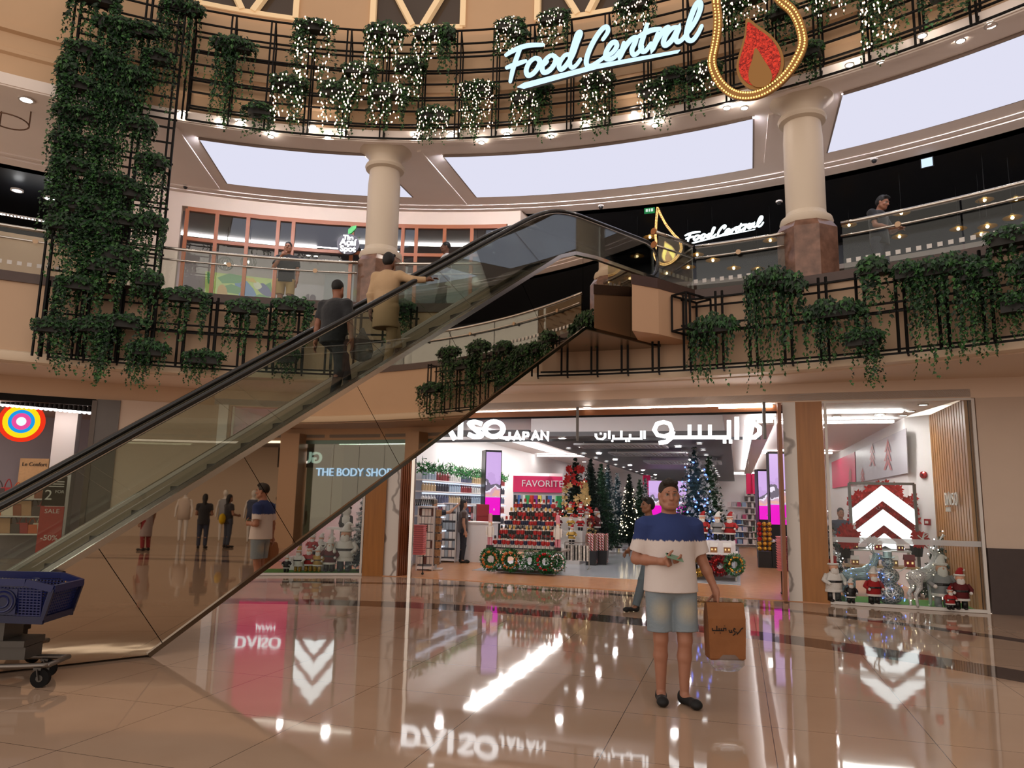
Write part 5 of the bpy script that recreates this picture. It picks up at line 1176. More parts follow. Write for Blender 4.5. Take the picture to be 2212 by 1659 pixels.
put_text('lettering', 'GIORDANO', .42, .02, glow('blue white lettering', 'bcd8ff', 1.6), wfr(-34, 14.72, 2.55), gd)
q = MB(); q.arc([(16.0, 3.44), (16.0, 3.49), (16.3, 3.49), (16.3, 3.44)], -50, 2, 20); tag(q.build('light_strip', glow('warm fill strip', 'ffe9cc', 3)), 'added warm light strip brightening the mirrored shop', 'light')  # fill strip added to light the mirrored shop
q = MB(); q.arc([(16.6, 3.44), (16.6, 3.49), (16.75, 3.49), (16.75, 3.44)], 6, 32, 12); tag(q.build('light_strip', striplit), 'curved cool light strip in the mirrored dark shop ceiling', 'light')
# mannequins in the bright shop
mnm = mat('mannequin white', 'd9d4ce', .35)
mb_ = Blob(.025); mb_.cone((0, 0, 1.0), (0, 0, 1.35), .15, .17, k=.05, sq=(1, .7, 1)).ell((0, 0, 1.68), (.08, .1, .12)).cone((0, 0, 1.4), (0, 0, 1.6), .05)
for s_ in (-1, 1): mb_.chain([(s_*.19, 0, 1.4), (s_*.27, 0, 1.12), (s_*.27, -.05, .85)], [.05, .04, .03]).chain([(s_*.09, 0, .95), (s_*.1, 0, .5), (s_*.1, 0, .06)], [.09, .06, .04])
mme = mb_.mesh('body', mnm)
mcol = ['3c4660', '8c8f96', 'c6b7aa', '2a2a30']
for i, (a, R) in enumerate(((-4, 16.4), (-8, 16.8), (-12, 16.2), (-1, 17.2))):
    t = thing('mannequin', 'white dressed mannequin mirrored from the bright shop, %s from the tan pillar' % ORD[i], 'mannequin', rp(a, R, .005), R_(a)+math.pi/2+math.pi, 'mannequins of the mirrored shop')
    o = bpy.data.objects.new('body', mme); COL.objects.link(o); o.parent = t
    q = MB(); q.lathe([(.21, .75), (.19, 1.1), (.22, 1.38), (.14, 1.47)], 16, sx=1.0, sy=.75); q.build('coat', mat('coat '+mcol[i], mcol[i], .7), t, smooth=True)
# ================================================================ people
skins = {}
def skin(c): return mat('skin '+c, c, .5, noise=.05, nscale=14)
def V3(*a): return np.array(a, float)
def hand(b, wr, el, m=0, curl=.35, side=1, fdir=None, palm=None, grip=False, spread=.0, R=.0085):
    """palm, four unequal jointed fingers and a thumb leaving the side of the palm"""
    wr = np.array(wr, float); d = wr-np.array(el, float); d /= np.linalg.norm(d)
    if fdir is not None: d = np.array(fdir, float); d /= np.linalg.norm(d)
    pn = np.array(palm if palm is not None else (0, -1, 0), float); pn -= d*(pn@d); pn /= np.linalg.norm(pn); sdv = np.cross(d, pn)*side   # thumb side
    pc = wr+d*.05
    b.box(pc, (.041, .0135, .048), .012, m, .015, np.stack([sdv, pn, d]))
    b.cone(wr-d*.01, wr+d*.03, .026, .03, m, .02)
    for i, (o, L, rr) in enumerate(((.031, .078, 1.0), (.0105, .088, 1.02), (-.0105, .082, .98), (-.031, .064, .86))):
        p = pc+d*.044+sdv*o; a = curl*(.6 if not grip else 1.5); dr = d+sdv*o*spread
        for seg, f in enumerate((.45, .31, .24)):
            q = p+(dr*math.cos(a)+pn*math.sin(a))*L*f; b.cone(p, q, R*rr*(1-.08*seg), R*rr*(1-.08*(seg+1)), m, .004); p = q; a += curl*(1.0 if not grip else 1.45)
    t0 = wr+d*.022+sdv*.033; t1 = t0+(d*.6+sdv*.6+pn*.35)*.042; t2 = t1+(d*.75+sdv*.15+pn*(.45+curl))*.034; t3 = t2+(d*.8+pn*(.4+curl)-sdv*.2)*.022
    b.cone(t0, t1, .014, .0115, m, .012).cone(t1, t2, .0108, .0098, m, .005).cone(t2, t3, .0096, .008, m, .005)
J0 = dict(pel=(0, 0, .95), che=(0, .01, 1.30), nek=(0, .015, 1.49), hed=(0, -.005, 1.60), shl=(.185, .015, 1.435), ell=(.235, .03, 1.15), wrl=(.245, -.03, .90), shr=(-.185, .015, 1.435), elr=(-.235, .03, 1.15), wrr=(-.245, -.03, .90),
          hil=(.095, 0, .93), knl=(.105, -.01, .50), anl=(.105, .03, .085), tol=(.125, -.13, .03), hir=(-.095, 0, .93), knr=(-.105, -.01, .50), anr=(-.105, .03, .085), tor=(-.125, -.13, .03))
def rotz(v, a): return np.array((v[0]*math.cos(a)-v[1]*math.sin(a), v[0]*math.sin(a)+v[1]*math.cos(a), v[2]))
def head(b, c, yaw=0., pitch=0., face=True, sc=1.0, hair=None, hm=1, beard=False):
    c = np.array(c, float)
    def P(x, y, z):
        y2 = y*math.cos(pitch)-z*math.sin(pitch); z2 = y*math.sin(pitch)+z*math.cos(pitch); return c+rotz((x*sc, y2*sc, z2*sc), yaw)
    b.ell(P(0, .015, .125), (.077*sc, .096*sc, .097*sc), 0, .02); b.ell(P(0, -.022, .045), (.06*sc, .07*sc, .072*sc), 0, .03); b.ell(P(0, -.058, .0), (.034*sc, .028*sc, .024*sc), 0, .03)
    for s in (-1, 1):
        b.ell(P(s*.079, .012, .088), (.012*sc, .02*sc, .032*sc), 0, .008); b.cone(P(s*.058, .0, .03), P(s*.03, -.05, .002), .026*sc, .022*sc, 0, .03)
    b.cone(P(0, .02, .02), P(0, .03, -.09), .056*sc, .062*sc, 0, .03)
    if face:
        b.cone(P(0, -.092, .1), P(0, -.113, .063), .010*sc, .0155*sc, 0, .014); b.ell(P(0, -.085, .118), (.055*sc, .016*sc, .012*sc), 0, .02)
        for s in (-1, 1):
            b.ell(P(s*.013, -.1, .06), (.009*sc, .01*sc, .007*sc), 0, .008); b.cut('sub', P(s*.031, -.101, .1), V3(.016, .010, .008)*sc)
            b.ell(P(s*.031, -.0785, .099), (.0115*sc, .0115*sc, .0058*sc), 3, .0); b.ell(P(s*.031, -.0885, .099), (.0062*sc, .0032*sc, .0062*sc), 4, 0); b.cone(P(s*.017, -.097, .1225), P(s*.047, -.086, .1235), .0045*sc, .0035*sc, 1, .003)
            b.ell(P(s*.045, -.06, .062), (.022*sc, .02*sc, .02*sc), 0, .02)
        b.cone(P(-.019, -.087, .025), P(.019, -.087, .025), .0048*sc, None, 2, .006); b.cone(P(-.015, -.086, .017), P(.015, -.086, .017), .0052*sc, None, 2, .006)
        if beard: b.ell(P(0, -.052, .0), (.058*sc, .052*sc, .045*sc), 5, .01)
def hairmesh(c, yaw, pitch, sc, style, res):
    h = Blob(res); c = np.array(c, float)
    def P(x, y, z):
        y2 = y*math.cos(pitch)-z*math.sin(pitch); z2 = y*math.sin(pitch)+z*math.cos(pitch); return c+rotz((x*sc, y2*sc, z2*sc), yaw)
    h.ell(P(0, .024, .138), (.083*sc, .1*sc, .096*sc), 0, .01)
    if style == 'quiff': h.cone(P(-.045, -.06, .198), P(.045, -.06, .198), .021*sc, None, 0, .03).cone(P(-.005, -.06, .212), P(.0, -.01, .222), .018*sc, None, 0, .03)
    if style == 'full': h.ell(P(0, .05, .1), (.087*sc, .085*sc, .09*sc), 0, .02).cone(P(-.05, -.055, .2), P(.05, -.055, .2), .025*sc, None, 0, .03)
    if style == 'long': h.ell(P(0, .06, .08), (.088*sc, .07*sc, .12*sc), 0, .03).cone(P(0, .075, .05), P(0, .07, -.16), .07*sc, .06*sc, 0, .04)
    if style == 'cap': h.cyl(P(0, .02, .15), P(0, .02, .2), .092*sc, .088*sc, 0, .02).ell(P(0, -.105, .155), (.06*sc, .06*sc, .01*sc), 0, .01)
    h.cut('sub', P(0, -.075, .06), V3(.082, .07, .105)*sc); h.cut('sub', P(0, -.04, .02), V3(.1, .075, .085)*sc)
    return h
def person(name, lab, pos, rz, J=None, H=1.78, tops=None, legs=None, shoes='151515', skinc='8a6248', hairc='1a1412', hair='short', yaw=0, pitch=0, res=.011, face=True,
           gl=None, gr=None, sleeve=.55, toph=.86, trousers='long', beard=False, fat=1.0, topk=None, group=None, boxy=.178, neckz=.068):
    j = dict(J0); j.update(J or {}); j = {k: np.array(v, float) for k, v in j.items()}
    sm = skin(skinc); hm_ = mat('hair '+hairc, hairc, .55, bump=.4, bscale=120); lm_ = mat('lips '+skinc, '94604f' if skinc > '7' else '5a3730', .5)
    mats = [sm, hm_, lm_, mat('shaded eye white', '8a8078', .4), mat('eye iris', '2c2a28', .2), mat('stubble '+skinc, '6a4a3a', .6)]  # eye whites darkened in colour for the shade of the sockets
    b = Blob(res)
    b.ell(j['pel'], (.155*fat, .105*fat, .13), 0, .05); b.cone(j['pel'], j['che'], .125*fat, .135*fat, 0, .05, (1.12, .8, 1)); b.ell(j['che'], (.165*fat, .11*fat, .16), 0, .05)
    b.cone(j['che']+V3(0, 0, .1), j['nek'], .07, .055, 0, .06)
    for s in 'lr':
        S_, E_, W_2 = j['sh'+s], j['el'+s], j['wr'+s]
        b.cone(j['nek']-V3(0, 0, .04), S_, .05, .06, 0, .05); b.cone(S_, E_, .056*fat, .042, 0, .03); mid = E_+(W_2-E_)*.35; b.cone(E_, mid, .043, .042, 0, .02).cone(mid, W_2, .041, .026, 0, .02)
        h_ = gl if s == 'l' else gr; h_ = h_ or {}; hand(b, W_2, E_, 0, side=h_.get('side', 1 if s == 'l' else -1), curl=h_.get('curl', .32), fdir=h_.get('fdir'), palm=h_.get('palm', (-1, 0, 0) if s == 'l' else (1, 0, 0)), grip=h_.get('grip', False), R=max(.0085, res*.8))
        A, K, N_, T = j['hi'+s], j['kn'+s], j['an'+s], j['to'+s]
        b.cone(A, K, .092*fat, .058, 0, .04); mid = K+(N_-K)*.32+V3(0, .012, 0); b.cone(K, mid, .056, .057, 0, .02).cone(mid, N_, .056, .036, 0, .02); b.cone(N_-V3(0, 0, .03), T, .038, .03, 0, .02)
    head(b, j['hed'], yaw, pitch, face, 1.0, beard=beard)
    me = b.mesh(name, mats); o = bpy.data.objects.new(name, me); COL.objects.link(o); sc = H/1.83
    o.location = pos; o.rotation_euler = (0, 0, rz); o.scale = (sc,)*3; tag(o, lab, 'person', group)
    o.matrix_world = Matrix.Translation(pos) @ Matrix.Rotation(rz, 4, 'Z') @ Matrix.Scale(sc, 4)
    hb = hairmesh(j['hed'], yaw, pitch, 1.0, hair, min(res, .008)); hb.build('hair' if hair != 'cap' else 'cap', hm_, o)
    if tops:
        t = Blob(res); f = fat; z0 = toph; ba = V3(j['pel'][0], j['pel'][1], z0)
        t.ell(j['che']+V3(0, 0, .02), (.185*f, .13*f, .19), 0, .06); t.cone(ba, j['che'], boxy*f, .158*f, 0, .06, (1.1, .86, 1)); t.cone(j['che']+V3(0, 0, .1), j['nek']-V3(0, 0, .02), .1, .075, 0, .06)
        for s in 'lr':
            S_, E_, W_2 = j['sh'+s], j['el'+s], j['wr'+s]; t.cone(j['nek']-V3(0, 0, .05), S_, .06, .075, 0, .05)
            if sleeve <= 1: t.cyl(S_, S_+(E_-S_)*sleeve, .074, .076, 0, .05)
            else: t.cone(S_, E_, .07, .058, 0, .05); t.cyl(E_, E_+(W_2-E_)*(sleeve-1), .056, .044, 0, .04)
        t.cut('plane', (0, 0, z0), (0, 0, -1)); nk = j['nek']+V3(0, -.015, neckz); t.cut('sub', nk, V3(.074, .082, .06))
        m_ = topk or mat('cloth '+tops, tops, .8, bump=.5, bscale=14, sheen=.2); t.build('shirt', m_, o)
    if legs:
        t = Blob(res)
        t.ell(j['pel']-V3(0, 0, .0), (.172*fat, .125*fat, .15), 0, .05)
        for s in 'lr':
            A, K, N_ = j['hi'+s], j['kn'+s], j['an'+s]
            if trousers == 'long': t.cone(A, K, .108*fat, .076, 0, .05); t.cyl(K, N_+(K-N_)*.02, .075, .062, 0, .03)
            else: t.cyl(A+V3(.012 if s == 'l' else -.012, 0, 0), A+(K-A)*(trousers+.0)+V3(.006 if s == 'l' else -.006, 0, 0), .102*fat, .094*fat, 0, .03)
        t.build('trousers' if trousers == 'long' else 'shorts', legs if not isinstance(legs, str) else mat('cloth '+legs, legs, .8, bump=.5, bscale=16), o)
    if shoes:
        for s in 'lr':
            N_, T = j['an'+s], j['to'+s]; t = Blob(min(res, .009)); dirn = (T-N_); dirn[2] = 0; dirn /= max(1e-6, np.linalg.norm(dirn)); gz = min(N_[2]-.085, T[2]-.03)
            t.cone(N_-dirn*.02-V3(0, 0, .045), T+V3(0, 0, .012), .042, .036, 0, .03, (1, 1, .9)); t.ell(T+dirn*.02+V3(0, 0, .008), (.045, .05, .034), 0, .03); t.cone(N_-dirn*.025-V3(0, 0, .02), N_-dirn*.015-V3(0, 0, .04), .042, .044, 0, .02)
            t.cut('plane', (0, 0, T[2]-.03), (0, 0, -1)); t.build('shoe', mat('shoe '+shoes, shoes, .7), o)
    return o
# --- the man facing the camera
pm_ = atz(1452, 1520, 0)
dip = mat('dip dyed tee', 'c9bdb2', .85, bump=.35, bscale=11)
nd, lk, bs = nodes(dip); tc = nd.new('ShaderNodeTexCoord'); sx = nd.new('ShaderNodeSeparateXYZ'); lk.new(tc.outputs['Object'], sx.inputs[0]); nz = nd.new('ShaderNodeTexNoise'); nz.inputs['Scale'].default_value = 60
mp = nd.new('ShaderNodeMapping'); mp.inputs['Scale'].default_value = (1, 1, .12); lk.new(tc.outputs['Object'], mp.inputs['Vector']); lk.new(mp.outputs[0], nz.inputs['Vector'])
mm = nd.new('ShaderNodeMath'); mm.operation = 'MULTIPLY_ADD'; mm.inputs[1].default_value = .05; lk.new(nz.outputs['Fac'], mm.inputs[0]); lk.new(sx.outputs[2], mm.inputs[2])
gt = nd.new('ShaderNodeMapRange'); gt.inputs['From Min'].default_value = 1.318; gt.inputs['From Max'].default_value = 1.328; lk.new(mm.outputs[0], gt.inputs['Value'])
mx = nd.new('ShaderNodeMix'); mx.data_type = 'RGBA'; mx.inputs[6].default_value = lin('d2c8c4'); mx.inputs[7].default_value = lin('26376b'); lk.new(gt.outputs[0], mx.inputs[0]); lk.new(mx.outputs[2], bs.inputs['Base Color'])
den = mat('faded denim', '8b9aa6', .85, bump=.3, bscale=30)
nd, lk, bs = nodes(den); tc = nd.new('ShaderNodeTexCoord'); vm = nd.new('ShaderNodeVectorMath'); vm.operation = 'ABSOLUTE'; lk.new(tc.outputs['Object'], vm.inputs[0]); v2 = nd.new('ShaderNodeVectorMath'); v2.operation = 'DISTANCE'; v2.inputs[1].default_value = (.11, .12, .74); lk.new(vm.outputs[0], v2.inputs[0])
gt = nd.new('ShaderNodeMapRange'); gt.inputs['From Min'].default_value = .02; gt.inputs['From Max'].default_value = .12; lk.new(v2.outputs['Value'], gt.inputs['Value']); mx = nd.new('ShaderNodeMix'); mx.data_type = 'RGBA'; mx.inputs[6].default_value = lin('a5a193'); mx.inputs[7].default_value = lin('7f8c95'); lk.new(gt.outputs[0], mx.inputs[0]); lk.new(mx.outputs[2], bs.inputs['Base Color'])
hero = person('person', 'man in a blue and white dip dyed tee and denim shorts facing the camera', (pm_.x, pm_.y, 0), .05, dict(
    hed=(-.01, -.02, 1.575), nek=(0, .01, 1.49), shl=(.2, .02, 1.42), ell=(.285, .05, 1.13), wrl=(.375, .0, .90), shr=(-.205, .02, 1.42), elr=(-.275, .06, 1.135), wrr=(-.115, -.175, 1.135),
    knl=(.105, -.03, .50), anl=(.10, -.005, .085), tol=(.14, -.17, .03), knr=(-.085, .01, .50), anr=(-.075, .06, .085), tor=(-.1, -.085, .03), hil=(.09, 0, .93), hir=(-.09, 0, .93)), H=1.84,
    tops='c9bdb2', topk=dip, legs=den, trousers=.84, skinc='a1705a', hairc='20160f', hair='quiff', yaw=-.06, res=.006, sleeve=.78, toph=.885, shoes='121214', fat=1.1, boxy=.187,
    gl=dict(curl=.62, fdir=(.12, -.1, -1), palm=(-1, .1, 0)), gr=dict(fdir=(.95, -.3, .04), palm=(.15, .5, .95), curl=.5, side=1))
pcol = mat('sage green phone', '6f8f76', .35)
ph = thing('phone', 'sage green phone in the hand of the man in the dip dyed tee', 'phone', hero.matrix_world @ Vector((-.025, -.222, 1.172)), .15)
q = MB(); q.box((0, 0, 0), (.145, .072, .009)); o = q.build('body', pcol, ph); o.modifiers.new('b', 'BEVEL').width = .004
q = MB(); q.box((-.05, .014, .006), (.03, .03, .003)); q.build('lens_plate', black, ph); ph.rotation_euler = (R_(28), R_(14), .15)
# paper bag
kraft = mat('kraft paper', '8a5832', .75, noise=.08, nscale=7, bump=.5, bscale=9)
hw = hero.matrix_world @ Vector((.405, -.03, .80))
bg_ = thing('paper_bag', 'brown kraft paper bag with Arabic lettering held by the man in the dip dyed tee', 'bag', (hw.x+.03, hw.y, hw.z-.40), .03)
q = MB(); w, d, h = .155, .07, .43
ring_ = lambda z, sx_, sy_: [(-w*sx_, -d*sy_, z), (w*sx_, -d*sy_, z), (w*sx_, d*sy_, z), (-w*sx_, d*sy_, z)]
lv = [ring_(-.045, .86, .8), ring_(-.03, .94, 1), ring_(.12, .97, 1.05), ring_(.28, 1.0, .95), ring_(.38, .99, .55), ring_(.405, .98, .2)]
q.add(sum(lv, []), [(3, 2, 1, 0)]+[(i*4+k, i*4+(k+1) % 4, i*4+4+(k+1) % 4, i*4+4+k) for i in range(5) for k in range(4)]); q.build('bag', kraft, bg_)
ink = mat('black ink', '140f0c', .7); F_ = (Vector((0, -.0745, .19)), Vector((1, 0, 0)), UZ)
q = MB(); L_ = lambda P, w_=.0075: q.stroke([(x*.0062, y*.0062) for x, y in P], w_, .002, F_)
for P in ([(21, 4), (18, 2), (16, -1), (13, -4), (12, -1)], [(11, 2), (9, 3), (8, 0), (10, -1), (10, -4), (7, -6)], [(5, 1), (6, -2), (3, -2), (2, 1)], [(-2, 0), (-2, 3), (-5, 3), (-5, 0), (-20, 0)], [(-8, 0), (-8, 3)], [(-11, 0), (-11, 3)], [(-14, 0), (-14, 6)], [(-20, 0), (-20, 3)], [(-3, 6), (-3.8, 6)], [(-18, -3), (-17, -3)], [(-9, -3), (-10, -3)]): L_(P)
q.build('lettering', ink, bg_)
q = MB(); q.lathe([(.03, -.14), (.10, -.135), (.148, -.09), (.15, -.03), (.14, 0)], 18, (.01, 0, 0), sy=.55); q.build('plastic_bag', mat('clear plastic bag', 'd8dde0', .12, trans=.75, alpha=.55, ior=1.2), bg_, smooth=True)
# --- walking man behind
pw = atz(1375, 1318, 0)
person('person', 'man in dark polo and grey jeans walking behind the man with the paper bag', (pw.x+.2, pw.y, 0), R_(-72), dict(hed=(0, -.03, 1.59), anl=(.09, -.30, .085), tol=(.1, -.46, .03), knl=(.1, -.17, .5), anr=(-.09, .42, .14), tor=(-.09, .29, .05), knr=(-.1, .04, .5), wrl=(.25, .15, .93), wrr=(-.22, -.26, .95), ell=(.24, .1, 1.16), elr=(-.235, -.03, 1.16)),
       H=1.72, tops='1b1d24', legs='5d6a72', skinc='8a5f47', hairc='0f0d0d', hair='full', res=.011)
# --- two men riding the escalator, seen from behind
def onesc(s, o): z = zst(s-((s+1.97) % .4)); return ep(s, o, z)
rz_e = EA+math.pi/2+R_(32)     # facing up the escalator, turned a little aside
person('person', 'man in an all black outfit walking up the escalator steps', onesc(2.16, .70), rz_e, dict(hed=(0, -.045, 1.575), nek=(0, -.02, 1.48), anl=(-.06, -.35, .37), tol=(-.12, -.48, .315), knl=(.0, -.3, .74), knr=(-.1, -.04, .5), wrr=(-.30, .02, .90), elr=(-.27, .04, 1.15), wrl=(.28, .02, .9), ell=(.25, .04, 1.15), anr=(-.09, .06, .085), tor=(-.13, -.07, .03)),
       H=1.70, tops='15171c', legs='17181c', skinc='8a5a44', hairc='0d0c0c', hair='short', res=.011, face=False, sleeve=.75, fat=1.08, shoes='3a3633')
pb = atz(0, 0, 9)
plb = thing('carrier_bag', 'crumpled grey carrier bag hanging from the hand of the rider in black', 'bag', onesc(2.5, .55)+Vector((0, 0, .32)))
q = MB(); q.lathe([(.03, -.02), (.13, .02), (.16, .12), (.13, .24), (.05, .36), (.02, .44)], 14, sy=.5); q.build('bag', mat('grey film', '4a5052', .3, alpha=.7), plb, smooth=True)
kur = mat('cream kurta cloth', 'b99b78', .85, bump=.45, bscale=9)
k_ = person('person', 'man in a cream kurta climbing the escalator with one hand on the handrail', onesc(2.95, .72), rz_e, dict(hed=(0, -.03, 1.59), anl=(-.08, -.33, .37), tol=(-.14, -.46, .315), knl=(-.02, -.27, .74), knr=(-.1, -.03, .5), anr=(-.09, .06, .085), tor=(-.13, -.07, .03), shr=(-.2, .0, 1.43), elr=(-.42, .0, 1.35), wrr=(-.62, -.09, 1.37), wrl=(.25, .03, .90), ell=(.25, .05, 1.15)),
       H=1.70, tops='b99b78', topk=kur, legs=kur, skinc='6b4632', hairc='100d0c', hair='full', res=.011, face=False, sleeve=1.9, toph=.62, fat=1.05, shoes='5a3d2c', gr=dict(fdir=(-.85, -.4, .25), palm=(0, 0, -1), curl=.35))
# --- upper gallery
def up(x, y, d, dz=0): p = atd(x, y, d); return (p.x, p.y, 5.3+dz)
person('person', 'man in black tee and khaki shorts on the upper gallery, hand at mouth', up(618, 600, 15.35), .1, dict(elr=(-.26, -.12, 1.17), wrr=(-.06, -.24, 1.44), hed=(0, -.01, 1.59)), H=1.75, tops='17181b', legs='a58a58', trousers=.8, skinc='9a6a52', hairc='15110f', hair='short', res=.011, gr=dict(fdir=(.5, .3, .8), palm=(0, 1, 0), curl=.7), shoes='d0ccc6', sleeve=.7)
person('person', 'person in white shirt and dark trousers walking along the upper gallery', up(960, 600, 15.2), R_(-75), dict(anl=(.09, -.2, .085), tol=(.1, -.36, .03), knl=(.1, -.12, .5), anr=(-.09, .25, .11), tor=(-.09, .11, .04), wrl=(.25, -.2, 1.0), ell=(.24, .06, 1.15)), H=1.76, tops='d2d4d6', legs='2b2c31', skinc='6a4533', hairc='0f0d0c', res=.012, sleeve=.8, toph=.78)
person('person', 'dark clothed man with lanyard looking down behind the right gallery railing', up(1898, 480, 12.4), R_(35), dict(hed=(.02, -.055, 1.56), nek=(0, -.03, 1.47), wrl=(.08, -.3, 1.1), wrr=(-.1, -.3, 1.08), ell=(.27, -.08, 1.16), elr=(-.27, -.08, 1.16)), H=1.8, tops='14161c', legs='3a3d48', skinc='8e5f49', hairc='0e0c0c', hair='full', pitch=.35, res=.012, sleeve=.7, gl=dict(palm=(0, 0, -1), fdir=(-.5, -.8, 0)), gr=dict(palm=(0, 0, -1), fdir=(.5, -.8, 0)))
# --- store staff
p = atd(938, 1110, 18.8)
person('person', 'shop worker in navy shirt and grey cap reaching toward the stocked shelves', (p.x, p.y, .012), R_(160), dict(elr=(-.37, -.22, 1.45), wrr=(-.50, -.40, 1.62)), H=1.62, tops='1a2030', legs='24262c', skinc='b58a70', hairc='7d766c', hair='cap', res=.014, face=False)
p = atd(1002, 1110, 19.6)
person('person', 'dark haired woman at the store counter under the green garland', (p.x, p.y, .012), R_(100), None, H=1.62, tops='4a3a34', legs='24262c', skinc='a87a60', hairc='141011', hair='long', res=.014, face=False)
p = atd(1817, 1130, 17.5)
person('person', 'shop assistant with beige apron strap beside the chevron lightbox', (p.x, p.y, .012), R_(-10), None, H=1.60, tops='1e2230', legs='24262c', skinc='7d5645', hairc='100d0e', hair='short', res=.011)
# --- people behind the camera side, mirrored in the escalator
for (x, y), rz, tp_, lg, hr, lab in (((10.69, -.09), 1.2, '1a1a1e', '2b3142', 'long', 'woman in black top and dark jeans mirrored in the escalator side'), ((11.36, .35), 2.2, '27262a', '3b4250', 'long', 'woman with a yellow bag mirrored beside the first in the escalator side'),
                                   ((9.2, -.95), .3, '8d7f7c', '7c2428', 'full', 'person in grey cloak and red trousers mirrored in the escalator side'), ((13.6, .9), 1.6, '5b6a80', '8a8076', 'full', 'person in blue grey shirt mirrored deep in the escalator side'), ((13.1, 1.9), 1.0, 'c9b9a6', 'a89a88', 'cap', 'person with cap and shoulder strap mirrored deep in the escalator side')):
    person('person', lab, (x, y, 0), rz, dict(wrl=(.12, -.28, 1.1), ell=(.25, -.03, 1.14), wrr=(-.1, -.3, 1.12), elr=(-.25, -.03, 1.14)) if hr == 'long' else None, H=1.64, tops=tp_, legs=lg, skinc='8a614c', hairc='12100f', hair=hr, res=.016, face=False, toph=.8 if tp_ != '8d7f7c' else .45)
yb = thing('tote_bag', 'yellow round tote bag held by a woman mirrored in the escalator side', 'bag', (11.1, .28, .72)); q = MB(); q.ball((0, 0, .16), .17, 14, 8, sc=(1, .45, 1)); q.build('bag', mat('yellow bag', 'd9b51e', .5), yb, smooth=True)
# ================================================================ Christmas goods: builders
def tree_mesh(H, R, seed, cols, flock=0.0, bl=9):
    rg = random.Random(seed); q = MB(); tiers = max(10, int(H*8.5))
    for t in range(tiers*2):   # dark inner boughs
        f = t/(tiers*2-1); r = (R*(1-f)**.85+.03)*(.72 if t % 2 else .5); zc = .1*H+f*.86*H; n = 14
        if t < tiers*2-1:
            f2 = (t+1)/(tiers*2-1); r2 = (R*(1-f2)**.85+.03)*(.72 if (t+1) % 2 else .5); z2 = .1*H+f2*.86*H
            for k in range(n):
                a, c = 6.2832*k/n, 6.2832*(k+1)/n; q.add([(r*math.cos(a), r*math.sin(a), zc), (r*math.cos(c), r*math.sin(c), zc), (r2*math.cos(c), r2*math.sin(c), z2), (r2*math.cos(a), r2*math.sin(a), z2)], [(0, 1, 2, 3)], 0)
    for t in range(tiers):
        f = t/(tiers-1); z = .12*H+f*.86*H; r = R*(1-f)**.85+.03; n = max(5, int(7+r*26))
        for k in range(n):
            a = 2*math.pi*(k+rg.random()*.8)/n; L = r*rg.uniform(.8, 1.12); zz = z+rg.uniform(-.04, .04); d = Vector((math.cos(a), math.sin(a), 0))
            for s in range(max(3, int(L*13))):
                g = (s+1)/max(3, int(L*13)); p = d*(L*g)+Vector((0, 0, zz-.16*L*g*g)); sz = rg.uniform(.05, .085)*(.75+.4*(1-f))
                wh = flock and g > .6 and rg.random() < flock
                for w in range(bl):
                    dr = (d*rg.uniform(.2, 1)+Vector((rg.gauss(0, .6), rg.gauss(0, .6), rg.gauss(.05, .45)))).normalized(); sd_ = dr.cross(Vector((rg.gauss(0, .4), rg.gauss(0, .4), 1))).normalized()*sz*.19
                    q.add([p-sd_, p+dr*sz*.5-sd_*1.2, p+dr*sz, p+dr*sz*.5+sd_*1.2, p+sd_], [(0, 1, 2, 3, 4)], 2 if wh else rg.choice((0, 0, 1)))
    return q.mesh('needles', cols)
tg = [mat('fir needle', '23402c', .6, island=.4), mat('fir needle light', '355c3a', .6, island=.3), mat('snow flock', 'dfe3e6', .7, island=.1)]
td = [mat('dark fir needle', '16261f', .6, island=.4), mat('dark fir light', '23392d', .6, island=.3), MATS['snow flock']]
tb = [mat('blue fir needle', '2c4650', .6, island=.4), mat('blue fir light', '47666c', .6, island=.3), MATS['snow flock']]
trunk = mat('tree stand', '2b2420', .6)
def spots(H, R, n, seed, r, m, jitter=1.0, zlo=.15):
    rg = random.Random(seed); q = MB()
    for i in range(n):
        f = zlo+(.95-zlo)*(1-math.sqrt(rg.random())); a = rg.uniform(0, 6.283); rr = R*(1-f)**.85*1.0+.05; q.ball((rr*math.cos(a), rr*math.sin(a), H*f+.1), r*rg.uniform(.7, 1.2), 6, 4)
    return q
def xtree(name, lab, p, H, R, cols, flock=0, seed=1, extra=(), bl=9):
    t = thing(name, lab, 'tree', p, seed*.7); o = bpy.data.objects.new('needles', tree_mesh(H, R, seed, cols, flock, bl)); COL.objects.link(o); o.parent = t
    q = MB(); q.lathe([(.16, 0), (.15, .03), (.03, .05), (.025, H*.9)], 10); q.build('stand', trunk, t)
    for nm, n, r, m in extra: spots(H, R, n, seed+len(nm), r, m).build(nm, m, t, smooth=True)
    return t
def treeat(lab, x, ytop, d, wpx, cols, flock=0, seed=1, extra=(), name='christmas_tree', z0=.02):
    p = atd(x, ytop, d); return xtree(name, lab, (p.x, p.y, z0), p.z-z0, wpx*d/FPX/2, cols, flock, seed, extra)
warmb = glow('warm tree light', 'ffe6b8', 5, mis=False); blueb = glow('blue tree light', '5a7dff', 5, mis=False); whiteb = glow('white tree light', 'ffffff', 5, mis=False)
def flower(q, c, r, m, n, rg):
    for k in range(n):
        a = 6.283*k/n+rg.random(); c2 = Vector(c); d = Vector((math.cos(a), -.35, math.sin(a))); s = Vector((-math.sin(a), 0, math.cos(a)))*r*.28
        q.add([c2, c2+d*r*.5+s, c2+d*r, c2+d*r*.5-s], [(0, 1, 2, 3)], m)
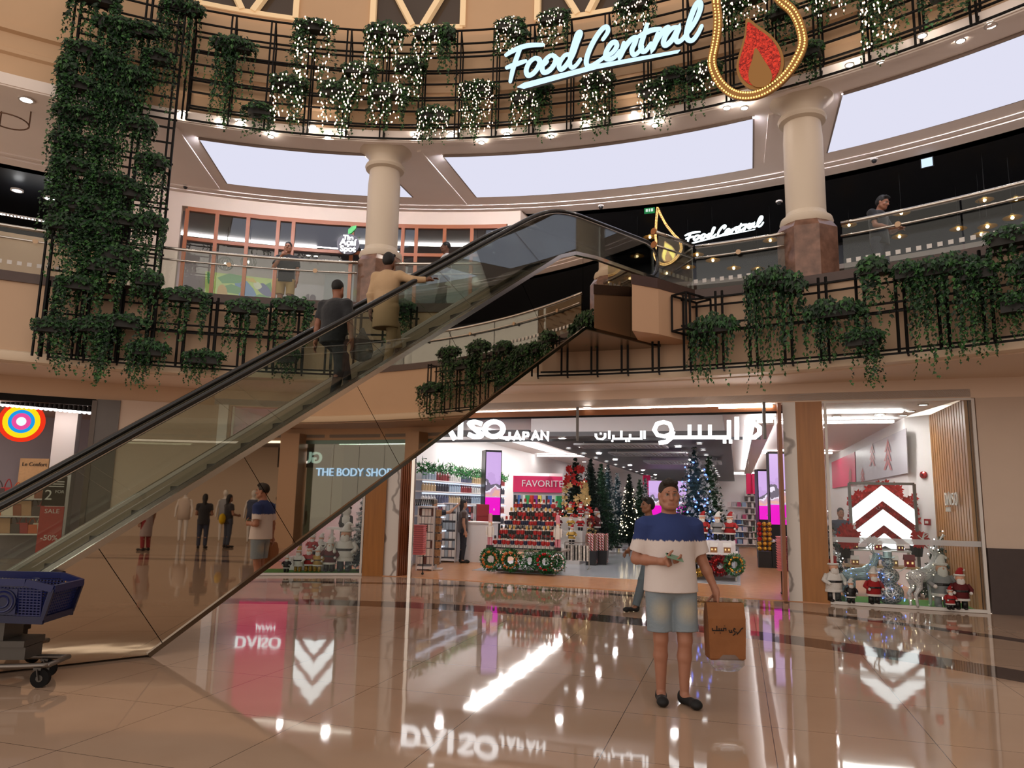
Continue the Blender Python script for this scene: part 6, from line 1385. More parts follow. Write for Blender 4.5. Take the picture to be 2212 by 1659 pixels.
def flowers(H, R, n, seed, r, m, f0=.15, f1=.95):
    rg = random.Random(seed); q = MB()
    for i in range(n):
        f = rg.uniform(f0, f1); a = rg.uniform(3.0, 6.4); rr = R*(1-f)**.85+.07; flower(q, (rr*math.cos(a), rr*math.sin(a), H*f+.12), r, 0, 6, rg)
    return q
redp = mat('red poinsettia', 'b8201c', .6, island=.3); goldp = mat('gold poinsettia', 'd2b377', .5, island=.25)
t = treeat('tall christmas tree covered with red and gold poinsettias', 1243, 990, 21.0, 92, td, 0, 3, (('fairy_lights', 40, .018, warmb),)); t.rotation_euler = (0, 0, .5)
H_ = atd(1243, 990, 21.0).z
for nm, m, n, sd_, f0, f1 in (('red_poinsettias', redp, 12, 4, .68, .86), ('gold_poinsettias', goldp, 14, 5, .5, .7), ('red_poinsettias', redp, 12, 6, .3, .5), ('gold_poinsettias', goldp, 12, 8, .2, .4)):
    o = flowers(H_, .56, n*2, sd_, .105, m, f0, f1).build(nm, m, t); o.rotation_euler = (0, 0, -.5)
treeat('plain dark green christmas tree right behind the poinsettia tree', 1276, 990, 22.8, 80, td, 0, 11)
treeat('dark green christmas tree second behind the poinsettia tree', 1298, 1003, 24.6, 72, tg, 0, 12)
treeat('frosted grey green christmas tree third behind the poinsettia tree', 1313, 1003, 26.4, 52, tb, .35, 13)
treeat('narrow frosted blue green christmas tree before the lit one', 1333, 1022, 27.6, 46, tb, .4, 14)
treeat('slim christmas tree dotted with warm white lights', 1359, 1024, 26.0, 44, td, 0, 15, (('fairy_lights', 90, .02, warmb),))
treeat('green christmas tree behind the one dotted with lights', 1382, 1036, 28.4, 44, tg, .1, 16)
treeat('white frosted christmas tree at the end of the row of trees', 1394, 1033, 30.2, 30, tb, .9, 17)
treeat('snow flocked christmas tree wound with blue lights', 1500, 964, 17.6, 122, tb, .55, 18, (('fairy_lights', 110, .02, blueb),))
treeat('tall green flocked christmas tree behind the blue lit one', 1532, 984, 19.2, 96, tg, .35, 19)
# --- santas
redc = mat('santa red', '9c1c1e', .75); darkr = mat('santa wine', '5a1418', .75); wfur = mat('santa white fur', 'e4e2de', .9, bump=.6, bscale=60); fsk = mat('santa face', 'd6a184', .5); blk = mat('santa boots', '1c1a1a', .4); greyc = mat('santa grey', '8d8f92', .8); goldc = mat('santa gold', 'b08a3a', .5, .2)
def santa(lab, p, h, coat=None, hat=None, rz=0.0, legs=None, grp=None, beard=.3):
    coat = coat or redc; hat = hat or coat; t = thing('santa_figure', lab, 'figurine', p, rz, grp, h)
    q = MB(); q.lathe([(.17, .22), (.2, .25), (.19, .4), (.2, .5), (.16, .62), (.07, .68)], 14, sy=.8); co_ = q.build('coat', coat, t, smooth=True)
    q = MB(); q.lathe([(.205, .22), (.21, .24), (.21, .265), (.195, .28)], 14, sy=.8); q.build('fur_hem', wfur, co_)
    q = MB(); q.lathe([(.202, .43), (.205, .44), (.205, .47), (.2, .48)], 14, sy=.8); q.build('belt', blk, co_)
    for s in (-1, 1):
        q = MB(); q.lathe([(.075, .03), (.07, .24)], 8, (s*.085, 0, 0)); q.ball((s*.085, -.04, .035), .06, 8, 5, sc=(.9, 1.5, .65)); q.build('boot', legs or blk, t, smooth=True)
        q = MB(); q.tube([(s*.16, 0, .6), (s*.25, -.03, .48), (s*.2, -.14, .42)], [.06, .055, .045], 8); q.ball((s*.19, -.16, .415), .042, 7, 5, m=1); q.build('arm', [coat, wfur], t, smooth=True)
    q = MB(); q.ball((0, -.02, .76), .105, 12, 8); q.ball((0, -.125, .76), .022, 6, 4); q.build('face', fsk, t, smooth=True)
    q = MB(); q.ball((0, -.075, .68), .1, 10, 7, sc=(1, .7, beard*3.6)); q.ball((0, .02, .78), .112, 10, 6, sc=(1.05, .85, .8)); q.build('beard', wfur, t, smooth=True)
    q = MB(); q.tube(catmull([(0, .01, .84), (.02, .02, .92), (.06, .03, .985), (.11, .02, .97)], 3), [.1]+[.095, .09, .08, .07, .06, .05, .04, .03, .02][:9], 10); ho_ = q.build('hat', hat, t, smooth=True)
    q = MB(); q.tube([(.112*math.cos(a*.5236), .112*math.sin(a*.5236), .84) for a in range(12)], .026, 6, closed=True); q.ball((.12, .02, .965), .03, 7, 5); q.build('hat_trim', wfur, ho_, smooth=True)
    return t
def flat(x, y, d, z0=None):  # point at a given distance
    p = atd(x, y, d); return (p.x, p.y, p.z if z0 is None else z0)
# --- nutcracker stand
nb = {c: mat('nut '+c, c, .4) for c in ('a31f1f', '1d2340', 'e3ddd6', '20201f', 'e0b08a', 'c79b4a', '2f5a3a', 'd88a9a', '7fb4d8')}
def nutmesh(jk, lg, hatc):
    q = MB(); m = [nb[jk], nb[lg], nb['20201f'], nb['e0b08a'], nb[hatc], nb['e3ddd6']]
    q.box((0, 0, .015), (.07, .06, .03), 0, 2)
    for s in (-1, 1): q.lathe([(.014, .03), (.015, .1)], 6, (s*.017, 0, 0), 1); q.box((s*.042, 0, .155), (.016, .02, .075), 0, 0)
    q.lathe([(.032, .1), (.034, .14), (.03, .195), (.012, .2)], 8, (0, 0, 0), 0); q.lathe([(.022, .2), (.024, .235), (.02, .245)], 8, (0, 0, 0), 3); q.ball((0, -.014, .21), .02, 6, 4, 5, (1, .8, 1.2)); q.lathe([(.026, .238), (.024, .3), (.018, .31)], 8, (0, 0, 0), 4)
    return q.mesh('figure', m)
NM = [nutmesh(*a) for a in (('a31f1f', 'e3ddd6', '20201f'), ('a31f1f', '20201f', '20201f'), ('1d2340', 'e3ddd6', 'a31f1f'), ('20201f', 'a31f1f', 'c79b4a'), ('2f5a3a', 'e3ddd6', '20201f'), ('7fb4d8', 'e3ddd6', 'd88a9a'))]
ncn = ['red and white', 'red and black', 'navy and white', 'black and red', 'green and white', 'pale blue']
g0 = atz(1064, 1236, .02); g1 = atz(1200, 1243, .02); gd = (g1-g0); gl_ = gd.length; gu = gd.normalized(); gv = Vector((-gu.y, gu.x, 0)); grz = math.atan2(gu.y, gu.x)
nt_ = thing('display_stand', 'tiered white stand packed with nutcrackers just inside the entrance', 'stand', g0+gd*.5, grz)
q = MB(); q.box((0, .5, .50), (gl_*1.14, 1.1, .04)); q.build('table_top', mat('stand taupe', '8d7c6e', .5), nt_)
for sx_ in (-1, 1):
    for yy in (.02, .95): q = MB(); q.box((sx_*gl_*.48, yy, .24), (.035, .035, .48)); q.build('leg', mat('stand white', 'cfcac6', .4), nt_)
q = MB(); q.box((0, .5, .05), (gl_*.9, .9, .05)); q.build('base_board', mat('stand base', '4c4440', .5), nt_)
tiers = [(.52, .08, 15), (.74, .26, 14), (.95, .42, 13), (1.15, .56, 11), (1.33, .70, 9)]
for k, (z, y, n) in enumerate(tiers):
    if k: q = MB(); q.box((0, y+.12, (z+.52)/2), (gl_*(1.1-.09*k), .2, z-.52)); q.build('step', MATS['stand white'], nt_)
rowname = ['lowest', 'second', 'third', 'fourth', 'top']
for k, (z, y, n) in enumerate(tiers):
    for i in range(n):
        c = (i*7+k*5+i*i) % (6 if k == 0 else 4); lx = gl_*(1.06-.09*k)*((i+.5)/n-.5); w = nt_.matrix_world @ Vector((lx, y+(.03 if k == 0 else .1), z+.001))
        o = bpy.data.objects.new('nutcracker', NM[c]); COL.objects.link(o); o.location = w; o.rotation_euler = (0, 0, grz); s_ = 1.08 if k < 4 else 1.15; o.scale = (s_, s_, s_*(.86+.02*(i % 3)))
        tag(o, '%s nutcracker on the %s stand tier, %s from its screen end' % (ncn[c], rowname[k], ORD[i]), 'nutcracker', 'nutcrackers on the tiered stand')
bigm = nutmesh('e3ddd6', 'd88a9a', 'd88a9a')
for x, lab in ((1064, 'large pale pink nutcracker at the screen end of the stand'), (1181, 'large pale pink nutcracker at the santa end of the stand')):
    o = bpy.data.objects.new('nutcracker', bigm); COL.objects.link(o); lx = (-.5 if x < 1100 else .47)*gl_*1.12; o.location = nt_.matrix_world @ Vector((lx, .02, .522)); o.rotation_euler = (0, 0, grz); o.scale = (1.9, 1.9, 2.5); tag(o, lab, 'nutcracker')
# --- wreaths
def wreath(lab, c, r, rz, cols, deco, seed, tilt=0):
    rg = random.Random(seed); t = thing('wreath', lab, 'wreath', c, rz); q = MB()
    for i in range(800):
        a = rg.uniform(0, 6.283); b_ = rg.uniform(0, 6.283); rr = r*.64+r*.3*math.cos(b_); p = Vector((rr*math.cos(a), r*.3*math.sin(b_)*.8, rr*math.sin(a))); d = Vector((rg.gauss(math.cos(a), .6), rg.gauss(-.4, .6), rg.gauss(math.sin(a), .6))).normalized(); s = d.orthogonal().normalized()*.014
        q.add([p-s, p+d*.06, p+s], [(0, 1, 2)], rg.choice((0, 1)))
    q.build('needles', cols[:2], t)
    if deco:
        q = MB()
        for i in range(16): a = 6.283*i/16+rg.uniform(-.15, .15); q.ball((r*.66*math.cos(a), -r*.3, r*.66*math.sin(a)), r*.12*rg.uniform(.7, 1.2), 7, 5)
        q.build('ornaments', deco, t, smooth=True)
    return t
orn = mat('wreath orange slices', 'b5682f', .5, island=.3); redb = mat('red bauble', 'a8161a', .18, .3); goldb = mat('gold bauble', 'c9973a', .18, .7); silb = mat('silver bauble', 'd5d7da', .1, .9)
grass2 = [mat('bright wreath green', '2f7a3a', .6, island=.3), mat('wreath green', '1f4a28', .6, island=.3)]
for i, (x, dk) in enumerate(((1063, orn), (1106, orn), (1147, None), (1181, redb), (1201, silb))):
    f = (x-1063)/138; wreath('green wreath under the nutcracker stand, %s from its screen side end' % ORD[i], nt_.matrix_world @ Vector((gl_*(-.5+f)*1.02, -.1, .29)), .25, grz+(.9 if i in (2, 4) else 0), grass2, dk, 30+i)
# --- santas on the stepped table
sb = thing('display_steps', 'white stepped table of santas right of the nutcracker stand', 'table', st(1.85, 5.0, .02), STRZ)
for k in range(3): q = MB(); q.box((0, .35*k, .25+.17*k), (1.5, .36, .5+.34*k)); q.build('step', MATS['stand white'], sb)
k_ = 0
for lvl, xs in ((0, (-.6, -.25, .1, .5)), (1, (-.62, -.3, .05, .4, .66)), (2, (-.5, -.1, .3, .6))):
    for i, x in enumerate(xs):
        cc, hh, nm = ((redc, redc, 'red'), (wfur, wfur, 'white'), (darkr, redc, 'wine red'), (goldc, redc, 'gold'))[k_ % 4]; k_ += 1
        santa('%s santa on the %s step of the santa table, %s from the nutcrackers' % (nm, ('lowest', 'middle', 'top')[lvl], ORD[i]), sb.matrix_world @ Vector((x, .35*lvl, .502+.34*lvl)), .42 if lvl else .5, cc, hh, STRZ+.1*((i % 3)-1), None, 'santas on the stepped table')
for x, d_, h_, c2, rz_, lab in ((1266, 20.7, .66, wfur, 0, 'tall wine red santa standing above the candy cane bins'), (1289, 21.2, .70, darkr, 1.2, 'dark red cloaked santa behind the candy cane bins')):
    p = flat(x, 1152, d_); q = MB(); q.box((p[0], p[1], p[2]/2+.01), (.4, .4, p[2]-.021)); tag(q.build('display_pedestal', MATS['stand white']), 'white pedestal under the '+lab.split(' standing')[0].split(' behind')[0], 'pedestal'); santa(lab, p, h_, darkr, c2, rz_)
# --- clear bags rack and candy bins
rk = thing('bag_rack', 'low wire rack of silvery wrapped packs beside the wreaths', 'rack', flat(1246, 1222, 18.4, .02), STRZ); q = MB()
for sx_ in (-.3, .3): q.bar((sx_, 0, 0), (sx_, 0, .62), .02); q.bar((sx_, -.2, .01), (sx_, .2, .01), .02)
q.bar((-.3, 0, .62), (.3, 0, .62), .02); q.build('frame', chrome, rk)
for k in range(9): q = MB(); q.box((-.26+.065*k, 0, .38), (.045, .3, .36), .1*(k % 3)); q.build('pack', mat('silver wrap', 'b9b2aa', .2, .5, noise=.3, nscale=22), rk)
stripe = mat('candy stripe', 'c9403a', .4)
nd, lk, bs = nodes(stripe); wv = nd.new('ShaderNodeTexWave'); wv.bands_direction = 'DIAGONAL'; wv.inputs['Scale'].default_value = 9; tc = nd.new('ShaderNodeTexCoord'); cr = nd.new('ShaderNodeValToRGB'); cr.color_ramp.interpolation = 'CONSTANT'; cr.color_ramp.elements[0].color = lin('b0302c'); cr.color_ramp.elements[1].color = lin('e2dcd8'); cr.color_ramp.elements[1].position = .5; lk.new(tc.outputs['Object'], wv.inputs['Vector']); lk.new(wv.outputs['Fac'], cr.inputs[0]); lk.new(cr.outputs[0], bs.inputs['Base Color'])
for i, x in enumerate((1278, 1301)):
    b_ = thing('candy_bin', 'black bin of striped wrapping rolls, %s from the wreath stand' % ORD[i], 'bin', flat(x, 1207, 19.6+.3*i, .02), STRZ)
    q = MB(); q.hexa([(-.13, -.13, 0), (.13, -.13, 0), (.13, .13, 0), (-.13, .13, 0), (-.15, -.15, .36), (.15, -.15, .36), (.15, .15, .36), (-.15, .15, .36)]); q.build('box', mat('bin black', '1f1e20', .5), b_)
    for k in range(12):
        q = MB(); x_, y_ = -.11+.073*(k % 4), -.1+.1*(k//4); q.tube([(x_, y_, .05), (x_*1.05, y_*1.05, .76+.02*(k % 3))], .03, 8); q.build('roll', stripe if k % 3 else mat('brown roll', '7a5a4a', .5), b_)
# --- racks with packets
pkc = ['d9cfc8', 'b9493c', '8a8f96', 'cfa77c', '5c3a34', 'e8e4de', 'a8b4bd', 'c98e92']
PK = [MB().box((0, 0, 0), (.09, .03, .14)).mesh('packet', mat('packet '+c, c, .4)) for c in pkc]
def rack(lab, x0, x1, yb, d, zt, cols, rows, pal, grp):
    a, c = atd(x0, yb, d), atd(x1, yb, d); w = c.x-a.x; t = thing('goods_rack', 'white wire rack '+lab, 'rack', (a.x+w/2, a.y, .015), -.08)
    for s in (-1, 1):
        for yy in (0, .4): q = MB(); q.bar((s*w/2, yy, 0), (s*w/2, yy, zt), .03); q.build('post', MATS['stand white'], t)
    q = MB(); q.box((0, .2, zt/2), (w, .02, zt-.05)); q.build('back_panel', mat('rack grey', '7d7a7c', .5), t); q = MB(); q.box((0, .2, zt), (w+.03, .45, .03)); q.build('top_shelf', swhite, t); q = MB(); q.box((0, .2, .06), (w, .42, .05)); q.build('base', swhite, t)
    for r in range(rows):
        for k in range(cols):
            o = bpy.data.objects.new('packet', PK[pal[(r*3+k+r*k) % len(pal)]]); COL.objects.link(o); o.location = t.matrix_world @ Vector((w*((k+.5)/cols-.5), .04, .22+(zt-.34)*r/(rows-1))); o.rotation_euler = (0, 0, -.08); s_ = w/cols/.105; o.scale = (s_, 1, min(1.25, (zt-.34)/(rows-1)/.16))
            tag(o, 'packet on the rack %s, %s row up, %s column' % (lab, ORD[r], ORD[k]), 'packet', grp)
    return t
rack('nearest the left entrance jamb', 899, 934, 1224, 17.2, 1.42, 5, 7, [0, 5, 4, 0], 'packets on the rack by the jamb')
rack('behind the jamb rack', 951, 983, 1204, 19.6, 1.50, 4, 6, [5, 6, 0, 5], 'packets on the second rack')
rack('with red packets before the counter', 994, 1021, 1195, 21.5, 1.45, 4, 7, [1, 7, 1, 4], 'packets on the red rack')
rk = thing('brown_goods_stand', 'narrow stand of brown hanging packs between the first two racks', 'rack', flat(942, 1220, 17.5, .015)); q = MB(); q.bar((0, 0, 0), (0, 0, 1.35), .03); q.box((0, 0, .015), (.3, .3, .03)); q.build('post', MATS['stand white'], rk)
for k in range(7): q = MB(); q.box((0, -.02, .2+.18*k), (.15, .16, .15), .3*k); q.build('pack', mat('brown pack', '8f6a48', .5, noise=.3, nscale=20), rk)
for i, z in enumerate((.03, .42, .84, 1.16)):
    p = atd(1040, 1195, 21.0); q = MB(); q.box((p.x, p.y, z+.17), (.34, .4, .34), .1); tag(q.build('storage_box', mat('dark red box', '7e1519', .4) if i != 1 else mat('charcoal box', '3a3436', .5)), '%s storage box in the stack left of the nutcrackers, %s from the floor' % ('charcoal' if i == 1 else 'dark red', ORD[i]), 'box', 'stacked storage boxes')
hg = thing('hanger_rail', 'row of black clothes hangers on top of the jamb rack', 'hangers', flat(916, 1092, 17.2)); q = MB(); q.bar((-.22, .1, .14), (.22, .1, .14), .015); q.build('rail', chrome, hg)
for k in range(10): q = MB(); x = -.2+.044*k; q.tube([(x, -.06, .0), (x, .0, .13), (x, .12, .14), (x, .2, .0), (x, -.06, 0)], .008, 5); q.build('hanger', black, hg)
ps = thing('basket_stack', 'stack of pink shopping baskets on a wheeled frame by the left jamb', 'baskets', flat(899, 1240, 16.2, .015), -.2)
for k in range(14):
    q = MB(); z = .42+.045*k; q.hexa([(-.15, -.1, z), (.15, -.1, z), (.15, .1, z), (-.15, .1, z), (-.17, -.12, z+.04), (.17, -.12, z+.04), (.17, .12, z+.04), (-.17, .12, z+.04)]); q.build('basket', mat('pink basket', 'd27a80', .4), ps)
for sx_ in (-.14, .14): q = MB(); q.bar((sx_, 0, .04), (sx_, 0, .42), .015); q.build('leg', black, ps); q = MB(); q.ball((sx_, 0, .03), .03, 8, 5); q.build('castor', rubber, ps)
p2 = dup(ps, flat(1703, 1238, 14.0, .015), .2, 'stack of pink shopping baskets on a wheeled frame by the right jamb')
# --- stocked wall shelves on the left with garland
sh = thing('wall_shelves', 'long white wall shelves of bottles under the green garland', 'shelves', st(-1.1, 5.5, .012))
lv_ = [.45, .85, 1.2, 1.5, 1.8, 2.08]
for z in lv_:
    q = MB(); q.bar(st(-.95, 2.3, z), st(-.95, 9.2, z), .34, .03); q.build('shelf_board', swhite, sh, world=True); q = MB(); q.bar(st(-.79, 2.3, z-.045), st(-.79, 9.2, z-.045), .02, .035); q.build('light_edge', glow('shelf light', 'dfe9ff', 1.2), sh, world=True)
q = MB(); q.bar(st(-1.12, 2.3, 1.2), st(-1.12, 9.2, 1.2), .02, 2.3); q.build('back_board', mat('shelf back', 'cfd0d4', .5), sh, world=True)
BT = [MB().lathe([(.035, 0), (.037, .12), (.015, .15), (.015, .18)], 7).mesh('bottle', mat('bottle '+c, c, .3)) for c in ('e4e2e0', '5a5f78', 'c9b08a', '3c3c46', 'a9bccf', '8c3d42')]
for k, z in enumerate(lv_):
    for i in range(38):
        c = (i//5+k*2) % 6; o = bpy.data.objects.new('bottle', BT[c]); COL.objects.link(o); o.location = st(-.84, 2.45+.179*i, z+.016); o.scale = (1.2, 1.2, 1.15)
        tag(o, '%s bottle on the %s wall shelf level, %s from the jamb' % (('white', 'slate', 'tan', 'dark', 'pale blue', 'maroon')[c], ORD[k], ORD[i]), 'bottle', 'bottles on the wall shelves')
q = MB(); rg = random.Random(5)
for i in range(900):
    p = st(-.85+rg.gauss(0, .06), 2.2+7.2*i/900, 2.36+rg.gauss(0, .07)); d = Vector((rg.gauss(0, 1), rg.gauss(0, 1), rg.gauss(.3, 1))).normalized(); s = d.orthogonal().normalized()*.022; q.add([p-s, p+d*.15, p+s], [(0, 1, 2)], rg.choice((0, 1)))
tag(q.build('garland', grass2[::-1]), 'dark green fir garland along the top of the wall shelves', 'garland')
# --- counter in front of the wall shelves
ct = thing('cash_counter', 'white store counter with dark tills behind the racks', 'counter', flat(985, 1150, 20.2, .012), -.3); q = MB(); q.box((0, 0, .5), (2.2, .5, 1.0)); q.build('body', swhite, ct); q = MB(); q.box((0, 0, 1.02), (2.3, .6, .04)); q.build('top', swhite, ct)
for x in (-.4, .1): q = MB(); q.box((x, 0, 1.16), (.3, .12, .24), .2); q.build('till_screen', black, ct)
# --- video screens
scr = mat('video screen', '000000', .2, emit='ffffff', es=1.0)
nd, lk, bs = nodes(scr); tc = nd.new('ShaderNodeTexCoord'); sx = nd.new('ShaderNodeSeparateXYZ'); lk.new(tc.outputs['Generated'], sx.inputs[0])
cr = nd.new('ShaderNodeValToRGB'); cr.color_ramp.interpolation = 'CONSTANT'; E_ = cr.color_ramp.elements; E_[0].position = 0; E_[0].color = lin('f012c8'); E_[1].position = .275; E_[1].color = lin('cdb4d8')
for p_, c in ((.30, 'e0a070'), (.34, 'ddd2ea'), (.42, 'e8b0a4'), (.52, 'd6a8bc'), (.6, 'efe6f6'), (.66, '6f6676'), (.74, 'c9a6e0'), (.86, 'd3b0ea')): e = E_.new(p_); e.color = lin(c)
nz = nd.new('ShaderNodeTexNoise'); nz.inputs['Scale'].default_value = 4; ad = nd.new('ShaderNodeMath'); ad.operation = 'MULTIPLY_ADD'; ad.inputs[1].default_value = .22; sb_ = nd.new('ShaderNodeMath'); sb_.operation = 'SUBTRACT'; sb_.inputs[1].default_value = .11
st2 = nd.new('ShaderNodeMath'); st2.operation = 'GREATER_THAN'; st2.inputs[1].default_value = .29; lk.new(sx.outputs[2], st2.inputs[0]); ml = nd.new('ShaderNodeMath'); ml.operation = 'MULTIPLY'
lk.new(tc.outputs['Object'], nz.inputs['Vector']); lk.new(nz.outputs['Fac'], sb_.inputs[0]); lk.new(sb_.outputs[0], ml.inputs[0]); lk.new(st2.outputs[0], ml.inputs[1]); lk.new(ml.outputs[0], ad.inputs[0]); ad.inputs[1].default_value = .55; lk.new(sx.outputs[2], ad.inputs[2]); mxx = nd.new('ShaderNodeMath'); mxx.operation = 'MAXIMUM'; lk.new(ad.outputs[0], mxx.inputs[0]); mt2 = nd.new('ShaderNodeMath'); mt2.operation = 'MULTIPLY'; mt2.inputs[1].default_value = .29; lk.new(st2.outputs[0], mt2.inputs[0]); lk.new(mt2.outputs[0], mxx.inputs[1])
lk.new(mxx.outputs[0], cr.inputs[0]); lk.new(cr.outputs[0], bs.inputs['Emission Color'])
def screen(lab, x0, x1, y0, y1, d, dep, rz, side=False):
    a, c = atd(x0, y1, d), atd(x1, y0, d); w, h = c.x-a.x, c.z-a.z; t = thing('video_pillar', lab, 'screen', (a.x+w/2, a.y, .012), rz)
    q = MB(); q.box((0, dep/2, c.z/2+.02), (w+.05, dep, c.z+.05)); q.build('pillar', mat('screen black', '141418', .3), t)
    q = MB(); q.box((0, -.012, (a.z+c.z)/2-.012), (w, .02, h)); q.build('screen_face', scr, t); q = MB(); q.box((w*.1, -.024, a.z+h*.08), (w*.07, .004, h*.03)); q.build('price_tag', tw, t)
screen('tall magenta and lilac video screen behind the nutcracker stand', 1047, 1083, 977, 1112, 21.0, .5, .25); screen('narrow blue and magenta video screen behind the bauble stand', 1641, 1664, 1018, 1122, 23.5, .4, -.1); screen('large magenta and lilac video screen by the right jamb', 1667, 1711, 981, 1133, 20.6, .4, -.2)
# --- pink favourites bay
fb_ = thing('favourites_bay', 'pink display bay with raised white lettering and a light shelf', 'shelves', flat(1160, 1100, 24, .012), -.1)
a, c = atd(1108, 1063, 24), atd(1216, 1030, 24); w = c.x-a.x
q = MB(); q.box((0, .3, (c.z+.1)/2), (w, .06, c.z+.1)); q.build('back_board', swhite, fb_); q = MB(); q.box((0, .2, (a.z+c.z)/2), (w, .06, c.z-a.z)); q.build('pink_board', hotpink, fb_); q = MB(); q.box((-.2, 0, c.z+.03), (w*.7, .4, .05)); q.build('light_shelf', glow('bay light', 'ffffff', 1.6), fb_)
put_text('lettering', 'FAVORITE', .3, .02, MATS['white paint'], (Vector((.15, .15, (a.z+c.z)/2-.08)), (1, 0, 0), UZ)).parent = fb_
for k in range(12): q = MB(); q.box((-w*.45+w*.08*k, .1, a.z-.3), (.08, .2, .4), .2*k); q.build('hanging_pack', mat('pack '+pkc[k % 8], ['2b2b30', '3f66a8', 'e2e0de', '38a060', 'c9402f', '7a2f90', 'd9c64a', 'b0b4ba'][k % 8], .5), fb_)
q = MB(); a, c = atd(1402, 1112, 31), atd(1482, 1040, 31); q.box(((a.x+c.x)/2, a.y, (a.z+c.z)/2), (c.x-a.x, .1, c.z-a.z)); tag(q.build('video_wall', scr), 'wide magenta video wall at the back of the store behind the walking man', 'screen')
q = MB(); a, c = atd(1392, 1150, 31.2), atd(1402, 1034, 31.2); q.box(((a.x+c.x)/2, a.y, 1.4), (.3, .1, 2.8)); tag(q.build('pink_banner', hotpink), 'hot pink banner beside the wide magenta video wall', 'banner')
# --- mid store shelf gondolas
def gondola(lab, x, yb, wpx, d, h, n, pal):
    p = atz(x, yb, .02)
    if p.y > 30: p = atd(x, yb, 29.5); p.z = .02
    d = p.y; w = wpx*d/FPX; t = thing('shelf_unit', lab, 'shelves', p, STRZ)
    q = MB(); q.box((0, .2, h/2), (w, .03, h)); q.build('back_panel', swhite, t)
    for k in range(n):
        z = .12+(h-.2)*k/n; q = MB(); q.box((0, .02, z), (w, .38, .025)); q.build('shelf', swhite, t)
        for i in range(4): q = MB(); q.box((-w*.37+w*.245*i, -.02, z+.1), (w*.18, .2, .17)); q.build('stock_box', mat('stock '+pal[(i+k) % len(pal)], pal[(i+k) % len(pal)], .5), t)
gondola('white shelf unit of mugs behind the candy bins', 1312, 1183, 28, 21, 1.4, 5, ['d8c8b8', 'b2463c', 'e6e2dc', '8a6a50']); gondola('white shelf unit of yellow and white goods before the slim lit tree', 1334, 1177, 24, 23, 1.4, 5, ['e6dcae', 'c9c4c0', 'd6b23a', 'e4e0dc']); gondola('shelf unit of colourful bags under the slim lit tree', 1356, 1168, 22, 25, 1.3, 4, ['d2485a', '8f8f98', '6a5a86', 'e0803a'])
gondola('tall dark shelf unit of white mugs left of the narrow screen', 1624, 1160, 26, 22, 2.3, 9, ['e6e4e2', '3a3638', 'd0ccc8', '55504e']); gondola('pale cubby shelf of picture boxes at the store back right of the blue lit tree', 1592, 1128, 42, 31, 2.1, 4, ['c9c2cc', 'b04a72', '8ea6c4', 'e2d8d8']); gondola('shelf of blue boxes on the wood floor beyond the santas', 1597, 1150, 18, 25, 1.2, 4, ['33588f', '4a6ea6', '8ab0c8', '2c4068']); gondola('white low table of candles before the tall mug shelf', 1636, 1183, 18, 18.5, .95, 3, ['e8e4e0', 'd9cfc4', '2f5a3a', 'cfc8c2'])
for i, x in enumerate((1618, 1631)): p = atd(x, 1045, 26); q = MB(); q.box((p.x, p.y, p.z), (.22, .03, .7), .3); o = q.build('pink_banner', hotpink); tag(o, 'small hot pink hanging banner above the tall mug shelf, %s from the raft' % ORD[i], 'banner'); q = MB(); q.bar((p.x, p.y, p.z+.35), (p.x, p.y, 3.47), .01); q.build('hanging_cord', chrome, o, world=True)
# --- bauble stand
bs2 = thing('bauble_stand', 'black box stand of red, gold and silver baubles below the large screen', 'stand', atz(1668, 1226, .012), -.25)
for x, h in ((-.18, .42), (.17, .62)): q = MB(); q.box((x, 0, h/2), (.34, .34, h)); q.build('box', mat('box black', '141416', .45), bs2)
BA = {c: MB().ball((0, 0, 0), .065, 12, 8).mesh('bauble', m, True) for c, m in (('red', redb), ('gold', goldb), ('silver', silb))}
def bau(c, v, lab, s=1.0):
    o = bpy.data.objects.new('bauble', BA[c]); COL.objects.link(o); o.location = bs2.matrix_world @ Vector(v); o.scale = (s,)*3; tag(o, lab, 'bauble', 'baubles on the black stand')
for r in range(6):
    for k in range(3): c = 'red' if k == 0 and r > 1 else 'gold'; bau(c, (-.30+.128*k, -.08, .487+.128*r), '%s bauble piled on the black stand, %s row up, %s column' % (c, ORD[r], ORD[k]))
for i in range(9): bau('silver', (.05+.12*(i % 3), -.1+.11*(i//3), .683+(.02 if i == 4 else 0)), 'silver bauble heaped on the taller black box, %s of nine' % ORD[i], .95)
# --- right table with santas and wreaths behind the man
rt = thing('display_table', 'white table of santas and gingerbread houses behind the man with the paper bag', 'table', atz(1543, 1254, .02), STRZ)
q = MB(); q.box((0, .45, .56), (1.0, .9, .04)); q.build('top', swhite, rt); q = MB(); q.box((0, .5, .03), (.9, .8, .06)); q.build('base', MATS['stand base'], rt)
for sx_ in (-.45, .45):
    for yy in (.04, .86): q = MB(); q.box((sx_, yy, .27), (.035, .035, .54)); q.build('leg', MATS['stand white'], rt)
q = MB(); q.box((0, .6, .7), (.9, .5, .24)); q.build('riser', swhite, rt)
W_3 = lambda x, y, z: rt.matrix_world @ Vector((x, y, z))
wreath('wreath of shiny red balls on the santa table behind the man', W_3(.12, -.1, .32), .21, STRZ, [redc, darkr], redb, 51); wreath('green wreath with gold bow on the santa table behind the man', W_3(.42, -.14, .36), .23, STRZ+.5, grass2, goldb, 52); wreath('wreath of gold balls mostly hidden behind the arm of the man', W_3(-.36, -.1, .3), .22, STRZ, [goldc, goldc], goldb, 53)
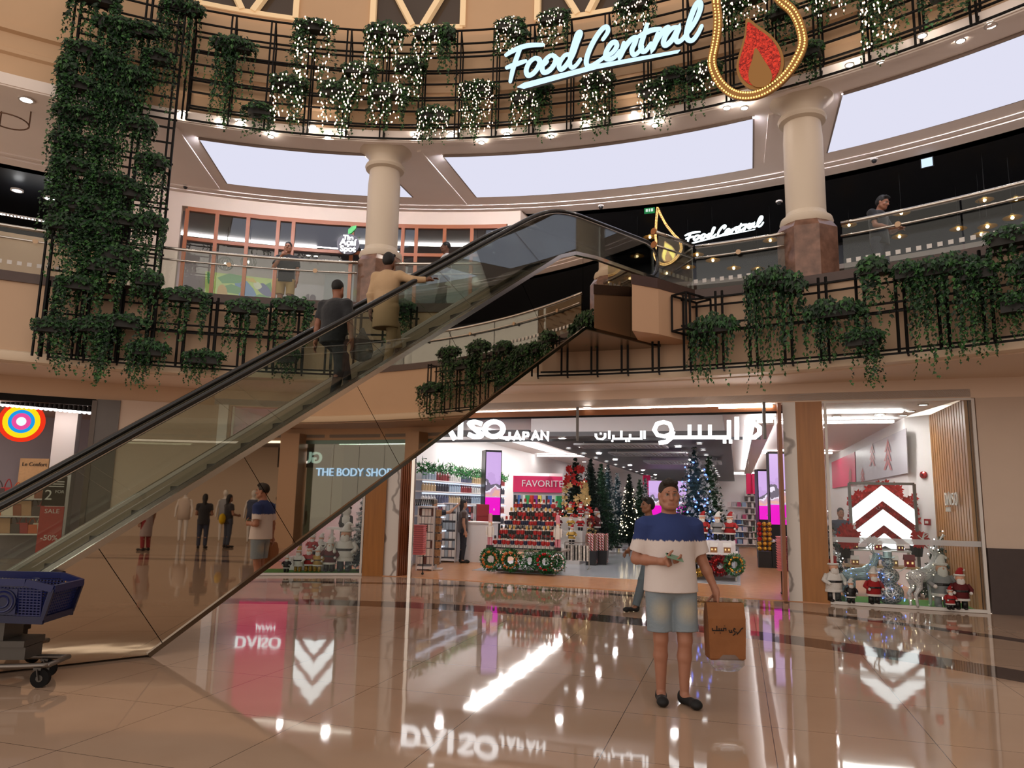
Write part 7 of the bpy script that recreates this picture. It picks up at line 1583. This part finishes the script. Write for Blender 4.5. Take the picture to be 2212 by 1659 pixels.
def house(lab, p, s, wallm, roofm, rz=0.0, grp=None):
    t = thing('toy_house', lab, 'ornament', p, rz, grp, s); q = MB(); q.box((0, 0, .25), (.6, .5, .5)); wo_ = q.build('walls', wallm, t); q = MB(); q.add([(-.36, -.3, .48), (.36, -.3, .48), (.36, .3, .48), (-.36, .3, .48), (-.36, 0, .85), (.36, 0, .85)], [(0, 1, 5, 4), (2, 3, 4, 5), (0, 4, 3), (1, 2, 5), (3, 2, 1, 0)]); q.build('roof', roofm, t)
    for x in (-.15, .15): q = MB(); q.box((x, -.252, .28), (.12, .01, .16)); q.build('window', glow('toy window', 'ffd890', 1.0), wo_)
gb = mat('gingerbread', '9a6a44', .6)
for i, x in enumerate((-.3, .0, .28)): house('gingerbread house on the santa table, %s from the arm of the man' % ORD[i], W_3(x, .14, .581), .24, gb, wfur, STRZ)
for i, (x, cc, hh, nm) in enumerate(((-.25, redc, redc, 'red'), (.08, greyc, wfur, 'grey'), (.34, redc, redc, 'bright red'))): santa('%s santa on the riser behind the man, %s from his arm' % (nm, ORD[i]), W_3(x, .55, .821), .62, cc, hh, STRZ-.1)
# ================================================================ reindeer window on the right
def chevrons(lab, x0, x1, y0, y1, d, rz, name='chevron_lightbox'):
    a, c = atd(x0, y1, d), atd(x1, y0, d); w, h = c.x-a.x, c.z-a.z; t = thing(name, lab, 'sign', (a.x+w/2, a.y, a.z), rz)
    fm = mat('steel grey frame', '6a6866', .35, .6); q = MB()
    for s in (-1, 1): q.bar((s*w/2, 0, -a.z+.04), (s*w/2, 0, h), .05)
    q.bar((-w/2, 0, h), (w/2, 0, h), .05); q.bar((-w/2, 0, 0), (w/2, 0, 0), .04); q.build('frame', fm, t)
    hw, th = w*.47, h*.235
    for k, z in enumerate((h*.97, h*.60, h*.235)):
        slope = h*.36/hw
        def xc(zv): return min(hw, max(0, (z-zv)/slope))
        P = [(0, z), (hw, z-slope*hw), (hw, z-slope*hw-th), (0, z-th), (-hw, z-slope*hw-th), (-hw, z-slope*hw)]
        if k == 2: kk = .62; P = [(0, z), (hw*kk, max(.0, z-slope*hw*kk)), (hw*kk, 0), (hw*.2, 0), (0, z-th*.8), (-hw*.2, 0), (-hw*kk, 0), (-hw*kk, max(.0, z-slope*hw*kk))]
        q = MB(); q.prism(list(reversed(P)), .05, (Vector((0, 0, 0)), Vector((1, 0, 0)), UZ)); q.build('chevron', glow('chevron white', 'ffffff', 1.8), t)
        q = MB(); q.prism([(x*1.02, zz+(.0)) for x, zz in reversed(P)], .03, (Vector((0, .035, 0)), Vector((1, 0, 0)), UZ)); q.build('chevron_edge', mat('chevron edge', '3a3a40', .4), t)
    return t
chevrons('large white glowing chevron lightbox in the reindeer window', 1846, 1968, 1046, 1184, 14.6, -.24)
def redbush(lab, c, rx, rz_, n, r, seed, name='poinsettia_bush'):
    rg = random.Random(seed); t = thing(name, lab, 'flowers', c); q = MB()
    for i in range(n):
        a = rg.uniform(0, 6.283); k = math.sqrt(rg.random()); flower(q, (rx*k*math.cos(a), rg.uniform(-.12, .1), rz_*k*math.sin(a)), r, 0, 6, rg)
    q.build('blossoms', redp, t); q = MB(); q.tube([(0, .1, -rz_), (0, .1, 0)], .02, 6); q.build('stem', trunk, t); q = MB(); q.lathe([(.09, -rz_-.2), (.12, -rz_)], 10, (0, .1, 0)); q.build('pot', black, t); return t
p = atd(1908, 1105, 15.0); redbush('big red poinsettia bush behind the chevron lightbox', p, .68, .56, 330, .10, 3); redbush('red poinsettia bouquet right of the chevron lightbox', atd(1985, 1166, 14.3), .14, .12, 34, .085, 4); redbush('red poinsettia bouquet left of the chevron lightbox', atd(1829, 1160, 14.4), .16, .2, 50, .085, 5)
tf = atz(1812, 1296, .04); H_ = atd(1806, 1092, tf.y+.5).z
xtree('christmas_tree', 'heavily snow flocked christmas tree at the left of the reindeer window', (tf.x-.02, tf.y+.55, .04), H_, .42, td, .75, 21, (('fairy_lights', 24, .012, whiteb),), bl=12)
tf = atz(2068, 1290, .04); xtree('christmas_tree', 'full green christmas tree with white lights in front of the oak slats', (tf.x+.12, tf.y+.2, .04), atd(2045, 1122, tf.y).z, .64, tg, 0, 22, (('fairy_lights', 60, .011, whiteb),), bl=16)
# wire reindeer
wire = mat('white wire glitter', 'dcdfe0', .3, .3); cryst = mat('iridescent crystal', 'b4d2dc', .12, .4); icol = mat('crystal sheen', 'cfd8e4', .1, .5)
def reindeer(lab, p, rz, s, m, lt, look):
    t = thing('reindeer_figure', lab, 'figurine', p, rz, None, s); b = Blob(.016)   # faces +X
    b.cone((-.22, 0, .56), (.16, 0, .6), .115, .13, 0, .05).ell((.17, 0, .63), (.13, .115, .15), 0, .05); b.cone((.2, 0, .68), (.33, 0, .95), .085, .055, 0, .04); b.cone((.32, 0, .97), (.47, 0, .925), .06, .032, 0, .03); b.cone((-.33, 0, .62), (-.38, 0, .54), .03, .015, 0, .02)
    for y in (-.035, .035): b.cone((.3, y, 1.0), (.25, y*3, 1.05), .02, .008, 0, .01)
    for x, y, k in ((.2, -.06, 0), (.17, .06, 0), (-.24, -.06, 1), (-.28, .06, 1)):
        if k: b.chain([(x+.02, y, .55), (x+.06, y, .36), (x-.05, y, .24), (x-.02, y, .02)], [.085, .042, .028, .02], 0, .02)
        else: b.chain([(x, y, .55), (x+.02, y, .3), (x, y, .02)], [.06, .034, .022], 0, .02)
    me = b.mesh('body', m); bo = bpy.data.objects.new('body', me); COL.objects.link(bo); bo.parent = t; bo.modifiers.new('thin', 'DECIMATE').ratio = .16; w_ = bo.modifiers.new('wire', 'WIREFRAME'); w_.thickness = .014
    co = bpy.data.objects.new('inner_skin', me.copy()); COL.objects.link(co); co.parent = t; co.data.materials.clear(); co.data.materials.append(mat('frost skin', 'c4ccd0', .3, alpha=.35))
    for s_ in (-1, 1):
        q = MB(); q.tube(catmull([(.28, s_*.03, 1.02), (.22, s_*.12, 1.14), (.24, s_*.2, 1.27), (.3, s_*.22, 1.36)], 4), .014, 6)
        for a, c in (((.22, .12, 1.14), (.33, .15, 1.24)), ((.23, .17, 1.22), (.13, .22, 1.32)), ((.245, .2, 1.28), (.36, .2, 1.34))): q.tube([(a[0], s_*a[1], a[2]), (c[0], s_*c[1], c[2])], .011, 5)
        q.build('antler', wire, t)
    q = MB(); rg = random.Random(3); vs = me.vertices
    for i in range(46): v = vs[rg.randrange(len(vs))].co; q.ball(v*1.0+v.normalized()*.004, .011, 5, 4)
    q.build('lights', lt, t); return t
a_ = atz(1870, 1303, .04); reindeer('iridescent crystal reindeer standing left of the glass snowman', (a_.x, a_.y+.12, .04), -.15, .80, cryst, blueb, 1); a_ = atz(2008, 1312, .04); reindeer('white wire reindeer with tall antlers right of the glass snowman', (a_.x, a_.y+.1, .04), .3, .86, wire, warmb, 1)
sn = thing('snowman_figure', 'sparkling glass snowman of three balls in the reindeer window', 'figurine', (atz(1938, 1309, .04)+Vector((0, .22, 0))), 0, None, .92)
glit = mat('sparkle glass', 'b9c6d0', .1, .55); nd, lk, bs = nodes(glit); vo = nd.new('ShaderNodeTexVoronoi'); vo.inputs['Scale'].default_value = 16; vo.feature = 'DISTANCE_TO_EDGE'; tc = nd.new('ShaderNodeTexCoord'); cr = nd.new('ShaderNodeValToRGB'); cr.color_ramp.elements[0].color = lin('f2f6fa'); cr.color_ramp.elements[1].color = lin('8496a2'); cr.color_ramp.elements[1].position = .14; bp = nd.new('ShaderNodeBump'); bp.inputs['Strength'].default_value = .8; bp.inputs['Distance'].default_value = .03
lk.new(tc.outputs['Object'], vo.inputs['Vector']); lk.new(vo.outputs['Distance'], cr.inputs[0]); lk.new(cr.outputs[0], bs.inputs['Base Color']); lk.new(vo.outputs['Distance'], bp.inputs['Height']); lk.new(bp.outputs[0], bs.inputs['Normal'])
for nm, z, r in (('lower_ball', .20, .235), ('middle_ball', .50, .175), ('head_ball', .73, .11)): q = MB(); q.ball((0, 0, z), r, 24, 16, sc=(1, 1, .88)); q.build(nm, glit, sn, smooth=True)
q = MB(); q.lathe([(.12, .82), (.12, .835), (.075, .84), (.075, .93), (.0, .932)], 16); q.build('hat', cryst, sn)
for s in (-1, 1): q = MB(); q.tube([(s*.15, 0, .55), (s*.34, 0, .66)], .012, 6); q.build('arm', wire, sn)
q = MB(); rg = random.Random(9)
for i in range(26): a = rg.uniform(0, 6.28); z = rg.uniform(.05, .6); r = .24 if z < .38 else .18; q.ball((r*math.cos(a), r*math.sin(a), z), .010, 5, 4)
q.build('lights', blueb, sn)
def sw(lab, x, y, h, coat, hat, dy=.15, rz=0.0, legs=None, b=.3): p = atz(x, y, .04); return santa(lab, (p.x, p.y+dy, .04), h, coat, hat, rz, legs, None, b)
sw('white coated santa at the left of the reindeer window', 1814, 1303, .74, wfur, redc, .2, .1); sw('tiny black and white santa beside the crystal reindeer', 1846, 1305, .40, blk, wfur, .12); sw('red coated santa between crystal reindeer and glass snowman', 1899, 1308, .60, redc, wfur, .16)
sw('big grey white santa in front of the green tree', 2053, 1316, .82, greyc, wfur, .2, -.1, greyc, .42); sw('red coated santa at the far right of the reindeer window', 2087, 1319, .64, darkr, redc, .12, -.2); sw('tiny red and white doll standing before the big grey white santa', 2058, 1318, .36, redc, redc, .05)
# village table
vt = thing('village_table', 'small table with toy houses behind the glass snowman', 'table', atz(1935, 1290, .04)+Vector((0, .5, 0)), STRZ)
q = MB(); q.box((0, 0, .50), (1.25, .5, .035)); q.build('top', mat('pale pine', 'c9ad86', .5), vt); q = MB(); q.box((0, .15, .78), (1.1, .25, .03)); q.build('upper_shelf', mat('glass white', 'd6dadc', .2), vt)
for x in (-.58, .58): q = MB(); q.box((x, 0, .25), (.05, .4, .5)); q.build('leg', mat('dark side', '2a2628', .5), vt); q = MB(); q.box((x*.9, .15, .63), (.02, .2, .29)); q.build('shelf_side', MATS['glass white'], vt)
VW = lambda x, y, z: vt.matrix_world @ Vector((x, y, z))
for i, (x, s, wm_, rm) in enumerate(((-.45, .2, gb, wfur), (-.12, .22, mat('toy brown', '5f4632', .6), wfur), (.2, .24, mat('toy tan', '8a6a4a', .6), wfur), (.47, .26, redc, darkr))): house('toy house on the village table, %s from the crystal reindeer' % ORD[i], VW(x, -.12, .518), s, wm_, rm, STRZ, 'toy houses')
for i, (x, s, wm_) in enumerate(((-.4, .16, darkr), (0, .2, redc), (.38, .18, darkr))): house('snow roofed red toy house on the upper village shelf, %s from the flocked tree' % ORD[i], VW(x, .13, .796), s, wm_, wfur, STRZ, 'upper toy houses')
# wall fittings
wb0 = WR[2]+Vector((VX, VY, 0))*2.5; wb1 = st(9.88, 2.3); wm0 = (wb0+wb1)/2; wd_ = (wb1-wb0).normalized(); wn_ = Vector((wd_.y, -wd_.x, 0)); wn_ = wn_ if wn_.y < 0 else -wn_
def onw(x, y): return atpl(x, y, wb0, wn_)
bl = thing('alarm_bell', 'round red fire alarm bell on the white wall of the window', 'alarm', onw(1997, 1026)); q = MB(); q.tube([(0, 0, 0), wn_*.05, wn_*.07], [.07, .07, .04], 16); q.build('bell', redb, bl); q = MB(); q.tube([wn_*.07, wn_*.09], .02, 8); q.build('button', darkr, bl)
bl = thing('call_point', 'small square red fire call point on the white wall', 'alarm', onw(2005, 1128)); q = MB(); q.box((0, 0, 0), (.12, .08, .12), math.atan2(wd_.y, wd_.x)); q.build('box', redb, bl); q = MB(); q.box(wn_*.042, (.07, .01, .05), math.atan2(wd_.y, wd_.x)); q.build('window', tw, bl)
# banners on the right store wall
wr0 = st(9.86, 2.5); bnx = Vector((UX, UY, 0))
def onr(x, y): return atpl(x, y, st(9.84, 3), (UX, UY, 0))
def rpanel(nm, P, m, lab, cat='panel', th=.012):
    V = [onr(*p) for p in P]; q = MB(); n = len(V); o = Vector((UX, UY, 0))*th; q.add(V+[v-o for v in V], [tuple(range(n)), tuple(reversed(range(n, 2*n)))]+[(i, n+i, n+(i+1) % n, (i+1) % n) for i in range(n)]); ob = q.build(nm, m)
    if lab: tag(ob, lab, cat)
    return ob
pg = rpanel('wall_graphic', [(1849, 975), (1958, 925), (1962, 1022), (1851, 1043)], mat('silver board', 'b7b3bb', .35), 'silver grey wall graphic with red arrow trees above the lightbox')
rpanel('wall_graphic', [(1797, 999), (1847, 976), (1849, 1046), (1799, 1055)], hotpink, 'pink red wall graphic left of the silver one')
for (x, y, h) in ((1886, 958, 52), (1920, 948, 72), (1865, 1010, 40), (1838, 1010, 36)):
    for k in range(3):
        yy = y+h*.27*k; w_ = h*.1*(1+.15*k); V = [onr(*p_) for p_ in ((x, yy), (x+w_, yy+h*.4), (x+w_*.55, yy+h*.4), (x, yy+h*.2), (x-w_*.55, yy+h*.4), (x-w_, yy+h*.4))]; o = bnx*.022; q = MB(); q.add([v-o for v in V], [(0, 1, 2, 3), (0, 3, 4, 5)]); par = pg
        q.build('arrow_tree', mat('arrow red', 'a8474c', .4), par, world=True)
ds = thing('wall_sign', 'small raised white store lettering on the oak slat wall', 'sign', side0+off*.95+Vector((0, 0, 1.75))); sdx = Vector((VX, VY, 0)); so_ = Vector((VY, -VX, 0))
F5 = (ds.location-tn*.045+Vector((0, 0, -.03))-Vector((0, 0, 0)), Vector((-VX, -VY, 0))*1.0, UZ); F5 = (F5[0], -F5[1], UZ) if False else F5
S_W = mat('white raised letters', 'e6e2dc', .5); pd = side0+off*.95-tn*.06
def dst(strokes, w_):
    q = MB()
    for s_ in strokes: q.stroke([Vector((x, z)) for x, z in s_], w_, .02, (Vector((pd.x, pd.y, 0)), -Vector((VX, VY, 0)), UZ))
    q.build('letter', S_W, ds, world=True)
sc_ = 1.0
for sx0, ss in ((-.42, [[(.0, 0), (.0, .2), (.08, .19), (.12, .1), (.08, .01), (0, 0)]]), (-.24, [[(-.02, 0), (.06, .2), (.14, 0)]]), (-.05, [[(.0, 0), (.0, .2)]]), (.03, [[(.12, .19), (.04, .19), (.02, .14), (.1, .08), (.1, .02), (0, .01)]]), (.2, [ellp(.08, .1, .075, .1, 0, 360, 12)])): dst([[(x+sx0, z+1.70) for x, z in s_] for s_ in ss], .032)
for k in range(5): dst([[(-.42+.06*k, 1.58), (-.395+.06*k, 1.65), (-.38+.06*k, 1.58)]], .014)
# ================================================================ santa window under the escalator
pkb = thing('pink_sign_board', 'pink lettered store board in the covered window mirrored by the floor', 'sign', atd(585, 1000, 16.9)); a, c = atd(515, 1150, 16.9), atd(650, 800, 16.9)
q = MB(); q.box((0, .03, 1.9-pkb.location.z), (c.x-a.x, .05, 2.4)); q.build('board', mat('lit pink board', 'e03a72', .4, emit='e8336e', es=.5), pkb)
put_text('lettering', 'D∧ISO', .34, .02, wl_, (pkb.location+Vector((0, -.02, 1.45-pkb.location.z)), (1, 0, 0), UZ), pkb, bold=.01); put_text('lettering', 'JAPAN', .15, .02, wl_, (pkb.location+Vector((.15, -.02, 1.2-pkb.location.z)), (1, 0, 0), UZ), pkb)
a, c = atd(655, 1150, 16.7), atd(748, 1150, 16.7); t = chevrons('white glowing chevron lightbox in the covered window mirrored by the floor', 655, 748, 960, 1090, 16.7, 0)
def s2(lab, x, h, coat, hat, dy, b=.3, legs=None): p = atz(x, 1238, .04); return santa(lab, (p.x, p.y+dy, .04), h, coat, hat, 0, legs, None, b)
s2('small dark figured santa at the left end of the window under the escalator', 612, .36, blk, wfur, .2); s2('gold trousered santa with white beard under the escalator edge', 634, .52, wfur, goldc, .3, .36, goldc); s2('red santa in the row under the escalator edge', 656, .56, redc, redc, .35, .3, goldc); s2('gold coated santa in the row under the escalator edge', 677, .54, goldc, wfur, .3, .34, goldc); s2('wine red santa with long white beard beside the big white one', 703, .72, darkr, wfur, .3, .46); s2('big white coated santa in grey trousers beside the oak post', 735, 1.02, wfur, wfur, .35, .34, mat('slate cloth', '4a5058', .8))
for i, x in enumerate((648, 668, 690)): p = atz(x, 1238, .04); santa('small santa in the back row under the escalator edge, %s from its lower end' % ORD[i], (p.x, p.y+.85, .32), .5, (redc, wfur, redc)[i], wfur, 0, None, 'back row santas'); 
q = MB(); p, p2_ = atz(600, 1238, .04), atz(705, 1238, .04); q.box(((p.x+p2_.x)/2, p.y+.85, .18), (p2_.x-p.x, .3, .28)); tag(q.build('display_plinth', swhite), 'low white plinth behind the santas under the escalator', 'plinth')
sf = thing('window_shelf', 'white shelf with a white plush animal beside the oak post', 'shelf', atd(748, 1142, 16.5)); q = MB(); q.box((0, .1, 0), (.85, .35, .05)); q.build('board', swhite, sf)
for x in (-.35, .05): q = MB(); q.box((x, .2, -.6), (.05, .05, 1.15)); q.build('post', swhite, sf)
pz = thing('plush_animal', 'white and black plush animal sitting on the white window shelf', 'toy', sf.location+Vector((-.02, .08, .026))); b = Blob(.014); b.ell((0, 0, .14), (.12, .1, .15), 0, .03).ell((0, -.02, .34), (.1, .09, .09), 0, .03)
for s in (-1, 1): b.ell((s*.08, 0, .42), (.03, .02, .035), 1, .01).cone((s*.1, -.02, .22), (s*.13, -.08, .08), .04, .03, 1, .02).cone((s*.07, -.06, .05), (s*.09, -.16, .04), .045, .04, 1, .02)
b.build('body', [wfur, blk], pz)
p = atz(776, 1238, .04); xtree('christmas_tree', 'pale frosted christmas tree beside the oak post under the escalator', (p.x-.02, p.y+.5, .04), 1.75, .34, tb, .75, 24, bl=12)
# ================================================================ shopping trolley at the left edge
navy = mat('navy plastic', '101a52', .3); navyd = mat('dark navy plastic', '0a1038', .35)
cp = atz(108, 1474, 0); tr_ = thing('shopping_cart', 'navy blue plastic shopping cart entering at the left edge', 'cart', (cp.x, cp.y, 0), .10)
L = 1.25; zb, zt2 = .50, .93
def wallgrid(name, o, u, v, nu, nv, w_, m):   # perforated panel: bars along both directions
    q = MB(); o, u, v = Vector(o), Vector(u), Vector(v)
    for i in range(nu+1): q.bar(o+u*i/nu, o+u*i/nu+v, w_, .012)
    for j in range(nv+1): q.bar(o+v*j/nv, o+v*j/nv+u, .012, w_*.9)
    return q.build(name, m, tr_)
xf, xb = .06, -1.05     # front (pointing to the right), back
wallgrid('basket_side', (xb, -.27, .60), (xf-.08-xb, .02, -.04), (0, -.03, .25), 36, 11, .010, navy); wallgrid('basket_side', (xb, .27, .60), (xf-.08-xb, -.02, -.04), (0, .03, .25), 36, 11, .010, navy)
wallgrid('basket_front', (xf-.08, -.25, .56), (0, .5, 0), (.05, 0, .23), 14, 9, .010, navy); wallgrid('basket_floor', (xb, -.25, .57), (xf-.1-xb, 0, -.03), (0, .5, 0), 30, 12, .010, navyd)
q = MB(); R4 = [(xb, -.30, .865), (xf-.2, -.30, .855), (xf, -.26, .80), (xf, .26, .80), (xf-.2, .30, .855), (xb, .30, .865)]
for a, c in zip(R4[:-1], R4[1:]): q.bar(a, c, .035, .055)
q.build('rim', navy, tr_)
q = MB()
for y in (-.255, .255): q.bar((xb, y, .585), (xf-.05, y, .545), .03, .06); q.bar((xf-.06, y, .55), (xf, y*1.02, .8), .03)
q.bar((xf-.06, -.25, .55), (xf-.06, .25, .55), .03, .05); q.build('lower_rim', navyd, tr_)
q = MB(); q.prism([(.10*math.cos(a*.2618), .10*math.sin(a*.2618)) for a in range(24)], .006, (Vector((-.30, -.298, .70)), Vector((1, 0, 0)), UZ)); bd2 = q.build('emblem', navyd, tr_)
for r in (.08, .045): q = MB(); q.tube([(-.30+r*math.cos(a*.2618), -.305, .70+r*math.sin(a*.2618)) for a in range(24)], .008, 5, closed=True); q.build('emblem_ring', navy, bd2)
q = MB(); q.box((-.48, -.29, .70), (.56, .006, .2)); q.build('side_plate', mat('navy plate', '141b4a', .35), tr_)
gm = mat('dark grey frame', '4c4844', .35, .5)
q = MB()
for y in (-.2, .2): q.tube(catmull([(xb, y, .16), (-.3, y, .17), (.05, y*.85, .175)], 4), .022, 8)
q.tube([(.05, -.18, .175), (.05, .18, .175)], .022, 8); q.build('chassis', mat('grey steel tube', '77706a', .3, .8), tr_, smooth=True)
q = MB(); q.box((-.33, 0, .34), (.34, .34, .05)); q.box((-.28, 0, .26), (.24, .28, .10)); q.box((-.40, 0, .46), (.12, .3, .2)); q.build('underframe', gm, tr_)
for x, y in ((.0, -.17), (-.12, .19), (-.95, -.17), (-.95, .19)):
    q = MB(); q.tube([(x, y-.022, .074), (x, y+.022, .074)], .074, 20); wh = q.build('castor_wheel', mat('tyre black', '0d0c0c', .7, spec=.2), tr_, autosm=True); q = MB(); q.tube([(x, y-.027, .074), (x, y+.027, .074)], .028, 10); q.build('hub', gm, wh); q = MB()
    for s in (-1, 1): q.bar((x, y+s*.03, .06), (x-.02, y+s*.03, .15), .03, .008)
    q.box((x-.02, y, .15), (.06, .07, .02)); q.build('fork', gm, wh)
# ================================================================ light
wd = bpy.data.worlds.new('mall air'); S.world = wd; wd.use_nodes = True
wn = wd.node_tree.nodes; wl = wd.node_tree.links; bg = wn['Background']
# the rest of the mall: bright galleries all round at eye level, a dimmer dome overhead
tc = wn.new('ShaderNodeTexCoord'); sx = wn.new('ShaderNodeSeparateXYZ'); wl.new(tc.outputs['Generated'], sx.inputs[0])
mr = wn.new('ShaderNodeMapRange'); mr.inputs['From Min'].default_value = -1; mr.inputs['From Max'].default_value = 1; wl.new(sx.outputs[2], mr.inputs['Value'])
cr = wn.new('ShaderNodeValToRGB'); wl.new(mr.outputs[0], cr.inputs[0]); E_ = cr.color_ramp.elements
E_[0].position = 0; E_[0].color = (.62, .50, .40, 1); E_[1].position = 1; E_[1].color = (.42, .37, .33, 1)
for p_, c in ((.42, (.9, .74, .62, 1)), (.60, (1.12, .97, .85, 1)), (.78, (.55, .48, .43, 1))): e = E_.new(p_); e.color = c
wl.new(cr.outputs[0], bg.inputs['Color']); bg.inputs['Strength'].default_value = 1.45
S.view_settings.view_transform = 'Standard'; S.view_settings.look = 'None'; S.view_settings.exposure = 0.0; S.view_settings.gamma = 1.0
S.view_settings.use_curve_mapping = False
S.cycles.use_denoising = True; S.cycles.max_bounces = 8; S.cycles.diffuse_bounces = 3; S.cycles.glossy_bounces = 5; S.cycles.transparent_max_bounces = 24; S.cycles.transmission_bounces = 4
S.cycles.sample_clamp_indirect = 4.0; S.cycles.caustics_reflective = False; S.cycles.caustics_refractive = False; S.cycles.blur_glossy = .3
